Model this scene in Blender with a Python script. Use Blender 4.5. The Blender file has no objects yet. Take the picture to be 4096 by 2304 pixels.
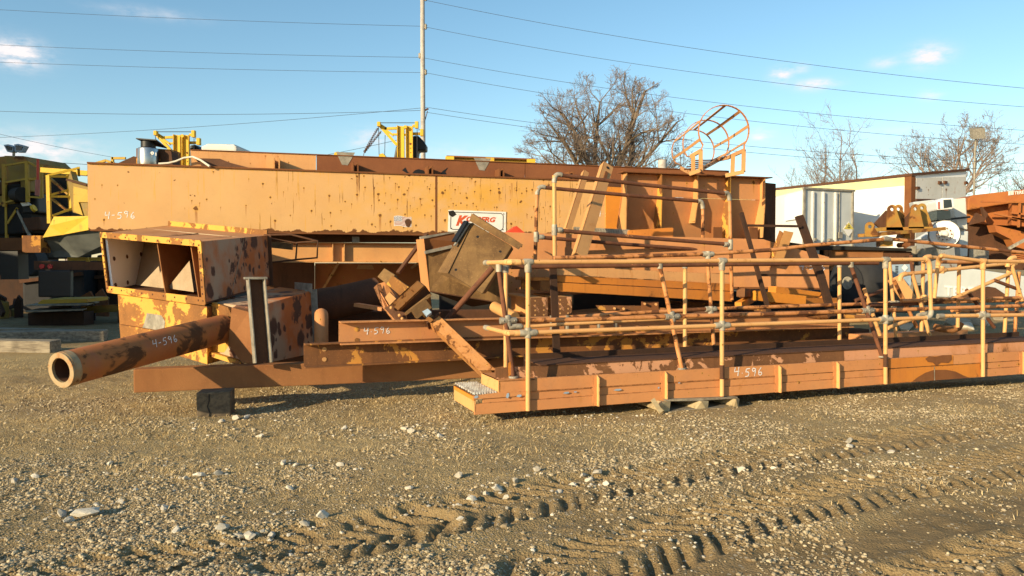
import bpy, math, random
import numpy as np
from mathutils import Vector, noise

SC = bpy.context.scene
R = math.radians
# ------------------------------------------------------------------ camera
EYE = 1.6
F = 790.0                      # focal length in pixels of a 1024 wide frame
PITCH = math.atan(23.0 / F)
cam_d = bpy.data.cameras.new("camera")
cam_d.sensor_width = 36.0
cam_d.lens = 36.0 * F / 1024.0
cam_d.clip_start = 0.1
cam_d.clip_end = 4000.0
cam = bpy.data.objects.new("camera", cam_d)
SC.collection.objects.link(cam)
cam.location = (0, 0, EYE)
cam.rotation_euler = (math.pi / 2 - PITCH, 0, 0)
SC.camera = cam

# ------------------------------------------------------------------ sky and sun
SUN_AZ = 46.0                  # the light travels towards +x, this many degrees round towards +y
SUN_EL = 17.0
SUN_STRENGTH = 5.0
SKY_STRENGTH = 0.120
SKY_HUE, SKY_SAT = 0.488, 1.12
EXPOSURE = 0.62
SC.view_settings.view_transform = 'Standard'
SC.view_settings.look = 'None'
SC.view_settings.exposure = EXPOSURE
SC.view_settings.gamma = 1.0

world = bpy.data.worlds.new("World")
SC.world = world
world.use_nodes = True
wt = world.node_tree
wt.nodes.clear()
w_out = wt.nodes.new('ShaderNodeOutputWorld')
w_bg = wt.nodes.new('ShaderNodeBackground')
w_sky = wt.nodes.new('ShaderNodeTexSky')
w_sky.sky_type = 'NISHITA'
w_sky.sun_disc = False
w_sky.sun_elevation = R(SUN_EL)
# direction to the sun: (-cos az, -sin az); sky rotation is measured clockwise from +y
_sx, _sy = -math.cos(R(SUN_AZ)), -math.sin(R(SUN_AZ))
w_sky.sun_rotation = math.atan2(_sx, _sy)
w_sky.air_density = 1.0
w_sky.dust_density = 0.3
w_sky.ozone_density = 1.6
w_bg.inputs['Strength'].default_value = SKY_STRENGTH
# thin low clouds: soft noise gathered round a few directions in the sky
L = wt.links.new
def _wn(kind, **kw):
    n = wt.nodes.new(kind)
    for k, v in kw.items(): setattr(n, k, v)
    return n
def _wm(op, a, b=None, clamp=False):
    n = _wn('ShaderNodeMath', operation=op, use_clamp=clamp)
    for i_, v in enumerate((a, b)):
        if v is None: continue
        if isinstance(v, (int, float)): n.inputs[i_].default_value = v
        else: L(v, n.inputs[i_])
    return n.outputs[0]
w_tc = _wn('ShaderNodeTexCoord')
w_nz = _wn('ShaderNodeTexNoise')
w_nz.inputs['Scale'].default_value = 48.0; w_nz.inputs['Detail'].default_value = 6.0; w_nz.inputs['Roughness'].default_value = .6
w_map = _wn('ShaderNodeMapping'); w_map.inputs['Scale'].default_value = (1, 1, 2.6)
L(w_tc.outputs['Generated'], w_map.inputs['Vector']); L(w_map.outputs['Vector'], w_nz.inputs['Vector'])
w_sep = _wn('ShaderNodeSeparateXYZ'); L(w_tc.outputs['Generated'], w_sep.inputs[0])
w_az = _wm('ARCTAN2', w_sep.outputs[0], w_sep.outputs[1])
w_el = w_sep.outputs[2]
CLOUDS = [(-.558, .220, .026, .013, 1.7), (-.54, .123, .05, .016, 1.3), (-.60, .118, .05, .014, .8), (-.426, .276, .05, .006, .35), (.3255, .2206, .011, .007, 1.5), (.345, .226, .010, .005, .9), (.363, .207, .020, .0055, 1.5), (.437, .224, .013, .005, .9), (.483, .227, .018, .010, 1.7),
          (.485, .186, .010, .005, .9), (.304, .154, .012, .007, 1.2), (-.178, .153, .022, .011, .9), (-.06, .138, .05, .010, .5), (.06, .133, .06, .010, .3), (.45, .150, .05, .008, .25), (.60, .20, .02, .007, .3)]
w_sum = None
for a0, e0, sa, se, amp in CLOUDS:
    da = _wm('DIVIDE', _wm('SUBTRACT', w_az, a0), sa); de = _wm('DIVIDE', _wm('SUBTRACT', w_el, e0), se)
    g_ = _wm('EXPONENT', _wm('MULTIPLY', _wm('ADD', _wm('MULTIPLY', da, da), _wm('MULTIPLY', de, de)), -1.0))
    g_ = _wm('MULTIPLY', g_, amp)
    w_sum = g_ if w_sum is None else _wm('ADD', w_sum, g_)
w_fac = _wm('MULTIPLY', w_sum, _wm('MULTIPLY', _wm('SUBTRACT', w_nz.outputs['Fac'], .30), 2.6, True), True)
w_hsv = _wn('ShaderNodeHueSaturation')
w_hsv.inputs['Hue'].default_value = SKY_HUE; w_hsv.inputs['Saturation'].default_value = SKY_SAT
L(w_sky.outputs['Color'], w_hsv.inputs['Color'])
w_mix = _wn('ShaderNodeMix', data_type='RGBA')
w_mix.inputs['B'].default_value = (5.6, 5.3, 5.3, 1)
L(w_fac, w_mix.inputs['Factor'])
L(w_hsv.outputs['Color'], w_mix.inputs['A'])
L(w_mix.outputs['Result'], w_bg.inputs['Color'])
L(w_bg.outputs['Background'], w_out.inputs['Surface'])

sun_d = bpy.data.lights.new("sun", 'SUN')
sun_d.energy = SUN_STRENGTH
sun_d.angle = R(0.5)
sun_d.color = (1.0, 0.80, 0.50)
sun = bpy.data.objects.new("sun", sun_d)
SC.collection.objects.link(sun)
_ce = math.cos(R(SUN_EL))
_trav = Vector((math.cos(R(SUN_AZ)) * _ce, math.sin(R(SUN_AZ)) * _ce, -math.sin(R(SUN_EL))))
sun.rotation_euler = _trav.to_track_quat('-Z', 'Y').to_euler()
sun.location = (-20, -20, 15)

# ------------------------------------------------------------------ helpers: picture measures to places
_fw = Vector((0, math.cos(PITCH), -math.sin(PITCH)))
_up = Vector((0, math.sin(PITCH), math.cos(PITCH)))
CAMP = Vector((0, 0, EYE))

def ray(px, py):
    return Vector((1, 0, 0)) * ((px - 512.0) / F) + _up * ((288.0 - py) / F) + _fw

def at(p, Y):
    """the point seen at picture position p that stands Y metres away"""
    d = ray(*p)
    return CAMP + d * (Y / d.y)

def onz(p, z=0.0):
    d = ray(*p)
    return CAMP + d * ((z - EYE) / d.z)

_WIN = {1: (0, 450, .44861), 2: (0, 850, .62112), 3: (1000, 450, .44861), 4: (1100, 850, .55221),
        5: (1900, 600, .48309), 6: (1750, 1000, .48309), 11: (2900, 600, .48304), 12: (2850, 1000, .48370),
        13: (1900, 200, .46584), 14: (3000, 300, .42547), 0: (0, 0, 1.59006)}

def q(w, x, y):
    ox, oy, s = _WIN[w]
    return ((ox + x * s) / 4.0, (oy + y * s) / 4.0)

class Frame:
    """a vertical plane through two places; s runs along it, n points at the viewer"""
    def __init__(self, pa, Ya, pb, Yb):
        self.o = Vector(((pa - 512.0) / F * Ya, Ya, 0))
        b = Vector(((pb - 512.0) / F * Yb, Yb, 0))
        self.d = (b - self.o).normalized()
        self.n = Vector((self.d.y, -self.d.x, 0))
        self.len = (b - self.o).length
    def pt(self, p, off=0.0):
        d = ray(*p)
        o = self.o + self.n * off
        t = (o - CAMP).dot(self.n) / d.dot(self.n)
        return CAMP + d * t
    def s(self, px, off=0.0):
        return (self.pt((px, 265.0), off) - self.o).dot(self.d)
    def at(self, s, z, off=0.0):
        v = self.o + self.d * s + self.n * off
        return Vector((v.x, v.y, z))

# ------------------------------------------------------------------ helpers: objects
COL = SC.collection

def thing(name, label, cat, loc=(0, 0, 0), group=None):
    o = bpy.data.objects.new(name, None)
    COL.objects.link(o)
    o.location = loc
    o.empty_display_size = 0.2
    o['label'] = label
    o['category'] = cat
    if group:
        o['group'] = group
    return o

def tag(o, label=None, cat=None, group=None, kind=None):
    if label: o['label'] = label
    if cat: o['category'] = cat
    if group: o['group'] = group
    if kind: o['kind'] = kind
    return o

def root_loc(o):
    v = Vector((0, 0, 0))
    while o is not None:
        v = v + Vector(o.location)
        o = o.parent
    return v

def perp(d):
    d = d.normalized()
    a = Vector((0, 0, 1)) if abs(d.z) < 0.9 else Vector((1, 0, 0))
    u = d.cross(a).normalized()
    return u, d.cross(u).normalized()

class MB:
    def __init__(self):
        self.v = []; self.f = []; self.sm = []
    def add(self, vs, fs, smooth=False):
        b = len(self.v)
        self.v.extend([tuple(p) for p in vs])
        self.f.extend([tuple(i + b for i in f) for f in fs])
        self.sm.extend([smooth] * len(fs))
        return self
    def box8(self, c):
        """c: four corners of one face in order, then the four matching corners of the opposite face"""
        return self.add(c, [(0, 1, 2, 3), (7, 6, 5, 4), (0, 4, 5, 1), (1, 5, 6, 2), (2, 6, 7, 3), (3, 7, 4, 0)])
    def prism(self, poly, off):
        poly = [Vector(p) for p in poly]; off = Vector(off); n = len(poly)
        vs = poly + [p + off for p in poly]
        fs = [tuple(range(n)), tuple(range(2 * n - 1, n - 1, -1))]
        for i in range(n):
            j = (i + 1) % n
            fs.append((i, i + n, j + n, j))
        return self.add(vs, fs)
    def box(self, c, a, b, d):
        """centre and three half axes"""
        c, a, b, d = Vector(c), Vector(a), Vector(b), Vector(d)
        return self.box8([c - a - b - d, c + a - b - d, c + a + b - d, c - a + b - d,
                          c - a - b + d, c + a - b + d, c + a + b + d, c - a + b + d])
    def bar(self, p0, p1, w, h, side=None):
        """rectangular bar from p0 to p1; w measured along side, h across it"""
        p0, p1 = Vector(p0), Vector(p1)
        d = (p1 - p0).normalized()
        if side is None:
            side = perp(d)[0]
        side = Vector(side); side = (side - d * side.dot(d)).normalized()
        o = d.cross(side).normalized()
        return self.box((p0 + p1) / 2, (p1 - p0) / 2, side * (w / 2), o * (h / 2))
    def tube(self, pts, r, seg=10, caps=True, smooth=True):
        pts = [Vector(p) for p in pts]; n = len(pts)
        rs = r if isinstance(r, (list, tuple)) else [r] * n
        vs = []; u = None
        for i, p in enumerate(pts):
            d = (pts[min(i + 1, n - 1)] - pts[max(i - 1, 0)])
            d = d.normalized()
            if u is None:
                u = perp(d)[0]
            else:
                u = (u - d * u.dot(d))
                u = u.normalized() if u.length > 1e-6 else perp(d)[0]
            w = d.cross(u)
            for k in range(seg):
                a = 2 * math.pi * k / seg
                vs.append(p + (u * math.cos(a) + w * math.sin(a)) * rs[i])
        fs = []
        for i in range(n - 1):
            for k in range(seg):
                k2 = (k + 1) % seg
                fs.append((i * seg + k, i * seg + k2, (i + 1) * seg + k2, (i + 1) * seg + k))
        self.add(vs, fs, smooth)
        if caps:
            self.add(vs[:seg], [tuple(range(seg - 1, -1, -1))])
            self.add(vs[-seg:], [tuple(range(seg))])
        return self
    def ring(self, c, axis, r0, r1, th, seg=28):
        """flat washer or short hollow cylinder"""
        c = Vector(c); axis = Vector(axis).normalized(); u, w = perp(axis)
        vs = []
        for z, r in ((-th / 2, r1), (th / 2, r1), (th / 2, r0), (-th / 2, r0)):
            for k in range(seg):
                a = 2 * math.pi * k / seg
                vs.append(c + axis * z + (u * math.cos(a) + w * math.sin(a)) * r)
        fs = []
        for j in range(4):
            j2 = (j + 1) % 4
            for k in range(seg):
                k2 = (k + 1) % seg
                fs.append((j * seg + k, j * seg + k2, j2 * seg + k2, j2 * seg + k))
        return self.add(vs, fs, False)
    def dome(self, c, axis, r, h, seg=12, rings=4):
        c = Vector(c); axis = Vector(axis).normalized(); u, w = perp(axis)
        vs = []
        for i in range(rings):
            t = i / rings * math.pi / 2
            for k in range(seg):
                a = 2 * math.pi * k / seg
                vs.append(c + axis * (h * math.sin(t)) + (u * math.cos(a) + w * math.sin(a)) * (r * math.cos(t)))
        vs.append(c + axis * h)
        fs = []
        for i in range(rings - 1):
            for k in range(seg):
                k2 = (k + 1) % seg
                fs.append((i * seg + k, i * seg + k2, (i + 1) * seg + k2, (i + 1) * seg + k))
        b = (rings - 1) * seg
        for k in range(seg):
            fs.append((b + k, b + (k + 1) % seg, rings * seg))
        return self.add(vs, fs, True)
    def build(self, name, mat, parent=None, bevel=0.0, kind=None):
        me = bpy.data.meshes.new(name)
        off = root_loc(parent)
        me.from_pydata([(v[0] - off.x, v[1] - off.y, v[2] - off.z) for v in self.v], [], self.f)
        me.polygons.foreach_set('use_smooth', self.sm)
        import bmesh
        bm = bmesh.new(); bm.from_mesh(me)
        bmesh.ops.recalc_face_normals(bm, faces=bm.faces)
        if bevel > 0:
            es = [e for e in bm.edges if len(e.link_faces) == 2 and e.calc_face_angle(0) > 0.6 and not e.smooth is False]
            bmesh.ops.bevel(bm, geom=es, offset=bevel, segments=2, profile=0.6, affect='EDGES', clamp_overlap=True)
        bm.to_mesh(me); bm.free()
        if mat: me.materials.append(mat)
        o = bpy.data.objects.new(name, me)
        COL.objects.link(o)
        if parent is not None:
            o.parent = parent
        if kind:
            o['kind'] = kind
        return o

def np_mesh(name, verts, faces, mat, smooth=False, parent=None):
    """many equal-sided faces at once: verts (n,3), faces (m,k)"""
    me = bpy.data.meshes.new(name)
    k = faces.shape[1]
    me.vertices.add(len(verts)); me.vertices.foreach_set('co', np.ascontiguousarray(verts, dtype=np.float32).ravel())
    me.loops.add(faces.size); me.loops.foreach_set('vertex_index', np.ascontiguousarray(faces, dtype=np.int32).ravel())
    me.polygons.add(len(faces))
    me.polygons.foreach_set('loop_start', np.arange(0, faces.size, k, dtype=np.int32))
    me.polygons.foreach_set('loop_total', np.full(len(faces), k, dtype=np.int32))
    me.polygons.foreach_set('use_smooth', np.full(len(faces), smooth, dtype=bool))
    me.update(calc_edges=True); me.validate()
    if mat: me.materials.append(mat)
    o = bpy.data.objects.new(name, me)
    COL.objects.link(o)
    if parent is not None:
        o.parent = parent
    return o

def text_mesh(name, body, origin, right, up, height, mat, parent, shear=0.0, bold=0.0, depth=0.002, width=None):
    """lettering as solid letters; right and up are the directions of the line"""
    c = bpy.data.curves.new('lettering', 'FONT')
    c.body = body; c.size = 1.0; c.shear = shear; c.offset = bold; c.extrude = 0.5
    c.resolution_u = 4
    t = bpy.data.objects.new('lettering', c)
    COL.objects.link(t)
    dg = bpy.context.evaluated_depsgraph_get()
    me = bpy.data.meshes.new_from_object(t.evaluated_get(dg))
    bpy.data.objects.remove(t)
    bpy.data.curves.remove(c)
    co = np.empty(len(me.vertices) * 3, dtype=np.float32)
    me.vertices.foreach_get('co', co); co = co.reshape(-1, 3)
    lo = co.min(0); hi = co.max(0)
    right = Vector(right).normalized(); up = Vector(up).normalized(); nn = right.cross(up).normalized()
    k = height / (hi[1] - lo[1])
    kx = k if width is None else width / (hi[0] - lo[0])
    off = root_loc(parent); origin = Vector(origin)
    out = np.empty_like(co)
    for i in range(len(co)):
        p = origin + right * float((co[i, 0] - lo[0]) * kx) + up * float((co[i, 1] - lo[1]) * k) + nn * float((co[i, 2]) * depth) - off
        out[i] = p
    me.vertices.foreach_set('co', out.ravel()); me.update()
    me.materials.clear(); me.materials.append(mat); me.name = name
    o = bpy.data.objects.new(name, me)
    COL.objects.link(o)
    if parent is not None: o.parent = parent
    return o

_STROKES = {'4': [[(.22, 1), (.10, .48), (.80, .52)], [(.72, 1.02), (.58, -.05)]],
            '-': [[(.1, .42), (.5, .45)]], '.': [[(.2, .3), (.3, .3)]],
            '5': [[(.8, 1), (.3, .95), (.2, .58), (.55, .6), (.68, .35), (.5, .08), (.1, .05)]],
            '9': [[(.65, .85), (.35, .98), (.15, .75), (.35, .55), (.62, .7), (.65, .9), (.6, .4), (.5, 0)]],
            '6': [[(.5, 1), (.2, .6), (.12, .2), (.35, .02), (.62, .2), (.5, .45), (.18, .32)]]}

def chalk(body, origin, right, up, height, mat, parent, w=0.012, name='chalk_digit', seed=1, gaps=0.0):
    rnd = random.Random(seed)
    right = Vector(right).normalized(); up = Vector(up).normalized(); nn = right.cross(up).normalized()
    x = 0.0
    for ch in body:
        dy = rnd.uniform(-.12, .12); mb = MB()
        for st in _STROKES[ch]:
            pts = [Vector(origin) + right * ((x + a) * height) + up * ((b + dy) * height) for a, b in st]
            fine = []
            for i in range(len(pts) - 1):
                for k in range(5):
                    fine.append(pts[i].lerp(pts[i + 1], k / 5))
            fine.append(pts[-1])
            # one ribbon per stroke, its width wandering like chalk
            le, ri = [], []
            for i, p in enumerate(fine):
                d = (fine[min(i + 1, len(fine) - 1)] - fine[max(i - 1, 0)]).normalized()
                s_ = nn.cross(d) * (w / 2 * rnd.uniform(.55, 1.2)); le.append(p + s_); ri.append(p - s_)
            n = len(fine); vs = le + ri; fs = [(i, i + 1, n + i + 1, n + i) for i in range(n - 1)]
            mb.add(vs, fs); mb.add([v + nn * .001 for v in vs], fs)
        mb.build('chalk_dash' if ch in '-.' else name, mat, parent)
        x += {'-': .75, '.': .55}.get(ch, .95)
# ------------------------------------------------------------------ materials
class G:
    def __init__(self, name):
        self.m = bpy.data.materials.new(name); self.m.use_nodes = True
        self.t = self.m.node_tree; self.t.nodes.clear()
        self.out = self.t.nodes.new('ShaderNodeOutputMaterial')
        self.p = self.t.nodes.new('ShaderNodeBsdfPrincipled')
        self.t.links.new(self.p.outputs[0], self.out.inputs['Surface'])
        tc = self.t.nodes.new('ShaderNodeTexCoord')
        self.co = tc.outputs['Object']
    def put(self, sock, v):
        if v is None: return
        if hasattr(v, 'links') and hasattr(v, 'is_output'): self.t.links.new(v, sock)
        else:
            if isinstance(v, tuple) and len(v) == 3 and sock.type == 'RGBA': v = v + (1,)
            sock.default_value = v
    def math(self, op, a, b=None, c=None, clamp=False):
        n = self.t.nodes.new('ShaderNodeMath'); n.operation = op; n.use_clamp = clamp
        for i, v in enumerate((a, b, c)):
            if v is not None: self.put(n.inputs[i], v)
        return n.outputs[0]
    def vmath(self, op, a, b=None):
        n = self.t.nodes.new('ShaderNodeVectorMath'); n.operation = op
        self.put(n.inputs[0], a)
        if b is not None: self.put(n.inputs[1], b)
        return n.outputs['Value'] if op in ('DOT_PRODUCT', 'LENGTH', 'DISTANCE') else n.outputs[0]
    def noise(self, scale, detail=4, rough=.55, vec=None, dist=0.0, out='Fac'):
        n = self.t.nodes.new('ShaderNodeTexNoise')
        n.inputs['Scale'].default_value = scale; n.inputs['Detail'].default_value = detail
        n.inputs['Roughness'].default_value = rough; n.inputs['Distortion'].default_value = dist
        self.put(n.inputs['Vector'], vec or self.co)
        return n.outputs[out]
    def vor(self, scale, vec=None, feat='F1', dim='3D'):
        n = self.t.nodes.new('ShaderNodeTexVoronoi'); n.voronoi_dimensions = dim; n.feature = feat
        n.inputs['Scale'].default_value = scale
        self.put(n.inputs['Vector'], vec or self.co)
        return n
    def step(self, v, a, b):
        n = self.t.nodes.new('ShaderNodeMapRange'); n.interpolation_type = 'SMOOTHSTEP'
        self.put(n.inputs['Value'], v); self.put(n.inputs['From Min'], a); self.put(n.inputs['From Max'], b)
        return n.outputs[0]
    def mix(self, f, a, b):
        n = self.t.nodes.new('ShaderNodeMix'); n.data_type = 'RGBA'
        self.put(n.inputs['Factor'], f); self.put(n.inputs['A'], a); self.put(n.inputs['B'], b)
        return n.outputs['Result']
    def sep(self, v):
        n = self.t.nodes.new('ShaderNodeSeparateXYZ'); self.put(n.inputs[0], v); return n.outputs
    def comb(self, x, y, z):
        n = self.t.nodes.new('ShaderNodeCombineXYZ')
        for i, v in enumerate((x, y, z)): self.put(n.inputs[i], v)
        return n.outputs[0]
    def scale(self, sx, sy, sz):
        return self.vmath('MULTIPLY', self.co, (sx, sy, sz))
    def bump(self, h, strength=.3, dist=.01, nrm=None):
        n = self.t.nodes.new('ShaderNodeBump'); n.inputs['Strength'].default_value = strength
        n.inputs['Distance'].default_value = dist
        self.put(n.inputs['Height'], h)
        if nrm is not None: self.put(n.inputs['Normal'], nrm)
        return n.outputs[0]
    def done(self, color=None, rough=None, metal=None, normal=None, spec=None):
        self.put(self.p.inputs['Base Color'], color)
        self.put(self.p.inputs['Roughness'], rough)
        if metal is not None: self.put(self.p.inputs['Metallic'], metal)
        if spec is not None: self.put(self.p.inputs['Specular IOR Level'], spec)
        if normal is not None: self.put(self.p.inputs['Normal'], normal)
        return self.m

RUST_D = (.075, .030, .012); RUST_M = (.18, .070, .020); RUST_O = (.38, .145, .030)

def paint(name, c1, c2, edges=None, patches=.0, pscale=2.0, spots=.0, sscale=2.2, drips=True, h=(1, .3, 0), focus=None,
          rough=.62, stain=(.55, .30, .05), streak=0.0, dirt=.25, rust=RUST_M, dents=.0, chips=.85):
    """old paint over steel: c1/c2 faded colours, rust patches, rust spots that run down, streaks"""
    g = G(name)
    n1 = g.noise(1.3, 5, .6); n2 = g.noise(28, 4, .6)
    col = g.mix(g.step(n1, .35, .68), c1, c2)
    col = g.mix(g.math('MULTIPLY', g.step(n2, .52, .75), dirt), col, tuple(c * .62 for c in c1))
    w1 = g.noise(4.5, 8, .68); w2 = g.noise(.55, 4, .6)
    col = g.mix(g.math('MULTIPLY', g.step(w1, .48, .78), dirt * .9), col, tuple(.45 * c + .06 for c in c1))
    col = g.mix(g.math('MULTIPLY', g.step(w2, .42, .70), .10), col, tuple(c * .66 for c in c2))
    hh = g.vmath('DOT_PRODUCT', g.co, h); z = g.sep(g.co)[2]
    rustcol = g.mix(g.noise(30, 4, .6), RUST_D, rust)
    mask = None
    def join(m):
        nonlocal mask
        mask = m if mask is None else g.math('MAXIMUM', mask, m)
    if streak > 0:
        sv = g.comb(g.math('MULTIPLY', hh, 9.0), 0, g.math('MULTIPLY', z, .55))
        s = g.noise(1.0, 5, .6, vec=sv)
        col = g.mix(g.math('MULTIPLY', g.step(s, .52, .72), streak), col, stain)
    if spots > 0:
        if focus:
            d = None
            for (fc, fz, fw, fzw, amp) in focus:
                a = g.math('DIVIDE', g.math('SUBTRACT', hh, fc), fw); b = g.math('DIVIDE', g.math('SUBTRACT', z, fz), fzw)
                e = g.math('MULTIPLY', g.math('EXPONENT', g.math('MULTIPLY', g.math('ADD', g.math('MULTIPLY', a, a), g.math('MULTIPLY', b, b)), -1.0)), amp)
                d = e if d is None else g.math('ADD', d, e)
            dens = g.math('ADD', d, spots)
            col = g.mix(g.math('MULTIPLY', g.math('MULTIPLY', d, 1.0, clamp=True), g.step(g.noise(3.0, 5, .65), .3, .7)), col, stain)
        else:
            dens = g.math('MULTIPLY', g.step(g.noise(.7, 2, .5), .35, .7), spots * 2)
        for li, (sc, rad) in enumerate(((sscale, .13), (sscale * 2.3, .15), (sscale * 4.5, .19))):
            vec = g.comb(g.math('MULTIPLY', hh, sc), g.math('MULTIPLY', z, sc * .5), 0)
            vec = g.vmath('ADD', vec, (3.7 * li, 1.3 * li, 0))
            warp = g.vmath('MULTIPLY', g.vmath('SUBTRACT', g.noise(16, 3, .6, out='Color'), (.5, .5, .5)), (.16, .10, 0))
            v = g.vor(1.0, vec, dim='2D')
            dl = g.vmath('ADD', g.vmath('SUBTRACT', vec, v.outputs['Position']), warp)
            sx, sy, _ = g.sep(dl); rnd = g.sep(v.outputs['Color'])
            pres = g.math('LESS_THAN', rnd[0], dens)
            r = g.math('MULTIPLY', g.math('ADD', .32, g.math('MULTIPLY', rnd[1], g.math('ADD', .25, g.math('MULTIPLY', rnd[1], .55)))), rad)
            dist = g.math('SQRT', g.math('ADD', g.math('MULTIPLY', sx, sx), g.math('MULTIPLY', g.math('MULTIPLY', sy, sy), 4.0)))
            dw = g.vmath('ADD', g.vmath('SUBTRACT', vec, v.outputs['Position']), g.vmath('MULTIPLY', g.vmath('SUBTRACT', g.noise(5, 2, .5, out='Color'), (.5, .5, .5)), (.05, 0, 0)))
            tx, ty, _ = g.sep(dw)
            sp = g.step(g.math('DIVIDE', dist, r), 1.0, .55)
            halo = g.step(g.math('DIVIDE', dist, r), 2.3, .8)
            if drips:
                wx = g.step(g.math('DIVIDE', g.math('ABSOLUTE', tx), g.math('ADD', .026, g.math('MULTIPLY', r, .45))), 1.0, .2)
                ln = g.math('ADD', .10, g.math('MULTIPLY', rnd[2], .42))
                below = g.math('LESS_THAN', ty, 0.0)
                fall = g.math('SUBTRACT', 1.0, g.math('DIVIDE', g.math('MULTIPLY', ty, -1.0), ln), clamp=True)
                dr = g.math('MULTIPLY', g.math('MULTIPLY', wx, below), fall)
                col = g.mix(g.math('MULTIPLY', g.math('MULTIPLY', dr, pres), .9), col, tuple(.6 * a + .4 * b for a, b in zip(RUST_O, rust)))
            col = g.mix(g.math('MULTIPLY', g.math('MULTIPLY', halo, pres), .45), col, stain)
            join(g.math('MULTIPLY', g.math('MULTIPLY', sp, pres), .92))
    if patches > 0:
        pn = g.noise(pscale, 7, .62, dist=.4)
        thr = 1.0 - patches
        thr = .5 + (.5 - patches) * .42
        pm = g.step(pn, thr - .01, thr + .055)
        edge = g.step(pn, thr - .10, thr + .01)
        col = g.mix(g.math('MULTIPLY', edge, .5), col, RUST_O)
        join(pm)
    if edges:
        n_ = g.noise(1.0, 4, .6, vec=g.comb(g.math('MULTIPLY', hh, 19.0), 0, g.math('MULTIPLY', z, .8)))
        t_ = g.math('DIVIDE', g.math('SUBTRACT', edges[0], z), g.math('MULTIPLY', g.math('POWER', g.step(n_, .38, .78), 2.0), edges[2]))
        tm = g.step(t_, 1.0, .3)
        col = g.mix(g.math('MULTIPLY', g.step(t_, 1.6, .5), .6), col, stain)
        n2_ = g.noise(5.0, 4, .6)
        b_ = g.math('DIVIDE', g.math('SUBTRACT', z, edges[1]), g.math('MULTIPLY', g.step(n2_, .3, .75), .10))
        tm = g.math('MULTIPLY', g.math('MULTIPLY', tm, g.step(hh, -4.0, -1.6)), g.step(g.noise(1.7, 3, .6), .42, .60))
        join(g.math('MAXIMUM', tm, g.step(b_, 1.0, .7)))
    bv = g.t.nodes.new('ShaderNodeBevel'); bv.samples = 4; bv.inputs['Radius'].default_value = .014
    ge = g.t.nodes.new('ShaderNodeNewGeometry')
    ed = g.vmath('DOT_PRODUCT', bv.outputs[0], ge.outputs['Normal'])
    ed = g.math('MULTIPLY', g.step(ed, .985, .86), g.step(g.noise(13, 5, .65), .46, .60))
    join(g.math('MULTIPLY', ed, chips))
    if mask is None: mask = g.math('MULTIPLY', g.step(g.noise(60, 3, .6), .66, .72), .5)
    col = g.mix(mask, col, rustcol)
    b = g.bump(g.math('ADD', g.math('MULTIPLY', mask, .6), g.math('MULTIPLY', g.noise(120, 3, .6), g.math('ADD', .15, mask))), .5, .004)
    if dents > 0: b = g.bump(g.noise(1.6, 2, .5), dents, .05, b)
    ro = g.mix(mask, (rough, rough, rough), (.92, .92, .92))
    return g.done(col, ro, normal=b, spec=.3)

def rusty(name, c1, c2, scale=3.0, flakes=None, famt=.3, rough=.85, streak=.35, h=(1, .3, 0)):
    """bare rusted steel, with some old paint left on when flakes is a colour"""
    g = G(name)
    col = g.mix(g.step(g.noise(scale, 7, .65, dist=.3), .32, .7), c1, c2)
    hh = g.vmath('DOT_PRODUCT', g.co, h); z = g.sep(g.co)[2]
    s = g.noise(1.0, 5, .6, vec=g.comb(g.math('MULTIPLY', hh, 11.0), 0, g.math('MULTIPLY', z, 1.2)))
    col = g.mix(g.math('MULTIPLY', g.step(s, .5, .75), streak), col, tuple(a * .45 for a in c1))
    col = g.mix(g.math('MULTIPLY', g.step(g.noise(45, 4, .65), .55, .75), .5), col, tuple(min(1, a * 1.7) for a in c2))
    hgt = g.noise(90, 4, .65)
    if flakes:
        fn = g.noise(2.3, 7, .66, dist=.5); thr = .5 + (.5 - famt) * .4
        fm = g.step(fn, thr, thr + .02)
        col = g.mix(fm, col, g.mix(g.noise(4, 4, .6), flakes, tuple(a * .75 for a in flakes)))
        hgt = g.math('ADD', g.math('MULTIPLY', hgt, .6), g.math('MULTIPLY', fm, .6))
    return g.done(col, rough, normal=g.bump(hgt, .5, .004), spec=.25)

def plain(name, c, rough=.6, metal=0.0, var=.25, vscale=6.0, bump=.15, bscale=60, spec=.4):
    g = G(name)
    col = g.mix(g.step(g.noise(vscale, 5, .6), .3, .72), c, tuple(a * (1 - var) for a in c))
    return g.done(col, rough, metal, g.bump(g.noise(bscale, 4, .6), bump, .004), spec)

HB = (.967, .255, 0)           # along the long trough
M = {}
M['peach'] = paint('faded peach paint with running rust', (.60, .345, .14), (.62, .37, .155), spots=.055, sscale=2.0, h=HB, dents=.25, edges=(3.20, 2.15, .11),
                   focus=((-.45, 2.75, 1.0, .65, .75), (1.0, 2.8, .95, .5, 1.0), (-2.6, 2.4, 1.7, .7, .16), (2.2, 2.8, .8, .6, .35)), stain=(.62, .33, .06), dirt=.12)
M['peach_plain'] = paint('faded peach paint', (.585, .31, .115), (.53, .265, .095), spots=.06, sscale=3.5, patches=.05, pscale=2.6, dents=.2)
M['peach_streak'] = paint('peach paint with long rust streaks', (.62, .33, .13), (.56, .28, .11), spots=.12, sscale=2.5, streak=.5, h=HB, stain=(.42, .16, .035))
M['salmon'] = paint('salmon walkway paint', (.53, .235, .088), (.485, .205, .078), spots=.10, sscale=5.0, patches=.03, pscale=3.4, dirt=.3, drips=True)
M['salmon_light'] = paint('light salmon beam paint', (.55, .25, .098), (.48, .205, .08), spots=.06, sscale=3.0, patches=.06, pscale=1.7, streak=.18, dirt=.3, dents=.2)
M['orange'] = paint('orange paint worn to rust', (.55, .20, .03), (.46, .16, .03), patches=.22, pscale=1.5, streak=.5, spots=.1, sscale=4, stain=(.34, .12, .025))
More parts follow.
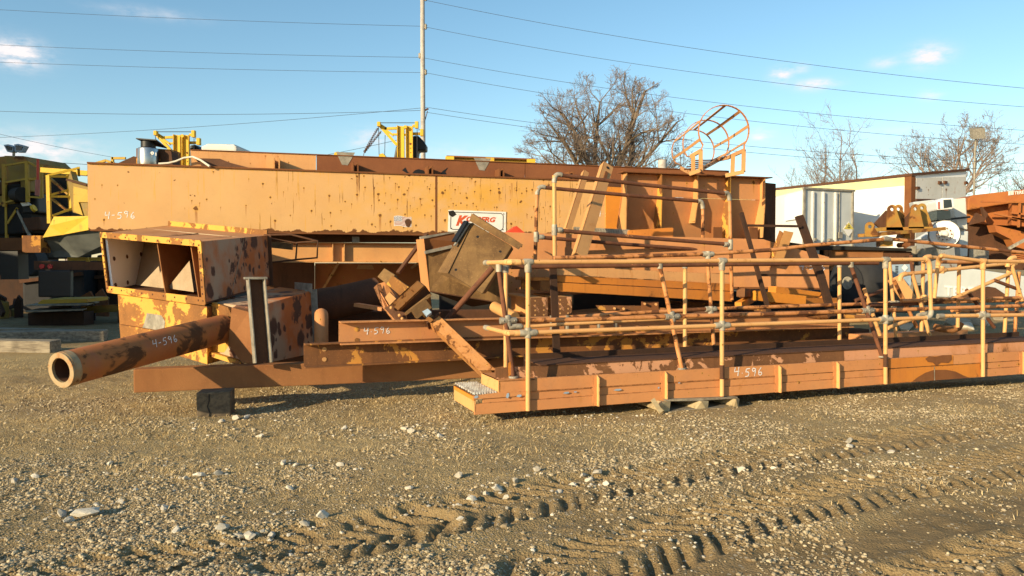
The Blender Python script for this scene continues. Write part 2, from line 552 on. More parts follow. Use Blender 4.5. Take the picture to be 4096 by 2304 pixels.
M['orange_clean'] = paint('orange paint', (.66, .25, .03), (.58, .21, .03), spots=.08, sscale=5.0, patches=.1, pscale=2.2)
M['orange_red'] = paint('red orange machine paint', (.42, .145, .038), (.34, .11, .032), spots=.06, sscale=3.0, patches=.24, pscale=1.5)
M['pipe_paint'] = paint('peach handrail paint', (.68, .375, .145), (.62, .32, .12), spots=.14, sscale=7.0, patches=.10, pscale=5.5, drips=False)
M['pipe_worn'] = paint('handrail paint half gone to rust', (.58, .26, .10), (.50, .20, .07), spots=.2, sscale=9.0, patches=.46, pscale=5.0, drips=False, rust=(.20, .075, .03))
M['pipe_rust'] = rusty('rusted handrail pipe', (.10, .042, .024), (.17, .066, .032), 5.0, flakes=(.52, .22, .08), famt=.16)
M['rust'] = rusty('red brown rust', (.20, .078, .026), (.14, .052, .02), 1.6)
M['rust_wall'] = rusty('brown rusted wall plate', (.23, .088, .036), (.17, .062, .027), .9, streak=.25, h=HB)
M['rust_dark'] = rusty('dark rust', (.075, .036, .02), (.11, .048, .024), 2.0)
M['rust_beam'] = rusty('brown rusted beam', (.30, .135, .050), (.23, .095, .036), 1.4, streak=.15)
M['rust_peel'] = rusty('rusted plate with peeling salmon paint', (.13, .058, .026), (.19, .085, .034), 1.8, flakes=(.60, .30, .16), famt=.47)
M['rust_peel_more'] = paint('salmon deck paint with rust blotches', (.56, .27, .14), (.52, .24, .12), patches=.2, pscale=1.6, spots=.2, sscale=2.5)
M['bin_brown'] = rusty('olive brown bin plate', (.115, .064, .028), (.245, .142, .055), 2.6, streak=.25)
M['yellow_peel'] = rusty('rust with yellow peeling paint', (.20, .09, .03), (.30, .13, .035), 1.8, flakes=(.70, .36, .07), famt=.52)
M['rust_flaked'] = rusty('rusted channel with old orange paint', (.15, .066, .028), (.24, .10, .035), 2.0, flakes=(.62, .29, .06), famt=.42)
M['hopper_spots'] = None
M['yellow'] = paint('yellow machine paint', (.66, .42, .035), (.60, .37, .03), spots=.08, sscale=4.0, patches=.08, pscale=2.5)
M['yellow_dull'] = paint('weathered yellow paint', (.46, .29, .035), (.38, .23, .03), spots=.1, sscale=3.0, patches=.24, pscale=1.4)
M['galv'] = plain('galvanised fitting', (.43, .385, .295), .6, .1, .5, 14)
M['galv_old'] = plain('stained galvanised steel', (.34, .31, .25), .65, .2, .45, 9)
M['grey_belt'] = plain('grey rubber belt', (.16, .17, .155), .8, 0, .35, 2.5)
M['black'] = plain('black steel', (.009, .009, .010), .5)
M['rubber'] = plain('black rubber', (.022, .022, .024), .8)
M['soot_shade'] = plain('near-black grime and deep shade', (.016, .013, .010), .8, 0, .5, 3)  # near-black for grimy parts and for gaps in deep shade
M['cream'] = plain('cream liner', (.95, .95, .92), .5, 0, .05, 3)
M['white'] = plain('white enamel', (.78, .78, .75), .45, 0, .08, 2)
M['white_dirty'] = paint('dirty white enamel', (.62, .61, .56), (.55, .53, .47), spots=.12, sscale=2.5, patches=.05, pscale=2.0, stain=(.4, .3, .2))
M['trailer_grey'] = plain('pale grey trailer paint', (.50, .53, .52), .5, 0, .12, 2.5)
M['pale_yellow'] = plain('pale yellow roof band', (.68, .62, .30), .6, 0, .15, 2)
M['chalk'] = plain('white chalk', (.82, .80, .78), .9, 0, .2, 30)
M['sign_white'] = paint('white sign enamel', (.76, .75, .71), (.68, .67, .62), spots=.05, sscale=6.0, dirt=.3, chips=.3)
M['sign_red'] = plain('red sign lettering', (.62, .10, .03), .5, 0, .2, 12)
M['sign_black'] = plain('black sign line', (.03, .03, .03), .5)
M['flag_blue'] = plain('blue decal', (.05, .07, .20), .6)
M['flag_red'] = plain('red decal', (.42, .13, .09), .6)
M['red_plastic'] = plain('red painted plate', (.58, .055, .02), .5, 0, .2, 5)
M['lens'] = plain('red lamp lens', (.45, .02, .03), .25)
M['chrome'] = plain('stainless shell', (.56, .55, .52), .28, .9, .2, 6, .05)
M['glass'] = plain('dark lamp glass', (.03, .04, .045), .12)
M['ring'] = paint('dirty cream ring', (.40, .30, .17), (.33, .23, .12), patches=.3, pscale=5.0, dirt=.5, drips=False)
M['rust_black'] = rusty('blackened rust', (.038, .020, .013), (.055, .026, .014), 3.0)
M['yellow_shaded'] = paint('grimy yellow paint darkened for shade', (.26, .17, .03), (.19, .12, .025), patches=.3, pscale=1.2, dirt=.6)  # yellow darkened to stand for shade on the left plant, with rust and grime
M['cable'] = plain('dark cable', (.035, .04, .05), .7)
M['hose'] = plain('pale hose', (.62, .57, .46), .6)
M['placard'] = plain('placard yellow', (.75, .62, .12), .5)
M['decal_blue'] = plain('blue grey decal', (.30, .40, .50), .5)

def wood(name, c1, c2, ax=(1, 0, 0), bump=.6):
    g = G(name)
    d = Vector(ax).normalized(); u, w = perp(d)
    v = g.comb(g.math('MULTIPLY', g.vmath('DOT_PRODUCT', g.co, tuple(d)), 1.6), g.math('MULTIPLY', g.vmath('DOT_PRODUCT', g.co, tuple(u)), 22.0), g.math('MULTIPLY', g.vmath('DOT_PRODUCT', g.co, tuple(w)), 22.0))
    n = g.noise(1.0, 6, .6, vec=v, dist=.3)
    col = g.mix(g.step(n, .3, .7), c1, c2)
    col = g.mix(g.math('MULTIPLY', g.step(g.noise(4, 4, .6), .5, .7), .4), col, tuple(a * .5 for a in c1))
    return g.done(col, .85, normal=g.bump(n, bump, .01), spec=.2)

M['timber'] = wood('weathered timber', (.15, .122, .09), (.33, .285, .21), (.97, -.25, 0))
M['timber_dark'] = wood('dark oily timber', (.085, .066, .046), (.18, .135, .085), (.3, .95, 0))
M['pallet'] = wood('pallet wood', (.38, .29, .16), (.52, .42, .25), (.94, .33, 0))
M['pole'] = wood('utility pole wood', (.34, .31, .28), (.50, .47, .43), (0, 0, 1))

M['slope'] = rusty('worn chute plate', (.42, .32, .21), (.32, .23, .14), 2.0, streak=.3)

def hopper_mat():
    g = G('orange grey paint with round scorch blotches')
    col = g.mix(g.step(g.noise(1.1, 5, .6), .40, .6), (.50, .15, .04), (.44, .30, .19))
    mask = None
    for sc, rad, dens in ((3.6, .46, .70), (7.0, .42, .45)):
        v = g.vor(sc, g.vmath('ADD', g.co, g.vmath('MULTIPLY', g.vmath('SUBTRACT', g.noise(9, 3, .6, out='Color'), (.5, .5, .5)), (.09, .09, .09))))
        rnd = g.sep(v.outputs['Color'])
        r = g.math('MULTIPLY', g.math('ADD', .5, g.math('MULTIPLY', rnd[1], .6)), rad)
        m = g.math('MULTIPLY', g.step(g.math('DIVIDE', v.outputs['Distance'], r), 1.06, .72), g.math('LESS_THAN', rnd[0], dens))
        mask = m if mask is None else g.math('MAXIMUM', mask, m)
    pn = g.noise(1.5, 7, .62); mask = g.math('MAXIMUM', mask, g.step(pn, .60, .63))
    col = g.mix(mask, col, g.mix(g.noise(14, 4, .6), (.075, .035, .024), (.13, .06, .035)))
    return g.done(col, .8, normal=g.bump(g.math('ADD', mask, g.noise(70, 4, .6)), .5, .004), spec=.25)
M['hopper_spots'] = hopper_mat()

def ground_mat():
    g = G('gravel yard ground')
    at_ = g.t.nodes.new('ShaderNodeAttribute'); at_.attribute_name = 'mud_shade'
    mud_shade = at_.outputs['Fac']
    at2 = g.t.nodes.new('ShaderNodeAttribute'); at2.attribute_name = 'straw'
    straw = at2.outputs['Fac']
    v1 = g.vor(75.0); v2 = g.vor(34.0)
    r1 = g.sep(v1.outputs['Color']); r2 = g.sep(v2.outputs['Color'])
    dirt = g.mix(g.step(g.noise(.8, 6, .6), .3, .7), (.29, .205, .098), (.40, .29, .140))
    gr = g.mix(r1[0], (.14, .095, .045), (.58, .47, .28))
    col = g.mix(g.math('MULTIPLY', g.step(v1.outputs['Distance'], .55, .25), .8), dirt, gr)
    big = g.math('MULTIPLY', g.step(v2.outputs['Distance'], .42, .36), g.math('GREATER_THAN', r2[0], .72))
    col = g.mix(g.math('MULTIPLY', big, .85), col, g.mix(r2[1], (.34, .28, .20), (.52, .46, .36)))
    sv = g.noise(1.0, 5, .65, vec=g.scale(18, 60, 10), dist=.6)
    col = g.mix(g.math('MULTIPLY', straw, g.step(sv, .42, .62)), col, g.mix(g.noise(9, 4, .6), (.42, .30, .135), (.56, .43, .22)))
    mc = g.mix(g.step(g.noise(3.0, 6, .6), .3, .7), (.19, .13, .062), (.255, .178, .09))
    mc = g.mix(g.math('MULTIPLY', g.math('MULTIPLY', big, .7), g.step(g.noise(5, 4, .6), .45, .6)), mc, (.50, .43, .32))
    col = g.mix(mud_shade, col, mc)
    col = g.mix(g.math('MULTIPLY', g.step(g.noise(.22, 5, .6), .45, .7), .3), col, (.25, .18, .095))
    hgt = g.math('ADD', g.math('MULTIPLY', g.math('SUBTRACT', 1.0, v1.outputs['Distance']), .55), g.math('MULTIPLY', big, .9))
    hgt = g.math('ADD', hgt, g.math('MULTIPLY', g.noise(22, 6, .7), 1.2))
    hgt = g.math('MULTIPLY', hgt, g.math('SUBTRACT', 1.0, g.math('MULTIPLY', mud_shade, .55)))
    return g.done(col, .95, normal=g.bump(hgt, 1.0, .020), spec=.1)
M['ground'] = ground_mat()

def stone_mat(name, c1, c2, sc=9.0):
    g = G(name)
    oi = g.t.nodes.new('ShaderNodeObjectInfo')
    gm = g.t.nodes.new('ShaderNodeNewGeometry')
    rnd = g.math('FRACT', g.math('ADD', oi.outputs['Random'], gm.outputs['Random Per Island']))
    col = g.mix(rnd, c1, c2)
    col = g.mix(g.math('MULTIPLY', g.step(g.noise(sc, 5, .6), .45, .7), .35), col, tuple(a * .55 for a in c1))
    return g.done(col, .85, normal=g.bump(g.noise(sc * 5, 4, .6), .4, .004), spec=.2)
M['pebble'] = stone_mat('gravel pebbles', (.18, .127, .068), (.55, .455, .295))
M['stone'] = stone_mat('pale field stone', (.38, .34, .27), (.62, .57, .47))

def straw_mat():
    g = G('dry straw grass')
    gm = g.t.nodes.new('ShaderNodeNewGeometry')
    col = g.mix(gm.outputs['Random Per Island'], (.38, .26, .11), (.70, .55, .31))
    return g.done(col, .8, spec=.1)
M['straw'] = straw_mat()
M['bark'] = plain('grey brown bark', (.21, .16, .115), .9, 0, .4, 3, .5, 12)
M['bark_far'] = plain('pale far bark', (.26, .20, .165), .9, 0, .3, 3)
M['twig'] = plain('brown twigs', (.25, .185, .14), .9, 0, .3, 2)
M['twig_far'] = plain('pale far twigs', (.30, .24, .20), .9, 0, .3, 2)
# ------------------------------------------------------------------ ground: one sheet to the horizon
TRACKS = [  # centre line points on the ground, half width, lug depth
    ([(300, 552), (430, 520), (560, 494), (760, 462), (900, 440), (1060, 418)], .31, .025),
    ([(560, 572), (700, 528), (860, 494), (1000, 466), (1100, 448)], .33, .030),
    ([(-40, 600), (120, 566), (260, 542), (420, 520)], .26, .024),
    ([(860, 600), (1024, 556), (1120, 530)], .28, .030)]
_track_pts = []
for pl, hw, dp in TRACKS:
    _track_pts.append((np.array([[onz(p).x, onz(p).y] for p in pl]), hw, dp))

def vnoise(x, y, seed=0):
    """value noise on numpy arrays"""
    xi = np.floor(x).astype(np.int64); yi = np.floor(y).astype(np.int64)
    xf = x - xi; yf = y - yi
    xf = xf * xf * (3 - 2 * xf); yf = yf * yf * (3 - 2 * yf)
    def hsh(a, b):
        n = (a * 374761393 + b * 668265263 + seed * 974634777) & 0x7fffffff
        n = ((n ^ (n >> 13)) * 1274126177) & 0x7fffffff
        return ((n ^ (n >> 16)) & 0xffff) / 65535.0
    return (hsh(xi, yi) * (1 - xf) + hsh(xi + 1, yi) * xf) * (1 - yf) + (hsh(xi, yi + 1) * (1 - xf) + hsh(xi + 1, yi + 1) * xf) * yf

def fbm(x, y, oct=4, seed=0):
    a = np.zeros_like(x); w = 1.0; s = 0.0
    for i in range(oct):
        a += w * vnoise(x, y, seed + i * 17); s += w
        x = x * 2.03; y = y * 2.03; w *= .5
    return a / s

def sm(v, a, b):
    t = np.clip((v - a) / (b - a), 0, 1)
    return t * t * (3 - 2 * t)

def track_uv(x, y, pts):
    best = np.full(x.shape, 1e9); U = np.zeros(x.shape); V = np.zeros(x.shape)
    acc = 0.0
    for i in range(len(pts) - 1):
        a = pts[i]; b = pts[i + 1]; d = b - a; l = math.hypot(*d); d = d / l
        t = (x - a[0]) * d[0] + (y - a[1]) * d[1]
        tc = np.clip(t, 0, l)
        dx = x - (a[0] + d[0] * tc); dy = y - (a[1] + d[1] * tc)
        dist = np.hypot(dx, dy)
        side = -(x - a[0]) * d[1] + (y - a[1]) * d[0]
        m = dist < best
        best = np.where(m, dist, best); U = np.where(m, acc + tc, U); V = np.where(m, np.sign(side) * dist, V)
        acc += l
    return U, V

def ground_fields(x, y):
    """height, mud and straw on the yard"""
    near = sm(y, 22, 13) * sm(np.abs(x), 16, 11)
    h = (fbm(x * .5, y * .5, 3, 3) - .5) * .10 * near * sm(y, 3.4, 4.5)
    h += (fbm(x * 2.2, y * 2.2, 4, 5) - .5) * .035 * near
    h += (fbm(x * 9.0, y * 9.0, 3, 9) - .5) * .022 * near
    mud_shade = np.zeros_like(x)
    for pts, hw, dp in _track_pts:
        U, V = track_uv(x, y, pts)
        wob = (fbm(x * 3, y * 3, 3, 21) - .5) * .16
        inside = sm(np.abs(V + wob * .5), hw * 1.12, hw * .86)
        rim = np.exp(-((np.abs(V) - hw * 1.15) / .07) ** 2)
        ph = (U + np.abs(V) * .75 + (V > 0) * .10 + wob * .35) / .145
        saw = ph - np.floor(ph)
        lug = sm(saw, .0, .07) * sm(saw, .58, .44) * sm(np.abs(V), .02, .06) * sm(fbm(x * 6, y * 6, 3, 33), .18, .40)
        fade = .62 + .38 * sm(fbm(U * 1.1, V * 0, 3, 31), .32, .58)
        h += -inside * (.012 + dp * 1.15 * lug * fade) + rim * .018 * fade
        mud_shade = np.maximum(mud_shade, inside * (.55 + .45 * lug))
    # the smooth muddy wheel path at the lower right
    pa = onz((640, 590)); pb = onz((1060, 505))
    d = np.array([pb.x - pa.x, pb.y - pa.y]); d /= np.hypot(*d)
    V = -(x - pa.x) * d[1] + (y - pa.y) * d[0]
    band = sm(np.abs(V + (fbm(x * 1.5, y * 1.5, 3, 41) - .5) * .5), .42, .18)
    h += -.03 * band
    mud_shade = np.maximum(mud_shade, band)
    big = sm(fbm(x * .9, y * .9, 4, 51), .42, .6)
    mud_shade = np.maximum(mud_shade, .9 * sm(x, -7.5, -9.5) * sm(y, 13.5, 16.5))  # far left: the yard's deep shade put into the ground colour
    mud_shade = np.clip(np.maximum(mud_shade, sm(x * .5 - (y - 6.0), -.2, 1.2) * .55 * big * (y < 9)), 0, 1)
    straw = sm(fbm(x * .8, y * .8, 4, 61), .38, .58) * np.clip(sm(y - 6.3 + x * .45, -.6, 1.2), 0, 1) * near
    straw = np.maximum(straw, sm(fbm(x * .8, y * .8, 4, 62), .36, .56) * .85 * sm(x, 1.5, -.5) * sm(y, 5.0, 6.2) * near)
    straw *= (1 - mud_shade * .8)
    return h, mud_shade, straw

def ground_h(x, y):
    h, m, s = ground_fields(np.array([float(x)]), np.array([float(y)]))
    return float(h[0])

def graded(fine0, fine1, step, lo, hi):
    a = list(np.arange(fine0, fine1 + 1e-6, step))
    s = step; v = a[-1]
    while v < hi:
        s *= 1.35; v += s; a.append(v)
    s = step; v = a[0]; pre = []
    while v > lo:
        s *= 1.35; v -= s; pre.append(v)
    return np.array(pre[::-1] + a)

_gx = graded(-7.5, 8.5, .026, -1500, 1500)
_gy = graded(3.9, 11.5, .024, -60, 2500)
GX, GY = np.meshgrid(_gx, _gy)
_h, _m, _s = ground_fields(GX, GY)
_nx, _ny = len(_gx), len(_gy)
_v = np.stack([GX.ravel(), GY.ravel(), _h.ravel()], 1)
_i = np.arange(_nx * _ny).reshape(_ny, _nx)
_f = np.stack([_i[:-1, :-1].ravel(), _i[:-1, 1:].ravel(), _i[1:, 1:].ravel(), _i[1:, :-1].ravel()], 1)
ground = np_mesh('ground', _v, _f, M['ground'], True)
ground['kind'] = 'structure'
for nm, arr in (('mud_shade', _m), ('straw', _s)):
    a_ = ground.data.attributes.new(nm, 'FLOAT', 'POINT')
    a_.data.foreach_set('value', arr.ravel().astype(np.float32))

# ------------------------------------------------------------------ loose gravel, too many to count
RNG = np.random.default_rng(7)
def ico():
    t = (1 + 5 ** .5) / 2
    v = np.array([(-1, t, 0), (1, t, 0), (-1, -t, 0), (1, -t, 0), (0, -1, t), (0, 1, t), (0, -1, -t), (0, 1, -t), (t, 0, -1), (t, 0, 1), (-t, 0, -1), (-t, 0, 1)], float)
    f = np.array([(0, 11, 5), (0, 5, 1), (0, 1, 7), (0, 7, 10), (0, 10, 11), (1, 5, 9), (5, 11, 4), (11, 10, 2), (10, 7, 6), (7, 1, 8), (3, 9, 4), (3, 4, 2), (3, 2, 6), (3, 6, 8), (3, 8, 9), (4, 9, 5), (2, 4, 11), (6, 2, 10), (8, 6, 7), (9, 8, 1)])
    return v / np.linalg.norm(v[0]), f
ICV, ICF = ico()

def pebbles(n):
    # density falls off away from the viewer; wedge in front of the camera
    y = 3.95 + (RNG.random(n) ** 1.35) * 6.6
    x = (RNG.random(n) * 2 - 1) * (y * .68 + .3)
    h, mud_shade, straw = ground_fields(x, y)
    clump = fbm(x * 1.3, y * 1.3, 4, 71)
    clump2 = fbm(x * .35 + 9, y * .9, 3, 72)
    keep = RNG.random(n) < (1 - .78 * mud_shade) * (1 - .55 * straw) * (.12 + 1.1 * sm(clump, .36, .68))
    x, y, h, clump2 = x[keep], y[keep], h[keep], clump2[keep]
    n = len(x)
    r = .0024 + .0032 * RNG.random(n) + .004 * (RNG.random(n) < .14) + .012 * RNG.random(n) ** 10 + .010 * (RNG.random(n) < .02) * RNG.random(n)
    r = np.where((RNG.random(n) < .06) & (clump2 > .56), r + .012 * RNG.random(n), r)
    v = ICV[None] * (1 + .35 * (RNG.random((n, 12, 1)) - .5))
    sc = np.stack([.75 + .6 * RNG.random(n), .75 + .6 * RNG.random(n), .45 + .4 * RNG.random(n)], 1)
    v = v * (sc * r[:, None])[:, None, :]
    a = RNG.random(n) * 6.283
    ca, sa = np.cos(a)[:, None], np.sin(a)[:, None]
    vx = v[:, :, 0] * ca - v[:, :, 1] * sa + x[:, None]
    vy = v[:, :, 0] * sa + v[:, :, 1] * ca + y[:, None]
    vz = v[:, :, 2] + (h + r * .18)[:, None]
    V = np.stack([vx, vy, vz], 2).reshape(-1, 3)
    Fc = (ICF[None] + (np.arange(n) * 12)[:, None, None]).reshape(-1, 3)
    return V, Fc
_V, _F = pebbles(200000)
grav = np_mesh('gravel', _V, _F, M['pebble'], False)
tag(grav, 'loose pale gravel strewn over the brown yard dirt', 'gravel', kind='stuff')

def straw_blades(n):
    y = 5.0 + RNG.random(n) * 8.5
    x = (RNG.random(n) * 2 - 1) * (y * .68 + .5)
    h, mud_shade, straw = ground_fields(x, y)
    tuft = sm(fbm(x * 2.4, y * 3.4, 4, 81), .40, .72)
    keep = RNG.random(n) < np.clip(straw * (.25 + .9 * tuft), 0, 1)
    x, y, h, tuft = x[keep], y[keep], h[keep], tuft[keep]
    n = len(x)
    a = RNG.random(n) * 6.283; lean = .55 + .95 * RNG.random(n); ln = (.022 + .045 * RNG.random(n)) * (.7 + .9 * tuft * RNG.random(n))
    dx, dy, dz = np.cos(a) * np.sin(lean), np.sin(a) * np.sin(lean), np.cos(lean)
    w = .0016 + .0014 * RNG.random(n)
    px, py = -np.sin(a) * w, np.cos(a) * w
    b = np.stack([x, y, h - .004], 1); side = np.stack([px, py, 0 * px], 1)
    mid = b + np.stack([dx, dy, dz * 1.1], 1) * (ln * .55)[:, None]
    tip = b + np.stack([dx, dy, dz * .75], 1) * ln[:, None]
    V = np.stack([b - side, b + side, mid + side * .8, mid - side * .8, tip + side * .15, tip - side * .15], 1).reshape(-1, 3)
    k = (np.arange(n) * 6)[:, None]
    Fc = np.concatenate([k + np.array([[0, 1, 2, 3]]), k + np.array([[3, 2, 4, 5]])], 0)
    return V, Fc
_V, _F = straw_blades(230000)
st = np_mesh('dry_grass', _V, _F, M['straw'], False)
tag(st, 'short dry straw coloured grass flattened over the gravel', 'grass', kind='stuff')

# ------------------------------------------------------------------ bare trees
def grow_tree(name, label, base, height, spread, seed, forks, mats, group, levels=5, lean=(0, 0), trunk_r=.35, trunk_h=.16, upness=.35, twig=.016, kids=(7, 7, 6, 5), env=None):
    rnd = random.Random(seed)
    root = thing(name, label, 'tree', base, group)
    thick = MB(); fine_p = []
    def branch(p, d, ln, r, lvl):
        if env is not None:
            for _ in range(3):
                t_ = p + d * ln; e_ = ((t_.x - base[0]) / env[1]) ** 2 + ((t_.y - base[1]) / env[1]) ** 2 + ((t_.z - env[0]) / env[2]) ** 2
                if e_ > 1: ln *= .72
        n = max(3, int(5 - lvl * .5)); pts = [p]; rs = [r]
        dirs = [d]
        for i in range(n):
            j = Vector((rnd.uniform(-1, 1), rnd.uniform(-1, 1), rnd.uniform(-.8, 1))) * (.22 + .05 * lvl)
            d = (d + j + Vector((0, 0, upness * (.16 if lvl > 0 else .1)))).normalized()
            p = p + d * (ln / n)
            pts.append(p); dirs.append(d)
            rs.append(max(r * (1 - .72 * (i + 1) / n), twig * .55))
        if lvl <= 2: thick.tube(pts, rs, 7 if lvl < 2 else 5, False)
        else: fine_p.append((pts, rs))
        if lvl >= levels: return
        k = kids[min(lvl, len(kids) - 1)]
        for c in range(k):
            t = (.22 + .78 * (c + rnd.random()) / k) if lvl > 0 else (.35 + .65 * (c + rnd.random()) / k)
            i = min(n, max(1, int(round(t * n))))
            pd = dirs[i]
            u, w = perp(pd); a = rnd.uniform(0, 6.283)
            side = u * math.cos(a) + w * math.sin(a)
            ang = rnd.uniform(.45, 1.05)
            nd = (pd * math.cos(ang) + side * math.sin(ang)).normalized()
            if nd.z < -.15: nd.z *= .3; nd.normalize()
            l2 = ln * rnd.uniform(.38, .66) * (1.12 - .4 * t)
            branch(pts[i], nd, l2, max(min(rs[i] * .62, r * .5), twig * .6), lvl + 1)
    b = Vector(base); top = b + Vector((lean[0], lean[1], height * trunk_h))
    thick.tube([b - Vector((0, 0, .3)), b + (top - b) * .5, top], [trunk_r * 1.25, trunk_r, trunk_r * .9], 10, False)
    for (ax, az, fl, fr, hz) in forks:     # azimuth, angle from upright, length, radius factor, start height
        dd = Vector((math.cos(ax) * math.sin(az) * spread, math.sin(ax) * math.sin(az) * spread, math.cos(az))).normalized()
        branch(b.lerp(top, hz), dd, fl * height, trunk_r * fr, 1)
    thick.build('trunk', mats[0], root)
    # the fine twigs, three-sided
    vs = []; fs = []; nb = 0
    for pts, rs in fine_p:
        P = np.array([tuple(p) for p in pts]); n = len(P)
        D = np.gradient(P, axis=0); D /= np.linalg.norm(D, axis=1)[:, None] + 1e-9
        U = np.cross(D, np.array([.31, .52, .79])); U /= np.linalg.norm(U, axis=1)[:, None] + 1e-9
        W = np.cross(D, U); Rr = np.array(rs)[:, None]
        ring = np.stack([P + (U * math.cos(a) + W * math.sin(a)) * Rr for a in (0, 2.094, 4.189)], 1).reshape(-1, 3)
        vs.append(ring)
        for i in range(n - 1):
            for k in range(3):
                k2 = (k + 1) % 3
                fs.append((nb + i * 3 + k, nb + i * 3 + k2, nb + (i + 1) * 3 + k2, nb + (i + 1) * 3 + k))
        nb += 3 * n
    V = np.concatenate(vs) - np.array([tuple(root.location)])
    np_mesh('crown', V, np.array(fs), mats[1], True, root)
    return root

def gbase(px, Y):
    p = at((px, 300), Y); return Vector((p.x, p.y, 0))

OAK = [(3.1, 1.28, .47, .42, 1.0), (3.5, 1.0, .46, .45, .97), (2.75, .6, .46, .58, 1.0), (1.9, .22, .46, .5, 1.0), (.2, .16, .52, .6, 1.0), (.4, .65, .48, .55, 1.0), (5.9, .98, .48, .45, 1.0), (.15, 1.28, .50, .45, .97), (4.5, .8, .3, .35, .95), (1.5, .9, .3, .35, .95), (3.3, 1.45, .36, .3, .92), (6.1, 1.5, .36, .3, .92)]
grow_tree('bare_tree', 'broad bare oak with crooked limbs rising behind the rusty wall beside the hooped cage', gbase(602, 60), 16.5, 1.0, 11, OAK, (M['bark'], M['twig']), 'bare winter trees', levels=5, trunk_r=.52, trunk_h=.40, twig=.0145, kids=(8, 8, 8, 6, 4), upness=.30, env=(9.6, 6.9, 6.7))
TRE = [(3.1, 1.15, .40, .45, 1.0), (2.9, .75, .42, .5, 1.0), (2.4, .3, .46, .55, 1.0), (.2, .2, .46, .55, 1.0), (6.1, .6, .50, .55, 1.0), (.1, .95, .46, .5, 1.0), (4.7, .6, .35, .4, 1.0), (1.6, .6, .35, .4, 1.0)]
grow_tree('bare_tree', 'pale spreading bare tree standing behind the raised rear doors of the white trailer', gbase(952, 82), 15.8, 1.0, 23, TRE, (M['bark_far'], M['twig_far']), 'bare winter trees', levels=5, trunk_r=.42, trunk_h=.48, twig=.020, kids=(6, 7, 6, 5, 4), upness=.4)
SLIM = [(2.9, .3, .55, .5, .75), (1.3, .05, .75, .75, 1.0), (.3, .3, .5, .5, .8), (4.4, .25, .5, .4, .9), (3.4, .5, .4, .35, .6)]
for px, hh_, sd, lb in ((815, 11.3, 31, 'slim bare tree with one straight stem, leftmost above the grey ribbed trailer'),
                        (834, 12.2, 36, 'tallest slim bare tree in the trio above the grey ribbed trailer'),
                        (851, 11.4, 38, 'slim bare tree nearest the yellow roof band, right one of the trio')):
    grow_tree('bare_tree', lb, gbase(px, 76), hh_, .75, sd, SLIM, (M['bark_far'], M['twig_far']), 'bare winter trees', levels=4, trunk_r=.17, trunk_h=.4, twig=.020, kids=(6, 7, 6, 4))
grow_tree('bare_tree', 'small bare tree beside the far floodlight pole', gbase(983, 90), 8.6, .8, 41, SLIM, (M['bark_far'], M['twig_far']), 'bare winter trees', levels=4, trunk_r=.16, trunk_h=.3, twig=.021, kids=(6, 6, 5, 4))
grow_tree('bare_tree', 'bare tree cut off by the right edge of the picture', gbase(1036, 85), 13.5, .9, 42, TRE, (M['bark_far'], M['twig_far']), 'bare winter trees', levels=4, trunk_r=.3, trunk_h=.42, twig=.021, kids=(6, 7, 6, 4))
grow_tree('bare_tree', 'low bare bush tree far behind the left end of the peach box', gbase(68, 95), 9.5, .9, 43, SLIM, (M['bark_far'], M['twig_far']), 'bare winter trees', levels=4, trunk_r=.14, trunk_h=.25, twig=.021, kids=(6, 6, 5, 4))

# ------------------------------------------------------------------ utility pole and wires
PY = 46.0
pb_ = gbase(423.6, PY); ptop = at((422.4, -14), PY)
pole = thing('utility_pole', 'tall grey wooden utility pole rising past the right yellow hoist', 'utility pole', pb_)
MB().tube([pb_ - Vector((0, 0, .5)), Vector((pb_.x, PY, 8)), ptop], [.155, .14, .125], 14).build('shaft', M['pole'], pole)
ATT = []
for y_ in (26.5, 55.5, 72.0, -2):
    for k, sgn in ((0, 1),):
        a = at((423 + (2.6 if y_ != 55.5 else -3.2), y_), PY)
        m = MB(); m.tube([a - Vector((.0, 0, .17)), a - Vector((0, 0, .06)), a, a + Vector((0, 0, .06)), a + Vector((0, 0, .15))], [.05, .10, .06, .10, .04], 10)
        m.build('insulator', M['galv_old'], pole)
        MB().bar(a, Vector((pb_.x, PY, a.z)), .05, .05).build('insulator_bracket', M['galv_old'], pole)
        ATT.append(a)
ca = at((428.5, 108.5), PY)
m = MB(); m.bar(at((423.5, 111), PY), ca, .09, .09); m.bar(at((424.0, 124), PY), at((427.6, 111), PY), .04, .04)
m.build('side_arm', M['rust_dark'], pole)

def wire(pa, Ya, pb, Yb, sag, lab, r=.0105):
    a = at(pa, Ya); b = at(pb, Yb); pts = []
    for i in range(25):
        t = i / 24
        p = a.lerp(b, t); p.z -= sag * 4 * t * (1 - t)
        pts.append(p)
    o = thing('overhead_wire', lab, 'wire', pts[12], 'overhead wires')
    mb = MB().tube(pts, r, 5, True)
    me_o = mb.build('overhead_wire', M['cable'])
    COL.objects.unlink(me_o); bpy.data.objects.remove(o)
    COL.objects.link(me_o)
    tag(me_o, lab, 'wire', 'overhead wires')
    return me_o
YL, YR = 50.0, 38.0
wire((-30, 8.0), YL, (424.5, 26.3), PY, .12, 'overhead wire left of the pole, highest one crossing the sky there')
wire((-30, 43.5), YL, (420.4, 57.4), PY, .12, 'overhead wire left of the pole, upper of the close middle pair')
wire((-30, 61.0), YL, (424.2, 72.6), PY, .10, 'overhead wire left of the pole, lower of the close middle pair')
wire((-30, 110.2), YL, (422, 110.4), PY, .25, 'thin overhead wire left of the pole lying almost level above the hoists', .012)
wire((-30, 138.5), 60, (427.5, 107.4), PY, .25, 'thin overhead wire climbing from the left edge to the side arm of the pole', .012)
wire((-30, 127.0), 60, (150, 163.0), 75, .2, 'thin overhead wire sloping down to the right behind the floodlight', .013)
wire((-30, 155.0), 60, (120, 166.0), 75, .1, 'lowest overhead wire at far left, crossing just over the yellow guard', .02)
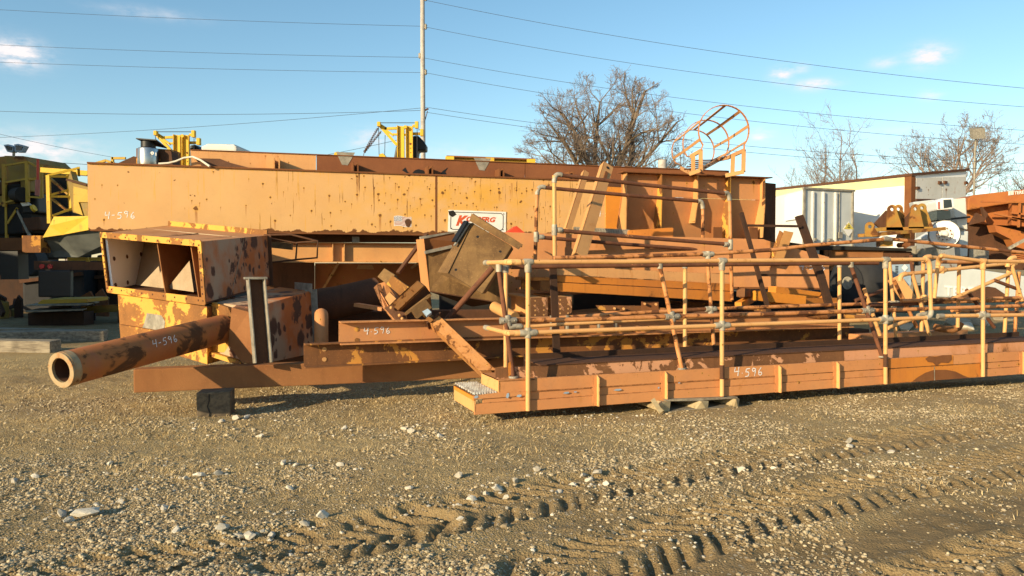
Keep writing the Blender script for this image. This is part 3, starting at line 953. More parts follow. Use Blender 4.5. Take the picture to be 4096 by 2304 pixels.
wire((200, 170.0), 70, (423, 134.0), PY, .4, 'slack overhead wire behind the chain of the right hoist', .014)
wire((425.5, 27.0), PY, (1060, 109.5), YR, .55, 'overhead wire right of the pole passing over the big bare oak')
wire((426.5, 0.5), PY, (1060, 91.5), YR, .50, 'highest overhead wire right of the pole', .011)
wire((423, 57.8), PY, (1060, 132.5), YR, .55, 'overhead wire right of the pole crossing the top of the oak, upper of two')
wire((425.5, 72.8), PY, (1060, 146.5), YR, .55, 'overhead wire right of the pole crossing the oak crown, lower of two')
wire((428.5, 107.6), PY, (1060, 165.0), YR, .50, 'thin overhead wire from the side arm toward the hooped cage, upper of two', .011)
wire((426.0, 112.2), PY, (1060, 172.5), YR, .50, 'thin overhead wire from the pole toward the hooped cage, lower of two', .011)

# far floodlight pole at the right
fb = gbase(971.5, 70)
fl = thing('floodlight_pole', 'far grey floodlight pole standing right of the white trailer doors', 'light pole', fb)
t_ = at((976, 136), 70); m = MB(); m.tube([fb, at((975, 150), 70), t_], .09, 8); m.build('pole', M['galv_old'], fl)
m = MB(); m.box(at((977.5, 133), 70), (.55, 0, .05), (0, .25, .1), (-.06, 0, .45)); m.build('lamp_head', M['galv_old'], fl)
m = MB(); m.tube([at((972.5, 141), 70), at((966, 140), 70), at((964, 137), 70)], .05, 6); m.build('side_bracket', M['galv_old'], fl)
# ------------------------------------------------------------------ rolled sections
def extr(mb, p0, p1, n, up, prof):
    p0, p1, n, up = Vector(p0), Vector(p1), Vector(n), Vector(up)
    return mb.prism([p0 + n * a + up * b for a, b in prof], p1 - p0)

def i_prof(h, w, tf=.018, tw=.012):
    return [(-w / 2, 0), (w / 2, 0), (w / 2, tf), (tw / 2, tf), (tw / 2, h - tf), (w / 2, h - tf), (w / 2, h), (-w / 2, h), (-w / 2, h - tf), (-tw / 2, h - tf), (-tw / 2, tf), (-w / 2, tf)]

def c_prof(h, w, tf=.016, tw=.012):
    """channel open towards the viewer: web at the back"""
    return [(-w, 0), (0, 0), (0, tf), (-w + tw, tf), (-w + tw, h - tf), (0, h - tf), (0, h), (-w, h)]

def quad_plate(mb, fr, ps, off, th):
    """plate on a frame's plane from picture points, th thick, backwards"""
    pts = [fr.pt(p, off) for p in ps]
    return mb.prism(pts, -fr.n * th)

UP = Vector((0, 0, 1))

# ------------------------------------------------------------------ the long peach trough
T = Frame(87, 12.6, 626, 14.95)
tb = T.pt((436, 265)); 
trough = thing('screening_trough', 'long peach steel box with running rust spots and a white sign plate on it', 'machine', (tb.x, tb.y, 0))
m = MB(); quad_plate(m, T, [(87.2, 162.8), (435.6, 175.6), (435.6, 234.8), (88.4, 230.3)], 0, .02); m.build('side_plate', M['peach'], trough)
m = MB(); quad_plate(m, T, [(436.6, 175.6), (607, 181.0), (607, 237.3), (436.6, 234.8)], 0, .02); m.build('side_plate', M['peach'], trough)
m = MB(); quad_plate(m, T, [(435.2, 175.6), (437.2, 175.6), (437.2, 235.0), (435.2, 235.0)], .004, .012); m.build('weld_seam', M['rust'], trough)
m = MB(); quad_plate(m, T, [(606, 180.6), (626, 181.4), (626, 238), (606, 237.4)], .03, .03); m.build('end_plate', M['orange_clean'], trough)
m = MB(); quad_plate(m, T, [(606.4, 180.5), (625.6, 181.4), (625.6, 187.5), (606.4, 186.5)], .034, .003); m.build('rust_band', M['rust_dark'], trough)
# ledge on top, running back to the wall
m = MB(); m.prism([T.pt((86.8, 161.8), .03), T.pt((609, 180.2), .03), T.pt((609, 181.6), .03), T.pt((86.8, 163.4), .03)], -T.n * .42)
m.build('top_ledge', M['rust'], trough)
m = MB(); m.prism([T.pt((90, 229.4), .025), T.pt((607, 236.8), .025), T.pt((607, 238.0), .025), T.pt((90, 230.8), .025)], -T.n * .36)
m.build('bottom_ledge', M['rust'], trough)
m = MB(); m.prism([T.pt((87.4, 163.2), -.02), T.pt((87.9, 163.2), -.02), T.pt((89.1, 230.2), -.02), T.pt((88.5, 230.2), -.02)], -T.n * .36); m.build('end_cap', M['rust'], trough)
WO = -.36
def wallp(pl): return [T.pt(p, WO) for p in pl]
m = MB(); m.prism(wallp([(190.5, 149.6), (232, 152.0), (256, 152.3), (316, 154.6), (316, 174.8), (192, 170)]), -T.n * .05); m.build('rear_wall', M['peach_streak'], trough)
m = MB(); m.prism(wallp([(316.6, 154.7), (423, 158.9), (525, 163.0), (524.6, 180), (316.6, 175)]), -T.n * .045); m.build('rear_wall', M['rust_wall'], trough)
m = MB(); m.prism(wallp([(525.4, 163.0), (608, 166.2), (729, 171.2), (729, 186), (525.4, 180)]), -T.n * .045); m.build('rear_wall', M['rust_wall'], trough)
m = MB(); m.prism([T.pt((190, 149.2), WO + .02), T.pt((316, 154.0), WO + .02), T.pt((729, 170.6), WO + .02), T.pt((729, 171.3), WO + .02), T.pt((316, 154.8), WO + .02), T.pt((190, 149.9), WO + .02)], -T.n * .09); m.build('wall_lip', M['rust'], trough)
m = MB(); m.prism([T.pt(q(1, 1735, 408), WO + .03), T.pt(q(1, 1960, 412), WO + .10), T.pt(q(1, 2060, 450), WO + .18), T.pt(q(1, 2230, 494), WO + .3), T.pt(q(1, 1800, 480), WO + .1)], -T.n * .02); m.build('dark_plate', M['rust_dark'], trough)  # dark sloping plate drawn for the shadowed hollow at the wall's end
for xs, ang in (((274.5, 279.5, 158.6), 1), ((353, 357.5, 162.6), 0), ((427.3, 431.5, 166.4), 0), ((498.4, 502.2, 169.0), 0), ((567.6, 571.6, 171.8), 0)):
    a, b, yt = xs
    m = MB()
    for k, px in enumerate((a, b)):
        zt = T.pt((px, yt), -.1).z; zb = T.pt((px, 162.6 + (px - 87.2) * .0359), -.1).z
        s0 = T.s(px, -.1)
        m.box8([T.at(s0, zb, .0 - .02), T.at(s0 + .022, zb, -.02), T.at(s0 + .022, zt, -.02), T.at(s0, zt, -.02),
                T.at(s0, zb, WO), T.at(s0 + .022, zb, WO), T.at(s0 + .022, zt, WO), T.at(s0, zt, WO)])
    m.build('bracket', M['peach_plain'] if a < 300 else M['rust'], trough)
# pale welded repairs low on the brown wall
for w_, x_, y_ in ((3, 850, 405), (3, 2072, 455)):
    p = T.pt(q(w_, x_, y_), WO + .004); m = MB()
    m.prism([p - T.d * .16 + UP * .10, p + T.d * .17 + UP * .10, p + T.d * .04 - UP * .13, p - T.d * .06 - UP * .12], T.n * .002); m.build('worn_patch', M['galv_old'], trough)
for pl in ([(1355, 515), (1385, 490), (1405, 530), (1440, 548), (1410, 549), (1380, 530)], [(1440, 548), (1470, 515), (1500, 505), (1545, 515), (1575, 552)], [(1690, 550), (1720, 520), (1750, 500), (1765, 490), (1740, 530), (1755, 555)]):
    m = MB(); m.prism([T.pt(q(3, *p), WO + .003) for p in pl], T.n * .002); m.build('torn_hole', M['black'], trough)

# sign plate with its writing
def signpt(x, y, off=.012): return T.pt(q(3, x, y), off)
sg = MB().prism([signpt(1770, 868), signpt(2283, 886), signpt(2281, 1072), signpt(1765, 1063)], -T.n * .01).build('sign_plate', M['sign_white'], trough)
m = MB(); fr_ = [(1792, 905), (1810, 888), (2240, 900), (2258, 920), (2256, 1030), (2240, 1050), (1806, 1042), (1788, 1025)]
for i in range(8):
    a, b = signpt(*fr_[i], .0135), signpt(*fr_[(i + 1) % 8], .0135)
    dd = (b - a).normalized(); m.prism([a - T.n.cross(dd) * .006, b - T.n.cross(dd) * .006, b + T.n.cross(dd) * .006, a + T.n.cross(dd) * .006], T.n * .001)
m.build('border_line', M['sign_black'], sg)
rt = (signpt(2283, 886) - signpt(1770, 868)).normalized(); un = (signpt(1770, 868) - signpt(1765, 1063)).normalized()
un = (un - rt * un.dot(rt)).normalized()
kx0 = signpt(1835, 1010, .0135)
wK = (signpt(1945, 1010) - signpt(1835, 1010)).length
text_mesh('letter', 'K', kx0, rt, un, (signpt(1850, 915) - signpt(1850, 1010)).length, M['sign_red'], sg, shear=.35, bold=.05, depth=.002, width=wK)
k2 = signpt(1928, 972, .0135)
text_mesh('lettering', 'OLBERG', k2, rt, un, (signpt(1940, 925) - signpt(1940, 972)).length, M['sign_red'], sg, shear=.3, bold=.045, depth=.002, width=(signpt(2192, 972) - signpt(1928, 972)).length)
m = MB()
for x, y in ((1792, 1035), (2256, 1045), (2262, 905)): m.dome(signpt(x, y, .012), T.n, .012, .006, 8, 3)
m.build('screw', M['sign_black'], sg)
p_ = signpt(1802, 902, .0135); m = MB()
m.prism([p_ - rt * .07 + un * .04, p_ + rt * .02 + un * .06, p_ + rt * .08 - un * .01, p_ + rt * .01 - un * .06, p_ - rt * .05 - un * .03], T.n * .001); m.build('chipped_corner', M['soot_shade'], sg)

# flag decal
def flagpt(u, v, off):
    wv = math.sin(u * 5.6 + .2) * .10 + .03
    x = 1288 + u * 146; y = 930 + v * 78 - wv * 60 + u * 4
    return T.pt(q(3, x, y), off)
def wavy(mb, u0, u1, v0, v1, off, n=14):
    for i in range(n):
        a = u0 + (u1 - u0) * i / n; b = u0 + (u1 - u0) * (i + 1) / n
        mb.prism([flagpt(a, v0, off), flagpt(b, v0, off), flagpt(b, v1, off), flagpt(a, v1, off)], T.n * .0008)
fl_ = MB(); wavy(fl_, -.03, 1.03, -.05, 1.1, .002); fl_ = fl_.build('flag_decal', M['sign_white'], trough)
m = MB()
for k in range(7): wavy(m, .0, 1.0, k * 2 / 13 + .01, (k * 2 + 1) / 13 + .01, .0032)
m.build('stripes', M['flag_red'], fl_)
m = MB(); wavy(m, .0, .46, .0, .55, .0044, 8); m.build('canton', M['flag_blue'], fl_)
m = MB()
for r_ in range(4):
    for c_ in range(5):
        p = flagpt(.05 + c_ * .088 + (r_ % 2) * .03, .07 + r_ * .13, .0056)
        m.prism([p + T.d * (.011 * math.cos(a)) + UP * (.011 * math.sin(a)) for a in (0, 1.26, 2.51, 3.77, 5.03)], T.n * .0006)
m.build('stars', M['sign_white'], fl_)
p = T.pt(q(3, 1410, 985), .006); m = MB()
m.prism([p + T.d * (.055 * math.cos(a) * (1 + .2 * math.sin(3 * a))) + UP * (.075 * math.sin(a)) for a in [i * .5236 for i in range(12)]], T.n * .0006); m.build('rust_spot', M['rust_dark'], fl_)
chalk('4-596', T.pt(q(1, 930, 940), .002), T.d, UP, .105, M['chalk'], trough, .013, seed=3, gaps=.25)
chalk('4.596', T.pt(q(5, 1010, 545), .002), T.d, UP, .10, M['chalk'], trough, .012, seed=4, gaps=.1)

# ------------------------------------------------------------------ girder and red hopper under the trough
U = Frame(87, 12.85, 626, 15.2)
ub = U.pt((345, 265))
gird = thing('cross_girder', 'long peach girder running directly under the big box, with a stiffener pair', 'beam', (ub.x, ub.y, 0))
def ubeam(px): return U.pt((px, 262.5 + (px - 270) * .002), 0)
p0, p1 = U.pt((240, 262.3), -.1), U.pt((520, 263.0), -.1)
hg = U.pt((345, 242.5), 0).z - U.pt((345, 262.6), 0).z
m = MB(); extr(m, p0, p1, U.n, UP, i_prof(hg, .22)); m.build('girder', M['peach_plain'], gird)
for px in (q(3, 735, 1200)[0], q(3, 838, 1200)[0]):
    a = U.pt((px, 262), -.01); z0, z1 = p0.z + .02, p0.z + hg - .02
    m = MB(); s0 = U.s(px)
    m.box8([U.at(s0, z0, 0), U.at(s0 + .015, z0, 0), U.at(s0 + .015, z1, 0), U.at(s0, z1, 0), U.at(s0, z0, -.095), U.at(s0 + .015, z0, -.095), U.at(s0 + .015, z1, -.095), U.at(s0, z1, -.095)])
    m.build('stiffener', M['peach_plain'], gird)
# packing between girder and trough
m = MB(); extr(m, U.pt((250, 242), -.35), U.pt((520, 243), -.35), U.n, UP, [(-.02, 0), (0, 0), (0, .28), (-.02, .28)]); m.build('packer_plate', M['rust_dark'], gird)
m = MB(); s0 = U.s(352.5); z0 = p0.z + hg
m.box8([U.at(s0, z0, .02), U.at(s0 + .12, z0, .02), U.at(s0 + .12, z0 + .10, .02), U.at(s0, z0 + .10, .02), U.at(s0, z0, -.1), U.at(s0 + .12, z0, -.1), U.at(s0 + .12, z0 + .10, -.1), U.at(s0, z0 + .10, -.1)])
m.build('packer_block', M['galv_old'], gird)

HP = Frame(87, 14.3, 626, 16.6)
hb_ = HP.pt((360, 265))
hop = thing('red_hopper', 'red brown steel hopper in deep shade below the girder', 'hopper', (hb_.x, hb_.y, 0))
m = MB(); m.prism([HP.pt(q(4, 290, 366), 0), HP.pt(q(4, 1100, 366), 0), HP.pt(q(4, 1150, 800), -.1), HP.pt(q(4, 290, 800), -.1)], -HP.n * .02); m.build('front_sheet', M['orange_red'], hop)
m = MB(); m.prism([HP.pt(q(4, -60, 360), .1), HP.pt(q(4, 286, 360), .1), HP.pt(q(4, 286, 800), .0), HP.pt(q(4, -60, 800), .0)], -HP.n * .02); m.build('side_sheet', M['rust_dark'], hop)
m = MB(); m.bar(HP.pt(q(4, 460, 366), .03), HP.pt(q(4, 312, 615), .03), .05, .05); m.build('rib', M['peach_plain'], hop)
m = MB(); m.bar(HP.pt(q(4, 1040, 366), .03), HP.pt(q(4, 985, 405), .03), .05, .05); m.build('rib', M['peach_plain'], hop)
m = MB(); m.prism([HP.pt(q(4, x, y), .35) for x, y in ((605, 380), (705, 380), (718, 412), (590, 410))], -HP.n * .05); m.build('clip', M['peach_plain'], hop)

# ------------------------------------------------------------------ ribbed panel right of the trough
P = Frame(625, 13.4, 764, 14.3)
pb2 = P.pt((695, 265))
pan = thing('ribbed_panel', 'salmon hopper side with five sloping stiffener ribs under a thin top flange', 'hopper side', (pb2.x, pb2.y, 0))
sA, sB = P.s(625), P.s(765.5)
zt0 = P.pt((625, 172.5)).z; zt1 = P.pt((765, 178)).z
zk = P.pt((690, 197)).z; zb = P.pt((690, 246)).z
def ztop(s): return zt0 + (zt1 - zt0) * (s - sA) / (sB - sA)
m = MB(); m.box8([P.at(sA, zk, -.14), P.at(sB, zk, -.14), P.at(sB, ztop(sB), -.14), P.at(sA, ztop(sA), -.14), P.at(sA, zk, -.155), P.at(sB, zk, -.155), P.at(sB, ztop(sB), -.155), P.at(sA, ztop(sA), -.155)])
m.build('upper_sheet', M['salmon_light'], pan)
m = MB(); m.box8([P.at(sA, zb, -.42), P.at(sB, zb, -.42), P.at(sB, zk - .004, -.14), P.at(sA, zk - .004, -.14), P.at(sA, zb, -.435), P.at(sB, zb, -.435), P.at(sB, zk - .004, -.155), P.at(sA, zk - .004, -.155)])
m.build('lower_sheet', M['salmon_light'], pan)
m = MB(); e = .12
m.box8([P.at(sA - .05, ztop(sA) + .003, .02), P.at(sB + .12, ztop(sB) + .003, .02), P.at(sB + .12, ztop(sB) + .02, .02), P.at(sA - .05, ztop(sA) + .02, .02), P.at(sA - .05, ztop(sA) + .003, -.2), P.at(sB + .12, ztop(sB) + .003, -.2), P.at(sB + .12, ztop(sB) + .02, -.2), P.at(sA - .05, ztop(sA) + .02, -.2)])
m.build('top_flange', M['rust'], pan)
for i, (px, foot) in enumerate(((626, 0), (661, 0.0), (697, .3), (729.5, .0), (764, .12))):
    s0 = P.s(px); zt_ = ztop(s0); zf = zb + foot * (zk - zb) * 1.6
    th = .016
    prof = [(0, zt_), (0, zk - .1), (-.03 - foot * .2, zf), (-.45, zf), (-.14, zk), (-.14, zt_)]
    m = MB(); m.prism([P.at(s0, z, o) for o, z in prof], P.d * th)
    m.build('rib', M['peach_plain'] if i not in (1, 3) else M['yellow_peel'], pan)
m = MB()
sC = P.s(778.5, -.2)
m.box8([P.at(sB - .02, zb, -.46), P.at(sC, zb, -.30), P.at(sC, ztop(sC) - .06, -.30), P.at(sB - .02, ztop(sB) - .05, -.2), P.at(sB - .02, zb, -.48), P.at(sC, zb, -.34), P.at(sC, ztop(sC) - .06, -.34), P.at(sB - .02, ztop(sB) - .05, -.22)])
m.build('end_sheet', M['rust_dark'], pan)  # dark rust colour stands in for the shade on this sheet
for wx in (1985, 2280):
    a = P.pt(q(5, wx + 25, 690), -.1); m = MB()
    m.box(a, P.d * .09, P.n * .01, UP * .11); m.box(a - P.n * .1 - UP * .10, P.d * .09, P.n * .1, UP * .01)
    m.build('foot_bracket', M['rust'], pan)

# ------------------------------------------------------------------ salmon box beam lying in front of it
B = Frame(507, 12.0, 829, 13.0)
bb = B.pt((660, 265))
bx = thing('box_beam', 'long salmon box beam with a tapered right end lying beneath the ribbed panel', 'beam', (bb.x, bb.y, 0))
m = MB(); m.prism([B.pt(p) for p in ((492, 231.8), (763.6, 239.2), (781.7, 245), (829.4, 257), (829.4, 288.8), (725, 287.8), (492, 298))], -B.n * .45)
m.build('beam_body', M['salmon_light'], bx, bevel=.008)
m = MB(); m.prism([B.pt(p, .012) for p in ((720, 286.6), (829.4, 287.9), (829.4, 289.6), (720, 288.6))], -B.n * .05); m.build('bottom_lip', M['rust'], bx)
chalk('4.596', B.pt(q(11, 612, 995), .002), B.d, UP, .115, M['chalk'], bx, .013, seed=6)
# bracket leaning on the beam
a0, a1 = B.pt(q(11, 528, 675), .30), B.pt(q(11, 425, 955), .10)
br = thing('leaning_bracket', 'short peach angle bracket leaning on the box beam behind the dark ladder', 'bracket', (a1.x, a1.y, a1.z))
m = MB(); m.bar(a0, a1, .17, .012, B.d); m.build('plate', M['peach_plain'], br)
m = MB(); m.bar(a0 - B.d * .09 - B.n * .06, a1 - B.d * .09 - B.n * .06, .012, .12, B.d); m.build('flange', M['yellow_peel'], br)
# red wedge, grating and orange plate on the beam
p = B.pt((516, 230), -.2)
m = MB(); m.prism([B.pt(x, -.15) for x in (q(5, 255, 692), q(5, 345, 628), q(5, 418, 690))], -B.n * .3)
o = m.build('wedge', M['red_plastic']); tag(o, 'bright red wedge shaped plate on the box beam beside the brown bin', 'plate')
gr = thing('grating_panel', 'dark open grating panel lying behind the two leaning peach bars', 'grating', tuple(B.pt(q(5, 1120, 690), -.15)))
m = MB()
ga, gb_, gc, gd = [B.pt(q(5, *x), -.2) for x in ((820, 640), (1280, 664), (1285, 706), (820, 690))]
n_ = 22
for i in range(n_ + 1):
    t = i / n_; m.bar(ga.lerp(gb_, t), gd.lerp(gc, t) + (gb_ - ga) * .012, .008, .02)
for i in range(5):
    t = i / 4; m.bar(ga.lerp(gd, t), gb_.lerp(gc, t), .010, .016)
m.build('mesh', M['galv_old'], gr)
m = MB(); m.prism([B.pt(q(5, *x), -.24) for x in ((825, 645), (1280, 668), (1285, 706), (825, 700))], -B.n * .02); m.build('backing', M['rust_dark'], gr)
m = MB(); m.prism([B.pt(q(5, *x), -.12) for x in ((1278, 664), (1622, 642), (1642, 645), (1640, 722), (1272, 708))], -B.n * .25)
o = m.build('steel_plate', M['orange']); tag(o, 'clean orange steel plate propped on the box beam right of the grating', 'plate')

# the two leaning bars
def lean_bar(lbl, top, Yt, bot, Yb, w, d):
    a, b = at(top, Yt), at(bot, Yb)
    r_ = thing('leaning_channel', lbl, 'bar', tuple(b))
    dr = (a - b).normalized(); side = dr.cross(Vector((.25, -.97, 0))).normalized()
    out = side.cross(dr).normalized()
    if out.y > 0: out = -out
    mb = MB(); L_ = (a - b)
    mb.prism([b + side * (w / 2) , b - side * (w / 2), b - side * (w / 2) - out * .012, b + side * (w / 2) - out * .012], L_)
    mb.build('web', M['peach_plain'], r_)
    lf = -1 if (b - side * w).x < b.x else 1
    mb = MB(); mb.prism([b + side * (lf * w / 2), b + side * (lf * w / 2) - out * d, b + side * (lf * (w / 2 - .012)) - out * d, b + side * (lf * (w / 2 - .012))], L_)
    mb.build('flange', M['peach_plain'], r_)
    return r_, a, b, side, out
lean_bar('narrower peach channel bar leaning on the trough, with a rusty upper end', q(5, 925, 175), 13.3, q(5, 775, 655), 12.3, .10, .09)
r_, a, b, side, out = lean_bar('longer peach channel bar leaning across the trough and box beam, bolt hole at its top', q(5, 1108, 118), 13.0, q(5, 878, 872), 11.4, .19, .12)
m = MB(); hp_ = a.lerp(b, .045) + out * .002; m.tube([hp_, hp_ + out * .003], .03, 12); m.build('bolt_hole', M['soot_shade'], r_)
m = MB(); m.bar(a.lerp(b, .10) - side * 0 + out * .01, a.lerp(b, .20) + out * .01, .05, .02, side); m.build('rust_patch', M['rust'], r_)

# ------------------------------------------------------------------ hooped ladder cage on top
def c13(x, y, Y): return at(q(13, x, y), Y)
cage = thing('ladder_cage', 'peach safety cage of hoops with its ladder, lying on top of the ribbed panel', 'ladder cage', tuple(c13(2000, 1030, 14.5)))
def hoop(cx, cy, Y, rad, legL, legR, mat):
    c = c13(cx, cy, Y); pts = []
    for i in range(27):
        a = math.radians(215 - i * 250 / 26)
        pts.append(c + Vector((math.cos(a) * rad, .0, math.sin(a) * rad)))
    pts = [legL] + pts + [legR]
    m = MB()
    for i in range(len(pts) - 1):
        d = pts[i + 1] - pts[i]
        m.bar(pts[i] - d * .03, pts[i + 1] + d * .03, .058, .012, Vector((0, 1, 0)))
    m.build('hoop', mat, cage)
    return c
Y1, Y2, Y3 = 13.4, 14.4, 15.7
rad = .425
L1, R1 = c13(1938, 860, Y1), c13(2312, 865, Y1)
L2, R2 = c13(1845, 915, Y2), c13(2185, 890, Y2)
L3, R3 = c13(1760, 985, Y3), c13(2040, 930, Y3)
h1 = hoop(2135, 692, Y1, rad, L1, R1, M['salmon']); h2 = hoop(1982, 800, Y2, rad * .98, L2, R2, M['salmon']); h3 = hoop(1872, 868, Y3, rad * .98, L3, R3, M['salmon'])
for deg in (200, 155, 88, 50, 10, -28):
    a = math.radians(deg); v = Vector((math.cos(a), 0, math.sin(a))) * (rad - .01)
    m = MB(); tv = Vector((-math.sin(a), 0, math.cos(a)))
    m.bar(h1 + v, h2 + v, .05, .01, tv); m.bar(h2 + v, h3 + v, .05, .01, tv)
    m.build('strap', M['peach_plain'], cage)
# ladder rails and rungs
for nm, pts in (('rail', [c13(1862, 1062, Y1), c13(1768, 1012, Y2 + .5)]), ('rail', [c13(2150, 1078, Y1), c13(2310, 1045, Y1 - .05)]), ('rail', [c13(1838, 1066, Y1 - .02), c13(1935, 1032, Y1 - .05)]),
                ('rail', [c13(1932, 1030, Y1), c13(2090, 945, Y3)]), ('side_bar', [c13(1938, 855, Y1), c13(1938, 1036, Y1)]), ('side_bar', [c13(2308, 855, Y1), c13(2304, 1048, Y1)]),
                ('side_bar', [c13(2216, 905, Y1 + .1), c13(2210, 1066, Y1 + .1)]), ('side_bar', [c13(1873, 900, Y1 + .1), c13(1873, 1050, Y1 + .1)]),
                ('grab_rail', [c13(2310, 862, Y1), c13(2170, 925, Y2)]), ('grab_rail', [c13(2170, 925, Y2), c13(2085, 945, Y3)]), ('grab_rail', [c13(1938, 866, Y1), c13(1850, 915, Y1 + .4)])):
    m = MB(); m.bar(pts[0], pts[1], .065, .03, UP); m.build(nm, M['peach_plain'], cage)
for t in (.05, .28, .5, .72, .95):
    a = c13(1790, 1030, Y1 + .3).lerp(c13(1890, 945, Y3), t); b = c13(1985, 1010, Y1 + .3).lerp(c13(2085, 942, Y3), t)
    m = MB(); m.tube([a, b], .013, 8); m.build('rung', M['rust_dark'], cage)

# ------------------------------------------------------------------ pipe rail helpers
def tee(mb, p, ax, r=.033, ln=.055):
    p = Vector(p); ax = Vector(ax).normalized(); mb.tube([p - ax * ln, p - ax * ln * .8, p + ax * ln * .8, p + ax * ln], [r, r * 1.12, r * 1.12, r], 12)

def elbow(mb, a, c, b, r=.034):
    """a short bend from a through corner c to b"""
    a, c, b = Vector(a), Vector(c), Vector(b); pts = []
    for i in range(9):
        t = i / 8
        pts.append(a * (1 - t) ** 2 + c * 2 * t * (1 - t) + b * t * t)
    mb.tube(pts, r, 12)

# ------------------------------------------------------------------ raised access platform with pipe rails
W = Frame(554, 10.85, 731, 11.85)
wb = W.pt((640, 280))
plat = thing('access_platform', 'short orange access platform with upright pipe rails, raised above the scrap pile', 'platform', tuple(W.pt((640, 294), -.3)))
layers = [((556, 266.0), (731, 274.5), (731, 283.2), (556, 274.6), M['peach_streak']), ((556, 275.3), (731, 283.9), (731, 291.0), (556, 281.6), M['orange']), ((554.5, 282.3), (732, 291.8), (732, 301.6), (554.5, 291.0), M['orange'])]
for k, (a, b, c, d, mt) in enumerate(layers):
    m = MB(); quad_plate(m, W, [a, b, c, d], .0 if k != 1 else -.02, .03); m.build('side_channel', mt, plat)
m = MB(); m.prism([W.pt(p, -.03) for p in ((556, 279), (731, 287.5), (731, 299), (556, 289.5))], -W.n * .85); m.build('deck', M['rust_dark'], plat)
# stepped left end
sL = W.s(554)
def wz(y): return W.pt((554, y)).z
def endbox(s0, s1, z0, z1, o0, o1): return [W.at(s0, z0, o0), W.at(s1, z0, o0), W.at(s1, z1, o0), W.at(s0, z1, o0), W.at(s0, z0, o1), W.at(s1, z0, o1), W.at(s1, z1, o1), W.at(s0, z1, o1)]
m = MB(); m.box8(endbox(sL - .20, sL - .005, wz(290.5), wz(281), 0, -.75)); m.build('end_channel', M['yellow_peel'], plat)
m = MB()
for k in range(9):
    o_ = -.02 - k * .085
    m.box8(endbox(sL - .30, sL - .005, wz(280.6), wz(277.4), o_, o_ - .02))
m.build('step_tread', M['orange'], plat)
# posts and rails
fp1t, fp1b = W.pt((554.2, 175.5), .035), W.pt((554.8, 288), .035)
fp2t, fp2b = W.pt((729.5, 194), .035), W.pt((732, 300), .035)
bo = -.82
rp1t, rp1b = W.pt((537.2, 188), bo), W.pt((534.8, 274), bo)
rp2t, rp2b = W.pt((702.8, 202.5), bo), W.pt((703.0, 280), bo)
RP = .028
for a, b, mt in ((fp1t, fp1b, 'pipe_paint'), (fp2t, fp2b, 'pipe_worn'), (rp1t, rp1b, 'pipe_worn'), (rp2t, rp2b, 'pipe_worn')):
    m = MB(); m.tube([a, a.lerp(b, .5), b], RP, 12); m.build('post', M[mt], plat)
rails = [(W.pt((557.5, 174.8), .035), W.pt((727.6, 193.6), .035)), (W.pt((541, 187.2), bo), W.pt((701, 201.4), bo)), (W.pt((556, 230.2), .035), W.pt((729.6, 244.4), .035)), (W.pt((538.5, 237.2), bo), W.pt((702.6, 249.8), bo))]
for a, b in rails:
    m = MB(); m.tube([a, a.lerp(b, .5) - UP * .006, b], RP, 12); m.build('rail', M['pipe_rust'], plat)
m = MB(); elbow(m, fp1t - UP * .10, fp1t + UP * .045, rails[0][0] + W.d * .06); m.build('elbow', M['galv'], plat)
m = MB(); elbow(m, rp1t - UP * .10, rp1t + UP * .045, rails[1][0] + W.d * .06); m.build('elbow', M['galv'], plat)
m = MB(); elbow(m, rp2t - UP * .10, rp2t + UP * .045, rails[1][1] - W.d * .06); m.build('elbow', M['galv'], plat)
m = MB(); elbow(m, fp2t - UP * .10, fp2t + UP * .045, rails[0][1] - W.d * .06); m.build('elbow', M['galv_old'], plat)
for p, ax in ((W.pt((554.4, 230), .035), UP), (W.pt((536.2, 237), bo), UP), (W.pt((730.4, 244.6), .035), UP)):
    m = MB(); tee(m, p, ax, .034, .075); tee(m, p + W.d * (.08 if p.x < 3 else -.08), W.d, .034, .04); m.build('tee_fitting', M['galv'], plat)
for p in (W.pt((554.4, 230), .035) + W.d * .09, W.pt((730.4, 244.6), .035) - W.d * .09):
    m = MB(); m.dome(p + W.n * .03, W.n, .014, .015, 8, 3); m.build('set_screw', M['galv_old'], plat)
# ------------------------------------------------------------------ left hopper with its open mouth
def H(x, y, Y): return at(q(2, x, y), Y)
YA, YB, YC = 10.5, 9.2, 11.3           # mouth left, mouth right, back right
fl_, fr2 = H(652, 132, YA), H(1296, 187, YB)
br2, bl = H(1722, 147, YC), H(1085, 84, YC + 1.3)
lfl, lfr = H(697, 508, YA), H(1326, 590, YB)
lbr, lbl = H(1738, 470, YC), H(1100, 420, YC + 1.3)
chute = thing('feed_chute', 'rusty square mouthed feed chute with cream lined inside, tilted towards the pipe', 'chute', tuple(onz(q(2, 1200, 960), 0)))
def shell(mb, a, b, c, d, inward, th=.02):
    n = Vector(inward).normalized() * th
    mb.box8([a, b, c, d, a + n, b + n, c + n, d + n])
cen = (fl_ + fr2 + br2 + bl + lfl + lfr + lbr + lbl) / 8
def inw(a, b, c):
    n = (b - a).cross(c - a).normalized()
    return n if n.dot(cen - a) > 0 else -n
m = MB(); shell(m, fl_, fr2, br2, bl, inw(fl_, fr2, br2)); m.build('top_sheet', M['salmon_light'], chute)
m = MB(); shell(m, fr2, br2, lbr, lfr, inw(fr2, br2, lbr)); m.build('side_sheet', M['hopper_spots'], chute)
m = MB(); shell(m, fl_, bl, lbl, lfl, inw(fl_, bl, lbl)); m.build('side_sheet', M['rust'], chute)
m = MB(); shell(m, lfl, lfr, lbr, lbl, inw(lfl, lfr, lbr)); m.build('floor_sheet', M['rust_dark'], chute)
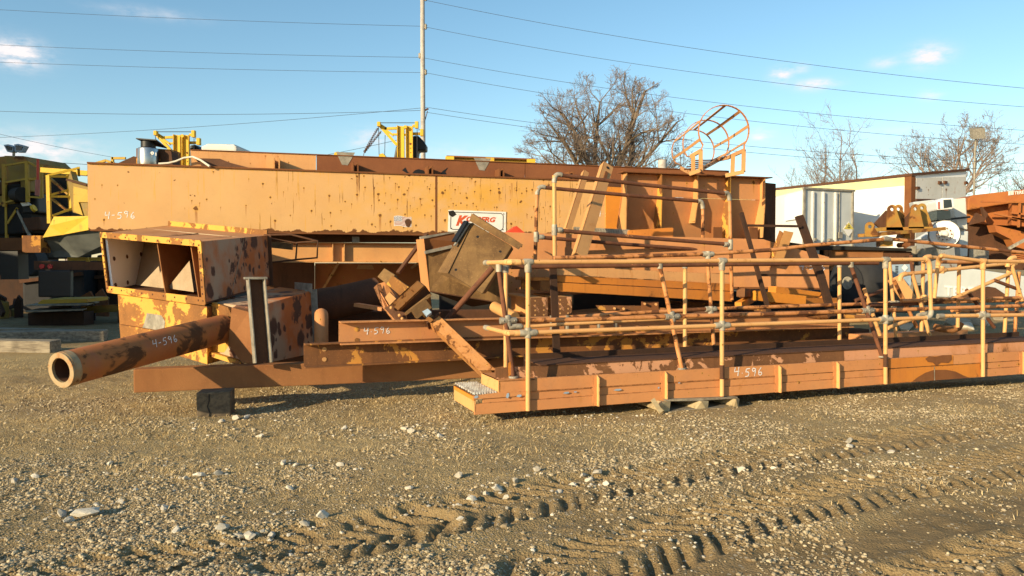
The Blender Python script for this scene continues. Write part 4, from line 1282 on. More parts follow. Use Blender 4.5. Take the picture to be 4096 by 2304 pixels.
# liner on the left inside wall, ends along a slanting line
nl = inw(fl_, bl, lfl)
e_top, e_bot = fl_.lerp(bl, .60) , lfl.lerp(lbl, .34)
ln_pts = [fl_ + nl * .03, e_top + nl * .03, e_bot + nl * .03, lfl + nl * .03]
ln_c = sum(ln_pts, Vector()) / 4
ln_pts = [ln_c + (p - ln_c) * .955 for p in ln_pts]
liner = MB().prism(ln_pts, nl * .03).build('liner', M['cream'], chute)
def linp(u, v): return ln_pts[0].lerp(ln_pts[1], u).lerp(ln_pts[3].lerp(ln_pts[2], u), v) + nl * .031
for u, v in ((.1, .07), (.46, .07), (.93, .05), (.12, .46), (.5, .46), (.95, .46), (.1, .93), (.6, .93)):
    m = MB(); m.dome(linp(u, v), nl, .032, .014, 10, 3); m.build('bolt', M['rust_dark'], liner)
# sloping back plate and two dividers
bt0, bb0 = e_top, e_bot
bt1 = fr2.lerp(br2, .60); bb1 = lfr.lerp(lbr, .34)
nb = (bt1 - bt0).cross(bb0 - bt0).normalized()
m = MB(); m.box8([bt0, bt1, bb1, bb0, bt0 + Vector((.0, .02, 0)), bt1 + Vector((0, .02, 0)), bb1 + Vector((0, .02, 0)), bb0 + Vector((0, .02, 0))]); m.build('back_slope', M['slope'], chute)
for pl3 in ([(905, 470), (1046, 487), (1022, 345)], [(1078, 488), (1248, 512), (1220, 312)]):
    zz = [H(x, y, YA + (YB - YA) * ((x - 660) / 640.) + .32) for x, y in pl3]
    m = MB(); m.prism(zz, Vector((-.01, .02, 0))); m.build('gusset', M['slope'], chute)  # added triangle standing in for a sunlit patch of the back slope
for t in (.56, .88):
    dt = fl_.lerp(fr2, t - .015).lerp(bl.lerp(br2, t), .04); dbm = lfl.lerp(lfr, t + .03).lerp(lbl.lerp(lbr, t), .04)
    ft, fb2 = bt0.lerp(bt1, t), bb0.lerp(bb1, t)
    sd = (fr2 - fl_).normalized()
    m = MB(); m.prism([dt, ft, fb2, dbm], sd * .016); m.build('divider', M['rust_beam'], chute)
# mouth rim with bolts and the flanges
mouth = [fl_, fr2, lfr, lfl]; mc = sum(mouth, Vector()) / 4
mn = (fr2 - fl_).cross(lfl - fl_).normalized()
if mn.y > 0: mn = -mn
for i in range(4):
    a, b = mouth[i], mouth[(i + 1) % 4]
    ax = (b - a).normalized(); ins = mn.cross(ax); ins = ins if ins.dot(mc - a) > 0 else -ins
    w_ = (.06, .055, .075, .03)[i]
    m = MB(); m.prism([a - ins * .015, b - ins * .015, b + ins * w_, a + ins * w_], mn * .016)
    rim = m.build('rim', M['yellow_peel'], chute)
    for k in range(9):
        m = MB(); m.dome(a.lerp(b, (k + .5) / 9) + ins * w_ * .5 + mn * .016, mn, .014, .008, 7, 2); m.build('rim_bolt', M['rust_dark'], rim)
for a, b, c in ((bl, br2, UP),):
    m = MB(); m.bar(a + UP * .03, b + UP * .03, .09, .02, UP); m.build('back_flange', M['yellow_peel'], chute)
m = MB(); m.bar(br2 + UP * .02, lbr, .012, .1, Vector((0, 1, 0))); m.build('back_flange', M['rust_dark'], chute)
# lower body, peeling yellow paint
g0, g1 = H(757, 522, YA - .05), H(1332, 606, YB + .02)
k0, k1 = H(775, 812, YA - .15), H(1335, 980, YB + .0)
bk = Vector((.10, 1.6, .0))
m = MB(); m.box8([g0, g1, k1, k0, g0 + bk, g1 + bk, k1 + bk, k0 + bk]); m.build('lower_body', M['yellow_peel'], chute, bevel=.01)
fnn = (g1 - g0).cross(k0 - g0).normalized(); fnn = -fnn if fnn.y > 0 else fnn
rnd = random.Random(4)
pc = g0.lerp(k1, .5) + (g1 - g0) * -.06 + fnn * .004
fu = (g1 - g0).normalized(); fv = fnn.cross(fu)
m = MB(); m.prism([pc + fu * (math.cos(i * .4488) * rnd.uniform(.2, .38)) + fv * (math.sin(i * .4488) * rnd.uniform(.17, .27)) for i in range(14)], fnn * .002); m.build('bare_patch', M['galv_old'], chute)
f0, f1 = H(768, 722, YA - .22), H(1010, 762, 9.75)
m = MB(); m.prism([f0, f1, H(1010, 806, 9.75), H(776, 800, YA - .22)], Vector((.02, .10, 0))); m.build('bottom_flange', M['yellow_peel'], chute)

# ------------------------------------------------------------------ elbow box, pipe and post
ebx = thing('elbow_box', 'scorched orange steel box with a pale bolted flange, joined to the big pipe', 'box', tuple(onz(q(2, 1750, 975), 0)))
e0, e1, e2, e3 = H(1388, 580, 9.45), H(1640, 612, 8.95), H(2005, 505, 10.6), H(1800, 480, 11.0)
d0, d1, d2 = H(1330, 900, 9.45), H(1650, 985, 8.95), H(2022, 905, 10.6)
d3 = d2 + (e3 - e2)
m = MB(); m.box8([e0, e1, e2, e3, d0, d1, d2, d3]); m.build('box_body', M['hopper_spots'], ebx, bevel=.006)
m = MB(); m.bar(e2 + UP * .02 - Vector((0, .02, 0)), d2, .012, .16, Vector((0, 1, 0))); m.build('end_flange', M['galv_old'], ebx)
fbar0, fbar1 = H(1900, 500, 10.9), H(2008, 512, 10.5)
m = MB(); m.bar(fbar0 + UP * .05, fbar1 + UP * .05, .12, .014, UP); m.build('top_flange', M['galv_old'], ebx)
m = MB(); m.prism([H(1388, 578, 9.4), H(1490, 610, 9.2), H(1560, 750, 9.2), H(1470, 900, 9.3), H(1330, 890, 9.4)], Vector((-.03, -.03, 0))); m.build('left_face', M['yellow_peel'], ebx)
m = MB(); m.prism([H(1492, 612, 8.93), H(1600, 640, 8.9), H(1640, 975, 8.9), H(1560, 970, 8.95), H(1470, 850, 9.0)], Vector((.05, .09, 0))); m.build('gusset', M['rust_beam'], ebx)
m = MB(); m.bar(H(1325, 900, 9.35), H(1560, 972, 8.98), .05, .05); m.build('bottom_rim', M['yellow_peel'], ebx)

pe, pf = H(408, 1012, 7.25), H(1440, 748, 9.15)
pd = (pe - pf).normalized(); pr = .165
pipe = thing('steel_pipe', 'thick rusty orange pipe with a cream ring at its open end, marked in chalk', 'pipe', (pe.x, pe.y, 0))
u, w = perp(pd); vs = []; SEG = 40; rings = [(pe, pr), (pf, pr)]
m = MB(); m.tube([pe.lerp(pf, i / 12) for i in range(13)], pr, SEG, False)
pm = paint('pipe paint over brown rust', (.42, .14, .045), (.36, .11, .035), patches=.43, pscale=2.4, drips=False, dirt=.4, rust=(.13, .055, .022))
m.build('pipe_wall', pm, pipe)
m = MB(); m.tube([pe + pd * .001, pe.lerp(pf, .5)], pr * .70, SEG, False); m.build('bore', M['rust_dark'], pipe)
m = MB(); m.ring(pe + pd * .012, pd, pr * .70, pr * 1.0, .03, SEG); m.build('end_ring', M['ring'], pipe)
m = MB(); m.ring(pe - pd * .03, pd, pr * 1.003, pr * 1.02, .07, SEG); m.build('collar', M['ring'], pipe)
# chalk number follows the pipe's near side
cdir = -pd; nn = (CAMP - pe.lerp(pf, .5)); nn = (nn - pd * nn.dot(pd)).normalized(); upv = nn.cross(cdir)
if upv.z < 0: upv = -upv
chalk('4-596', pe.lerp(pf, .43) + nn * (pr + .003) - upv * .01, cdir, upv, .075, M['chalk'], pipe, .008, seed=9)

pst = thing('steel_post', 'upright pale channel post standing between the elbow box and the brown beam', 'post', tuple(H(1690, 965, 8.75)))
pa, pb3 = H(1645, 428, 8.8), H(1690, 965, 8.72)
sdx = Vector((.86, -.5, 0))
m = MB(); m.bar(pa, pb3, .15, .012, Vector((.8, .6, 0))); m.build('web', M['rust_dark'], pst)
off_ = Vector((.8, .6, 0)) * .075
m = MB(); m.bar(pa + off_ + Vector((.03, -.04, 0)), pb3 + off_ + Vector((.03, -.04, 0)), .012, .10, Vector((.8, .6, 0))); m.build('flange', M['galv_old'], pst)
m = MB(); m.bar(pa - off_ + Vector((.0, -.03, 0)), pb3 - off_ + Vector((.0, -.03, 0)), .012, .09, Vector((.8, .6, 0))); m.build('flange', M['galv_old'], pst)
m = MB(); m.box(pa + UP * .01, (.11, .05, 0), (-.03, .07, 0), (0, 0, .012)); m.build('cap_plate', M['galv_old'], pst)

# ------------------------------------------------------------------ long beams on the ground
LB = Frame(134, 8.45, 480, 9.55)
l0, l1 = LB.pt((133.6, 393.0)), LB.pt((480, 378.0))
dl = (l1 - l0); l2 = l0 + dl * 2.35
hB = LB.pt((133.6, 369.5)).z - l0.z
lb = thing('long_beam', 'long brown rusted box beam lying lowest, its left end propped on a dark block', 'beam', (l0.x, l0.y, 0))
m = MB(); m.prism([l0, l0 + UP * hB, l2 + UP * hB, l2], -LB.n * .20); m.build('beam_body', M['rust_beam'], lb, bevel=.012)

C2 = Frame(305, 8.5, 854, 11.9)
c0 = C2.pt((305.5, 368.6)); c1 = C2.pt((854, 339))
h2 = C2.pt((305.5, 344)).z - c0.z
ch2 = thing('steel_channel', 'lower of the two stacked channels, rust brown with yellow flaking paint inside', 'channel beam', tuple(c0))
m = MB(); extr(m, c0, c1, C2.n, UP, c_prof(h2, .10)); m.build('channel_body', M['rust_flaked'], ch2)
m = MB()
for dz in (.3, .72):
    p = c0 + C2.d * .22 + UP * h2 * dz - C2.n * .087; m.tube([p, p + C2.n * .004], .026, 12)
m.build('bolt_holes', M['peach_plain'], ch2)
C1 = Frame(340.6, 8.62, 854, 11.7)
c0 = C1.pt((340.8, 345.2)); c1 = C1.pt((854, 327.5))
h1_ = C1.pt((340.8, 321.6)).z - c0.z
ch1 = thing('steel_channel', 'upper of the two stacked channels, salmon painted with a chalk number at its left end', 'channel beam', tuple(c0))
m = MB(); extr(m, c0, c1, C1.n, UP, c_prof(h1_, .11)); m.build('channel_body', M['salmon_light'], ch1)
m = MB()
for dz in (.15, .62):
    p = c0 + C1.d * .20 + UP * h1_ * dz - C1.n * .097; m.tube([p, p + C1.n * .004], .026, 12)
m.build('bolt_holes', M['yellow_peel'], ch1)
chalk('4.596', C1.pt(q(4, 640, 882), -.095), C1.d, UP, .075, M['chalk'], ch1, .009, seed=11, gaps=.1)
for k, px in enumerate((q(6, 1065, 700)[0], q(6, 1325, 700)[0], q(6, 1465, 700)[0], q(6, 935, 700)[0])):
    s0 = C1.s(px); m = MB(); b0 = C1.at(s0, c0.z + .03, .03); m.bar(b0, b0 + UP * (h1_ - .03), .02, .05, C1.d); m.build('hook_clip', M['galv_old'], ch1)
# dark green-black joist seen between the catwalk posts
J = Frame(500, 9.9, 700, 10.9)
jo = thing('dark_joist', 'dark joist with pale upright cleats, low behind the left rail posts of the catwalk', 'beam', tuple(J.pt((560, 369))))
m = MB(); m.prism([J.pt(q(6, *p)) for p in ((600, 745), (1240, 735), (1240, 870), (600, 905))], -J.n * .1); m.build('joist_body', M['soot_shade'], jo)
for x in (690, 815, 1075, 1220):
    m = MB(); m.bar(J.pt(q(6, x, 745), .03), J.pt(q(6, x - 5, 875), .03), .035, .05, J.d); m.build('cleat', M['galv_old'], jo)
m = MB(); m.bar(J.pt(q(6, 590, 905), .05), J.pt(q(6, 975, 885), .05), .03, .03); m.build('bottom_edge', M['galv_old'], jo)

# block under the beam
kb0 = onz((196.5, 419.5), -.01)
blk = thing('wooden_block', 'dark cracked timber block propping the left end of the brown beam', 'block', tuple(kb0))
kt = 1.6 - (394.5 - 265) * kb0.y / F
m = MB(); a = Vector(kb0); b = onz((230.5, 417.5), -.01); dp = Vector((-.05, .28, 0)); up_ = UP * (kt + .02)
m.box8([a, b, b + dp, a + dp, a + up_, b + up_ , b + dp + up_, a + dp + up_]); m.build('block', M['timber_dark'], blk, bevel=.012)
m = MB(); cpts = [a.lerp(b, .36) + UP * (kt * t) + Vector((math.sin(t * 9) * .012, -.002, 0)) for t in (0, .25, .5, .75, 1)]
m.tube(cpts, .007, 5); m.build('crack', M['black'], blk)

# ------------------------------------------------------------------ dark elbow pipe behind, under the bin
ep = thing('duct_pipe', 'dark round duct running into shade behind the elbow box', 'pipe', tuple(at(q(4, 450, 700), 10.8)))
m = MB(); m.tube([at(q(4, 200, 690), 11.8), at(q(4, 460, 650), 12.0), at(q(4, 740, 585), 12.3)], .25, 20, True); m.build('duct', M['rust_dark'], ep)
m = MB(); m.tube([at(q(4, 335, 960), 9.7), at(q(4, 335, 780), 9.7), at(q(4, 335, 740), 9.9)], .085, 14)
o = m.build('stub_pipe', M['salmon']); tag(o, 'short dull salmon stub pipe standing just right of the elbow box', 'pipe')

# ------------------------------------------------------------------ brown bins
def Z4(x, y, Y): return at(q(4, x, y), Y)
binA = thing('steel_bin', 'olive brown steel bin with a salmon corner strip, the lower and larger of two', 'bin', tuple(Z4(1200, 660, 10.7)))
tl, tm, tr = Z4(1022, 196, 11.0), Z4(1078, 190, 10.7), Z4(1400, 150, 10.9)
ll, lm, lr = Z4(1062, 560, 11.0), Z4(1122, 575, 10.7), Z4(1615, 655, 10.9)
bk = Vector((.25, 1.0, .02))
m = MB(); m.box8([tm, tr, lr, lm, tm + bk, tr + bk, lr + bk, lm + bk]); 
m = MB(); m.prism([Z4(1084, 290, 10.72), Z4(1270, 250, 10.85), Z4(1560, 260, 10.9), lr, lm], Vector((.05, .02, 0))); m.build('front_sheet', M['bin_brown'], binA)
m = MB(); m.prism([tm, Z4(1330, 140, 11.1), Z4(1560, 240, 11.1), Z4(1270, 255, 10.87), Z4(1084, 285, 10.74)], Vector((.05, .06, 0))); m.build('inner_sheet', M['rust'], binA)
m = MB(); m.prism([tl, tm, lm, ll], Vector((.03, .5, 0))); m.build('corner_strip', M['salmon'], binA)
m = MB(); m.bar(Z4(1050, 186, 10.9), Z4(1330, 142, 11.1), .05, .04); m.build('top_rim', M['galv_old'], binA)
m = MB(); m.bar(Z4(1084, 290, 10.68), Z4(1280, 246, 10.8), .05, .04); m.build('fold_rim', M['galv_old'], binA)
m = MB(); m.prism([lm, lr, lr + Vector((-.4, .9, -.1)), lm + Vector((.1, .9, -.05))], UP * .015); m.build('bottom_sheet', M['rust_dark'], binA)

binB = thing('steel_bin', 'olive brown steel bin tipped on its corner in front of the white sign', 'bin', tuple(Z4(1300, 560, 10.1)))
ba, bb_, bc, bd = Z4(1425, 72, 10.25), Z4(1718, 245, 10.15), Z4(1500, 592, 9.85), Z4(1250, 440, 9.95)
dep = Vector((.02, .75, -.02))
m = MB(); m.box8([ba, bb_, bc, bd, ba + dep, bb_ + dep, bc + dep, bd + dep]); m.build('bin_body', M['bin_brown'], binB, bevel=.012)
m = MB(); m.prism([Z4(1372, 98, 10.30), Z4(1400, 76, 10.24), Z4(1428, 76, 10.23), Z4(1252, 440, 9.93), Z4(1178, 432, 10.05)], Vector((.02, .05, .0))); m.build('side_sheet', M['bin_brown'], binB)
m = MB(); m.prism([Z4(1178, 434, 10.03), Z4(1252, 440, 9.94), Z4(1502, 592, 9.84), Z4(1418, 548, 10.2)], Vector((.01, .03, .01))); m.build('bottom_sheet', M['bin_brown'], binB)
m = MB(); fa, fb3 = Z4(1432, 12, 10.3), Z4(1782, 232, 10.1); fdir = (fb3 - fa).normalized(); fu_ = fdir.cross(Vector((0, 1, 0))).normalized()
fu_ = fu_ if fu_.z < 0 else -fu_
m.prism([Z4(1424, 6, 10.08), Z4(1797, 234, 9.98), Z4(1764, 268, 9.97), Z4(1408, 60, 10.07)], Vector((0, .02, 0))); m.build('top_flange', M['bin_brown'], binB)
m = MB(); m.prism([fa, fb3, fb3 + dep * 1.05, fa + dep * 1.05], -fu_ * .012); m.build('lid_flange', M['rust_dark'], binB)
m = MB(); m.bar(Z4(1385, 62, 10.2), Z4(1296, 212, 10.1), .09, .02, Vector((.7, -.3, .5))); m.build('lug_strip', M['black'], binB)
m = MB(); m.bar(Z4(1405, 75, 10.2), Z4(1300, 240, 10.08), .035, .02, Vector((.7, -.3, .5))); m.build('torn_seam', M['galv_old'], binB)
nB = (bb_ - ba).cross(bd - ba).normalized(); nB = -nB if nB.y > 0 else nB
for x, y in ((1468, 176), (1632, 284), (1395, 462), (1310, 415)):
    p = Z4(x, y, 10.0); t = (ba - p).dot(nB) / (p - CAMP).normalized().dot(nB); p = p + (p - CAMP).normalized() * t
    m = MB(); m.tube([p - nB * .001, p + nB * .003], .018, 10); m.build('hole', M['black'], binB)
# thin dark diagonal bars near the bins
for w_, A_, Ya, B_, Yb, th, lb_ in ((3, (1575, 1085), 11.4, (1320, 1430), 11.0, .07, 'dark flat bar leaning against the left side of the brown bins'),):
    m = MB(); m.bar(at(q(w_, *A_), Ya), at(q(w_, *B_), Yb), th, .03); o = m.build('flat_bar', M['rust_dark']); tag(o, lb_, 'bar')

# ------------------------------------------------------------------ the leaning arm with its bracket
arm = thing('bracket_arm', 'rusty peach arm leaning on the catwalk end, a heavy bolted bracket at its upper end', 'arm', tuple(Z4(1550, 1160, 8.85)))
t0, t1 = Z4(1118, 800, 9.05), Z4(1190, 747, 9.1)
b0, b1 = Z4(1478, 1162, 8.62), Z4(1622, 1145, 8.66)
am = paint('arm paint freckled with rust', (.46, .22, .075), (.38, .17, .06), patches=.36, pscale=8.0, spots=.5, sscale=9.0, drips=False, dirt=.5)
ad = ((b0 + b1) / 2 - (t0 + t1) / 2).normalized(); aw = (t1 - t0); aw = (aw - ad * aw.dot(ad)); awn = aw.normalized(); aout = ad.cross(awn); aout = -aout if aout.y > 0 else aout
Wd = aw.length * .98
La = 1.52 * ((b0 + b1) / 2 - (t0 + t1) / 2).length / 1.52
s_ = (t0 + t1) / 2
def ap(l, a, o): return s_ + ad * l + awn * a + aout * o
m = MB(); m.box8([ap(0, -Wd / 2, 0), ap(0, Wd / 2, 0), ap(La + .04, Wd / 2, 0), ap(La - .09, -Wd / 2, 0), ap(0, -Wd / 2, -.012), ap(0, Wd / 2, -.012), ap(La + .04, Wd / 2, -.012), ap(La - .09, -Wd / 2, -.012)]); m.build('web', am, arm)
for sg_ in (-1, 1):
    m = MB(); a = sg_ * (Wd / 2 - .006)
    m.box8([ap(0, a - .006, -.012), ap(0, a + .006, -.012), ap(La, a + .006, -.012), ap(La, a - .006, -.012), ap(0, a - .006, -.13), ap(0, a + .006, -.13), ap(La, a + .006, -.13), ap(La, a - .006, -.13)]); m.build('flange', am, arm)
m = MB(); m.box(ap(-.01, 0, -.06), ad * .010, awn * (Wd / 2 + .03), aout * .09); m.build('end_plate', M['rust_dark'], arm)
# bracket: plates and angles
m = MB(); m.prism([Z4(x, y, 9.02) for x, y in ((1062, 742), (1078, 718), (1145, 778), (1122, 800))], Vector((.03, .16, 0))); m.build('neck', M['yellow_peel'], arm)
m = MB(); m.bar(Z4(1000, 735, 9.0), Z4(1105, 655, 9.05), .13, .13, Vector((0, 1, .2))); m.build('cross_bar', M['bin_brown'], arm)
m = MB(); m.bar(Z4(945, 735, 9.05), Z4(1120, 600, 9.15), .16, .03, Vector((0, 1, .1))); m.build('angle_leg', M['bin_brown'], arm)
m = MB(); m.prism([Z4(845, 668, 9.0), Z4(1032, 492, 9.1), Z4(1078, 530, 9.15), Z4(890, 708, 9.05)], Vector((.02, .04, -.01))); m.build('angle_leg', am, arm)
m = MB(); m.prism([Z4(890, 708, 9.05), Z4(1078, 530, 9.15), Z4(1120, 590, 9.35), Z4(940, 740, 9.25)], Vector((.02, .04, -.01))); m.build('angle_leg', M['rust_dark'], arm)
m = MB(); m.prism([Z4(808, 518, 9.3), Z4(850, 455, 9.35), Z4(968, 540, 9.3), Z4(905, 600, 9.25)], Vector((.03, .06, -.02))); m.build('shelf_plate', M['yellow_peel'], arm)
m = MB(); m.prism([Z4(742, 465, 9.4), Z4(792, 404, 9.45), Z4(868, 452, 9.4), Z4(812, 520, 9.35)], Vector((.03, .06, -.02))); m.build('end_plate', M['bin_brown'], arm)
m = MB(); m.prism([Z4(715, 545, 9.3), Z4(738, 520, 9.35), Z4(760, 590, 9.3), Z4(800, 690, 9.2), Z4(880, 790, 9.1), Z4(855, 785, 9.1), Z4(780, 690, 9.2)], Vector((.04, .04, 0))); m.build('cheek_plate', M['salmon'], arm)
m = MB(); m.prism([Z4(738, 520, 9.42), Z4(800, 500, 9.45), Z4(880, 620, 9.4), Z4(850, 700, 9.3), Z4(800, 690, 9.28)], Vector((.03, .05, 0))); m.build('cheek_plate', M['salmon_light'], arm)
m = MB(); m.prism([Z4(790, 690, 9.15), Z4(845, 670, 9.1), Z4(950, 735, 9.1), Z4(960, 790, 9.1), Z4(880, 790, 9.1)], Vector((.03, .08, 0))); m.build('cheek_plate', M['rust_dark'], arm)
m = MB(); m.prism([Z4(795, 615, 9.24), Z4(830, 575, 9.28), Z4(878, 625, 9.25), Z4(830, 672, 9.2)], Vector((.01, .03, 0))); m.build('lug', M['peach_plain'], arm)
m = MB()
for x, y in ((842, 690), (902, 745), (922, 770)): m.dome(Z4(x, y, 9.05), Vector((-.3, -.9, .2)), .02, .02, 8, 3)
m.build('bolts', M['peach_plain'], arm)
m = MB(); m.box(Z4(1098, 722, 8.98), awn * .035, ad * .05, aout * .02); m.build('latch', M['decal_blue'], arm)

# diagonal rusty strut (pipe) in front of the bins
m = MB(); m.tube([Z4(1575, 400, 9.3), Z4(1245, 775, 9.35)], .035, 12); o = m.build('strut_pipe', M['pipe_rust']); tag(o, 'dark rusty strut pipe slanting from the catwalk rail down to the arm', 'pipe')
m = MB(); m.tube([Z4(1650, 915, 9.6), Z4(1540, 1065, 9.55)], .035, 12); o = m.build('strut_pipe', M['rust_dark']); tag(o, 'short dark strut pipe low behind the first catwalk posts', 'pipe')
# ------------------------------------------------------------------ the catwalk in front
K = Frame(528, 8.12, 982, 10.18)
kb = K.pt((700, 390))
cat = thing('catwalk', 'long salmon steel catwalk with pipe handrails lying across the front right', 'walkway', (kb.x, kb.y, 0))
FW = .62                                     # how deep the deck reaches back
def kedge(px): return 411.0 - (px - 528) * (34.0 / 454)      # bottom edge of the face in the picture
def ktop(px): return 378.6 - (px - 528) * (27.6 / 496)
E0, E1 = 498.5, 1062.0
def kband(px, t): return K.pt((px, ktop(px) * (1 - t) + kedge(px) * t))
def face(mb, x0, x1, t0, t1, off, th):
    a, b, c, d = kband(x0, t0), kband(x1, t0), kband(x1, t1), kband(x0, t1)
    o = K.n * off
    mb.prism([a + o, b + o, c + o, d + o], -K.n * th)
m = MB(); face(m, E0, 953.0, 0, .395, 0, .03); m.build('side_channel', M['salmon'], cat, bevel=.004)
m = MB(); face(m, E0 - 15, 953.0, .415, .665, -.012, .03); m.build('side_channel', M['salmon'], cat)
m = MB(); face(m, E0 - 24, 953.0, .675, 1.0, 0, .03); m.build('side_channel', M['salmon'], cat, bevel=.004)
for t0, t1, o in ((0, .395, 0), (.415, .665, -.012), (.675, 1, 0)):
    m = MB(); face(m, 953.4, E1, t0, t1, o, .03); m.build('side_channel', M['salmon'], cat)
m = MB(); face(m, E0 + 1, E1, .02, .98, -.035, .01); m.build('backing_sheet', M['rust_dark'], cat)
# the orange rusty length between two posts
m = MB(); face(m, 888.5, 953, .01, .39, .003, .004); m.build('worn_band', M['orange'], cat)
m = MB(); face(m, 888.5, 980, .42, .98, .003, .004); m.build('worn_band', M['orange'], cat)
# rust stains and scorched places
def stain_on(lst, mt):
    pts = [K.pt(q(12, *p), .009) for p in lst]; m = MB(); m.prism(pts, K.n * .0012); m.build('rust_stain', M[mt], cat)
stain_on([(1655, 1085), (1700, 1050), (1760, 1015), (1830, 992), (1832, 1077), (1740, 1090)], 'rust')
stain_on([(1840, 992), (1930, 990), (2010, 1005), (2080, 1040), (2130, 1058), (2000, 1066), (1840, 1076)], 'rust')
stain_on([(1760, 900), (1790, 878), (1850, 882), (1900, 870), (1975, 868), (1980, 905), (1950, 935), (1890, 930), (1850, 960), (1820, 930), (1780, 925)], 'rust')
stain_on([(1832, 965), (1837, 965), (1839, 1078), (1834, 1078)], 'galv')
# serrated bottom edge of the upper channel
for px0, px1 in ((528, 590), (598, 660), (666, 720), (724, 774)):
    m = MB()
    n_ = int((px1 - px0) / 1.35)
    for i in range(n_):
        px = px0 + (px1 - px0) * (i + .5) / n_
        p = kband(px, .398) + K.n * .002
        m.prism([p - K.d * .0045, p + K.d * .0045, p + K.d * .003 - UP * .007, p - K.d * .003 - UP * .007], -K.n * .01)
    m.build('serration', M['salmon'], cat)
for px in (596.5, 664.5, 778, 836, 1022):
    a, b = kband(px, .0), kband(px, 1.0)
    m = MB(); m.prism([a, a + K.n * .055 - UP * .03, b + K.n * .055, b], K.d * .010)
    sf = m.build('stiffener', M['pipe_paint'], cat)
    m = MB(); o = K.d * -.045; m.prism([a + o + K.n * .001, a + K.n * .001, b + K.n * .001, b + o + K.n * .001], K.n * .006); m.build('stiffener_foot', M['salmon'], sf)
# deck, back edge and toe board
def deckpt(px, back, dz=0): 
    p = kband(px, 0) - K.n * back; p.z += dz; return p
DS = [(500, 852.5, M['rust_peel'], M['rust_peel']), (853, E1, M['rust_peel_more'], M['rust_peel_more'])]
WB, WH = .13, .105
for x0, x1, mt, mt2 in DS:
    m = MB(); m.box8([deckpt(x0, WB, -.06), deckpt(x1, WB, -.06), deckpt(x1, WB + .02, WH), deckpt(x0, WB + .02, WH), deckpt(x0, WB + .02, -.06), deckpt(x1, WB + .02, -.06), deckpt(x1, WB + .04, WH), deckpt(x0, WB + .04, WH)])
    m.build('inner_web', mt, cat)
m = MB(); m.box8([deckpt(500, .032, -.09), deckpt(E1, .032, -.09), deckpt(E1, WB - .002, -.09), deckpt(500, WB - .002, -.09), deckpt(500, .032, -.10), deckpt(E1, .032, -.10), deckpt(E1, WB - .002, -.10), deckpt(500, WB - .002, -.10)]); m.build('slot_shade', M['rust_black'], cat)  # near-black strip stands in for the shadow line behind the face
for x0, x1, mt in ((545, 760, 'rust_dark'), (760.5, E1, 'rust_dark')):
    m = MB(); m.box8([deckpt(x0, WB + .005, WH + .002), deckpt(x1, WB + .005, WH + .002), deckpt(x1, FW, WH + .004), deckpt(x0, FW, WH + .004), deckpt(x0, WB + .005, WH + .014), deckpt(x1, WB + .005, WH + .014), deckpt(x1, FW, WH + .016), deckpt(x0, FW, WH + .016)]); m.build('deck_plate', M[mt], cat)
    m = MB(); m.box8([deckpt(x0, FW, WH - .10), deckpt(x1, FW, WH - .10), deckpt(x1, FW, WH + .075), deckpt(x0, FW, WH + .075), deckpt(x0, FW + .02, WH - .10), deckpt(x1, FW + .02, WH - .10), deckpt(x1, FW + .02, WH + .075), deckpt(x0, FW + .02, WH + .075)])
    m.build('toe_board', M['rust_black'], cat)
m = MB(); m.box8([deckpt(545, FW + .025, -.33), deckpt(E1, FW + .025, -.33), deckpt(E1, FW + .025, -.002), deckpt(545, FW + .025, -.002), deckpt(545, FW + .05, -.33), deckpt(E1, FW + .05, -.33), deckpt(E1, FW + .05, -.002), deckpt(545, FW + .05, -.002)]); m.build('rear_channel', M['salmon'], cat)
# left end: block, tread and lower slab
def kp(x, y, off=0): return K.pt(q(6, x, y), off)
a, b = kp(505, 1082), kp(505, 1178)
bk = -K.n * .60
m = MB(); m.prism([a, b, b + bk, a + bk], K.d * .02); m.build('end_sheet', M['pipe_paint'], cat)
m = MB(); m.prism([a, a + bk, a + bk + K.d * .62, a + K.d * .40], -UP * .014); m.build('end_top', M['salmon'], cat)
lo0, lo1 = kp(303, 1245), kp(303, 1343)
m = MB(); m.prism([lo0, lo1, lo1 + bk * 1.3, lo0 + bk * 1.3], K.d * .02); m.build('end_sheet', M['pipe_paint'], cat)
m = MB()
g0, g1 = kp(300, 1200), kp(500, 1185)
gl = (g1 - g0).dot(K.d)
m = MB(); m.prism([g0 - UP * .004, g0 + K.d * gl - UP * .004, g0 + K.d * gl - UP * .004 + bk * 1.28, g0 - UP * .004 + bk * 1.28], UP * .003); m.build('tread_plate', M['rust_black'], cat)
m = MB()
for i in range(9):
    for k in range(9):
        p = g0 + K.d * (gl * (i + .5) / 9) + bk * (1.28 * (k + .5) / 9)
        m.prism([p - K.d * .008 - K.n * .014, p + K.d * .008 - K.n * .014, p + K.d * .008 + K.n * .014, p - K.d * .008 + K.n * .014], UP * .022)
for k in range(9):
    p = g0 + bk * (1.28 * (k + .5) / 9); m.bar(p + UP * .002, p + K.d * gl + UP * .002, .008, .006, UP)
for i in range(9):
    p = g0 + K.d * (gl * (i + .5) / 9); m.bar(p + UP * .003, p + bk * 1.28 + UP * .003, .006, .006, UP)
grt = m.build('step_grating', M['white_dirty'], cat)
m = MB(); m.prism([kp(298, 1205, .004), kp(505, 1182, .004), kp(728, 1172, .004), kp(728, 1205, .004), kp(298, 1238, .004)], -K.n * .02); m.build('step_nosing', M['salmon'], cat)
m = MB(); m.prism([g0 - UP * .02, g0 - UP * .06, g0 - UP * .06 + bk * 1.29, g0 - UP * .02 + bk * 1.29], K.d * .02); m.build('end_sheet', M['orange_clean'], cat)
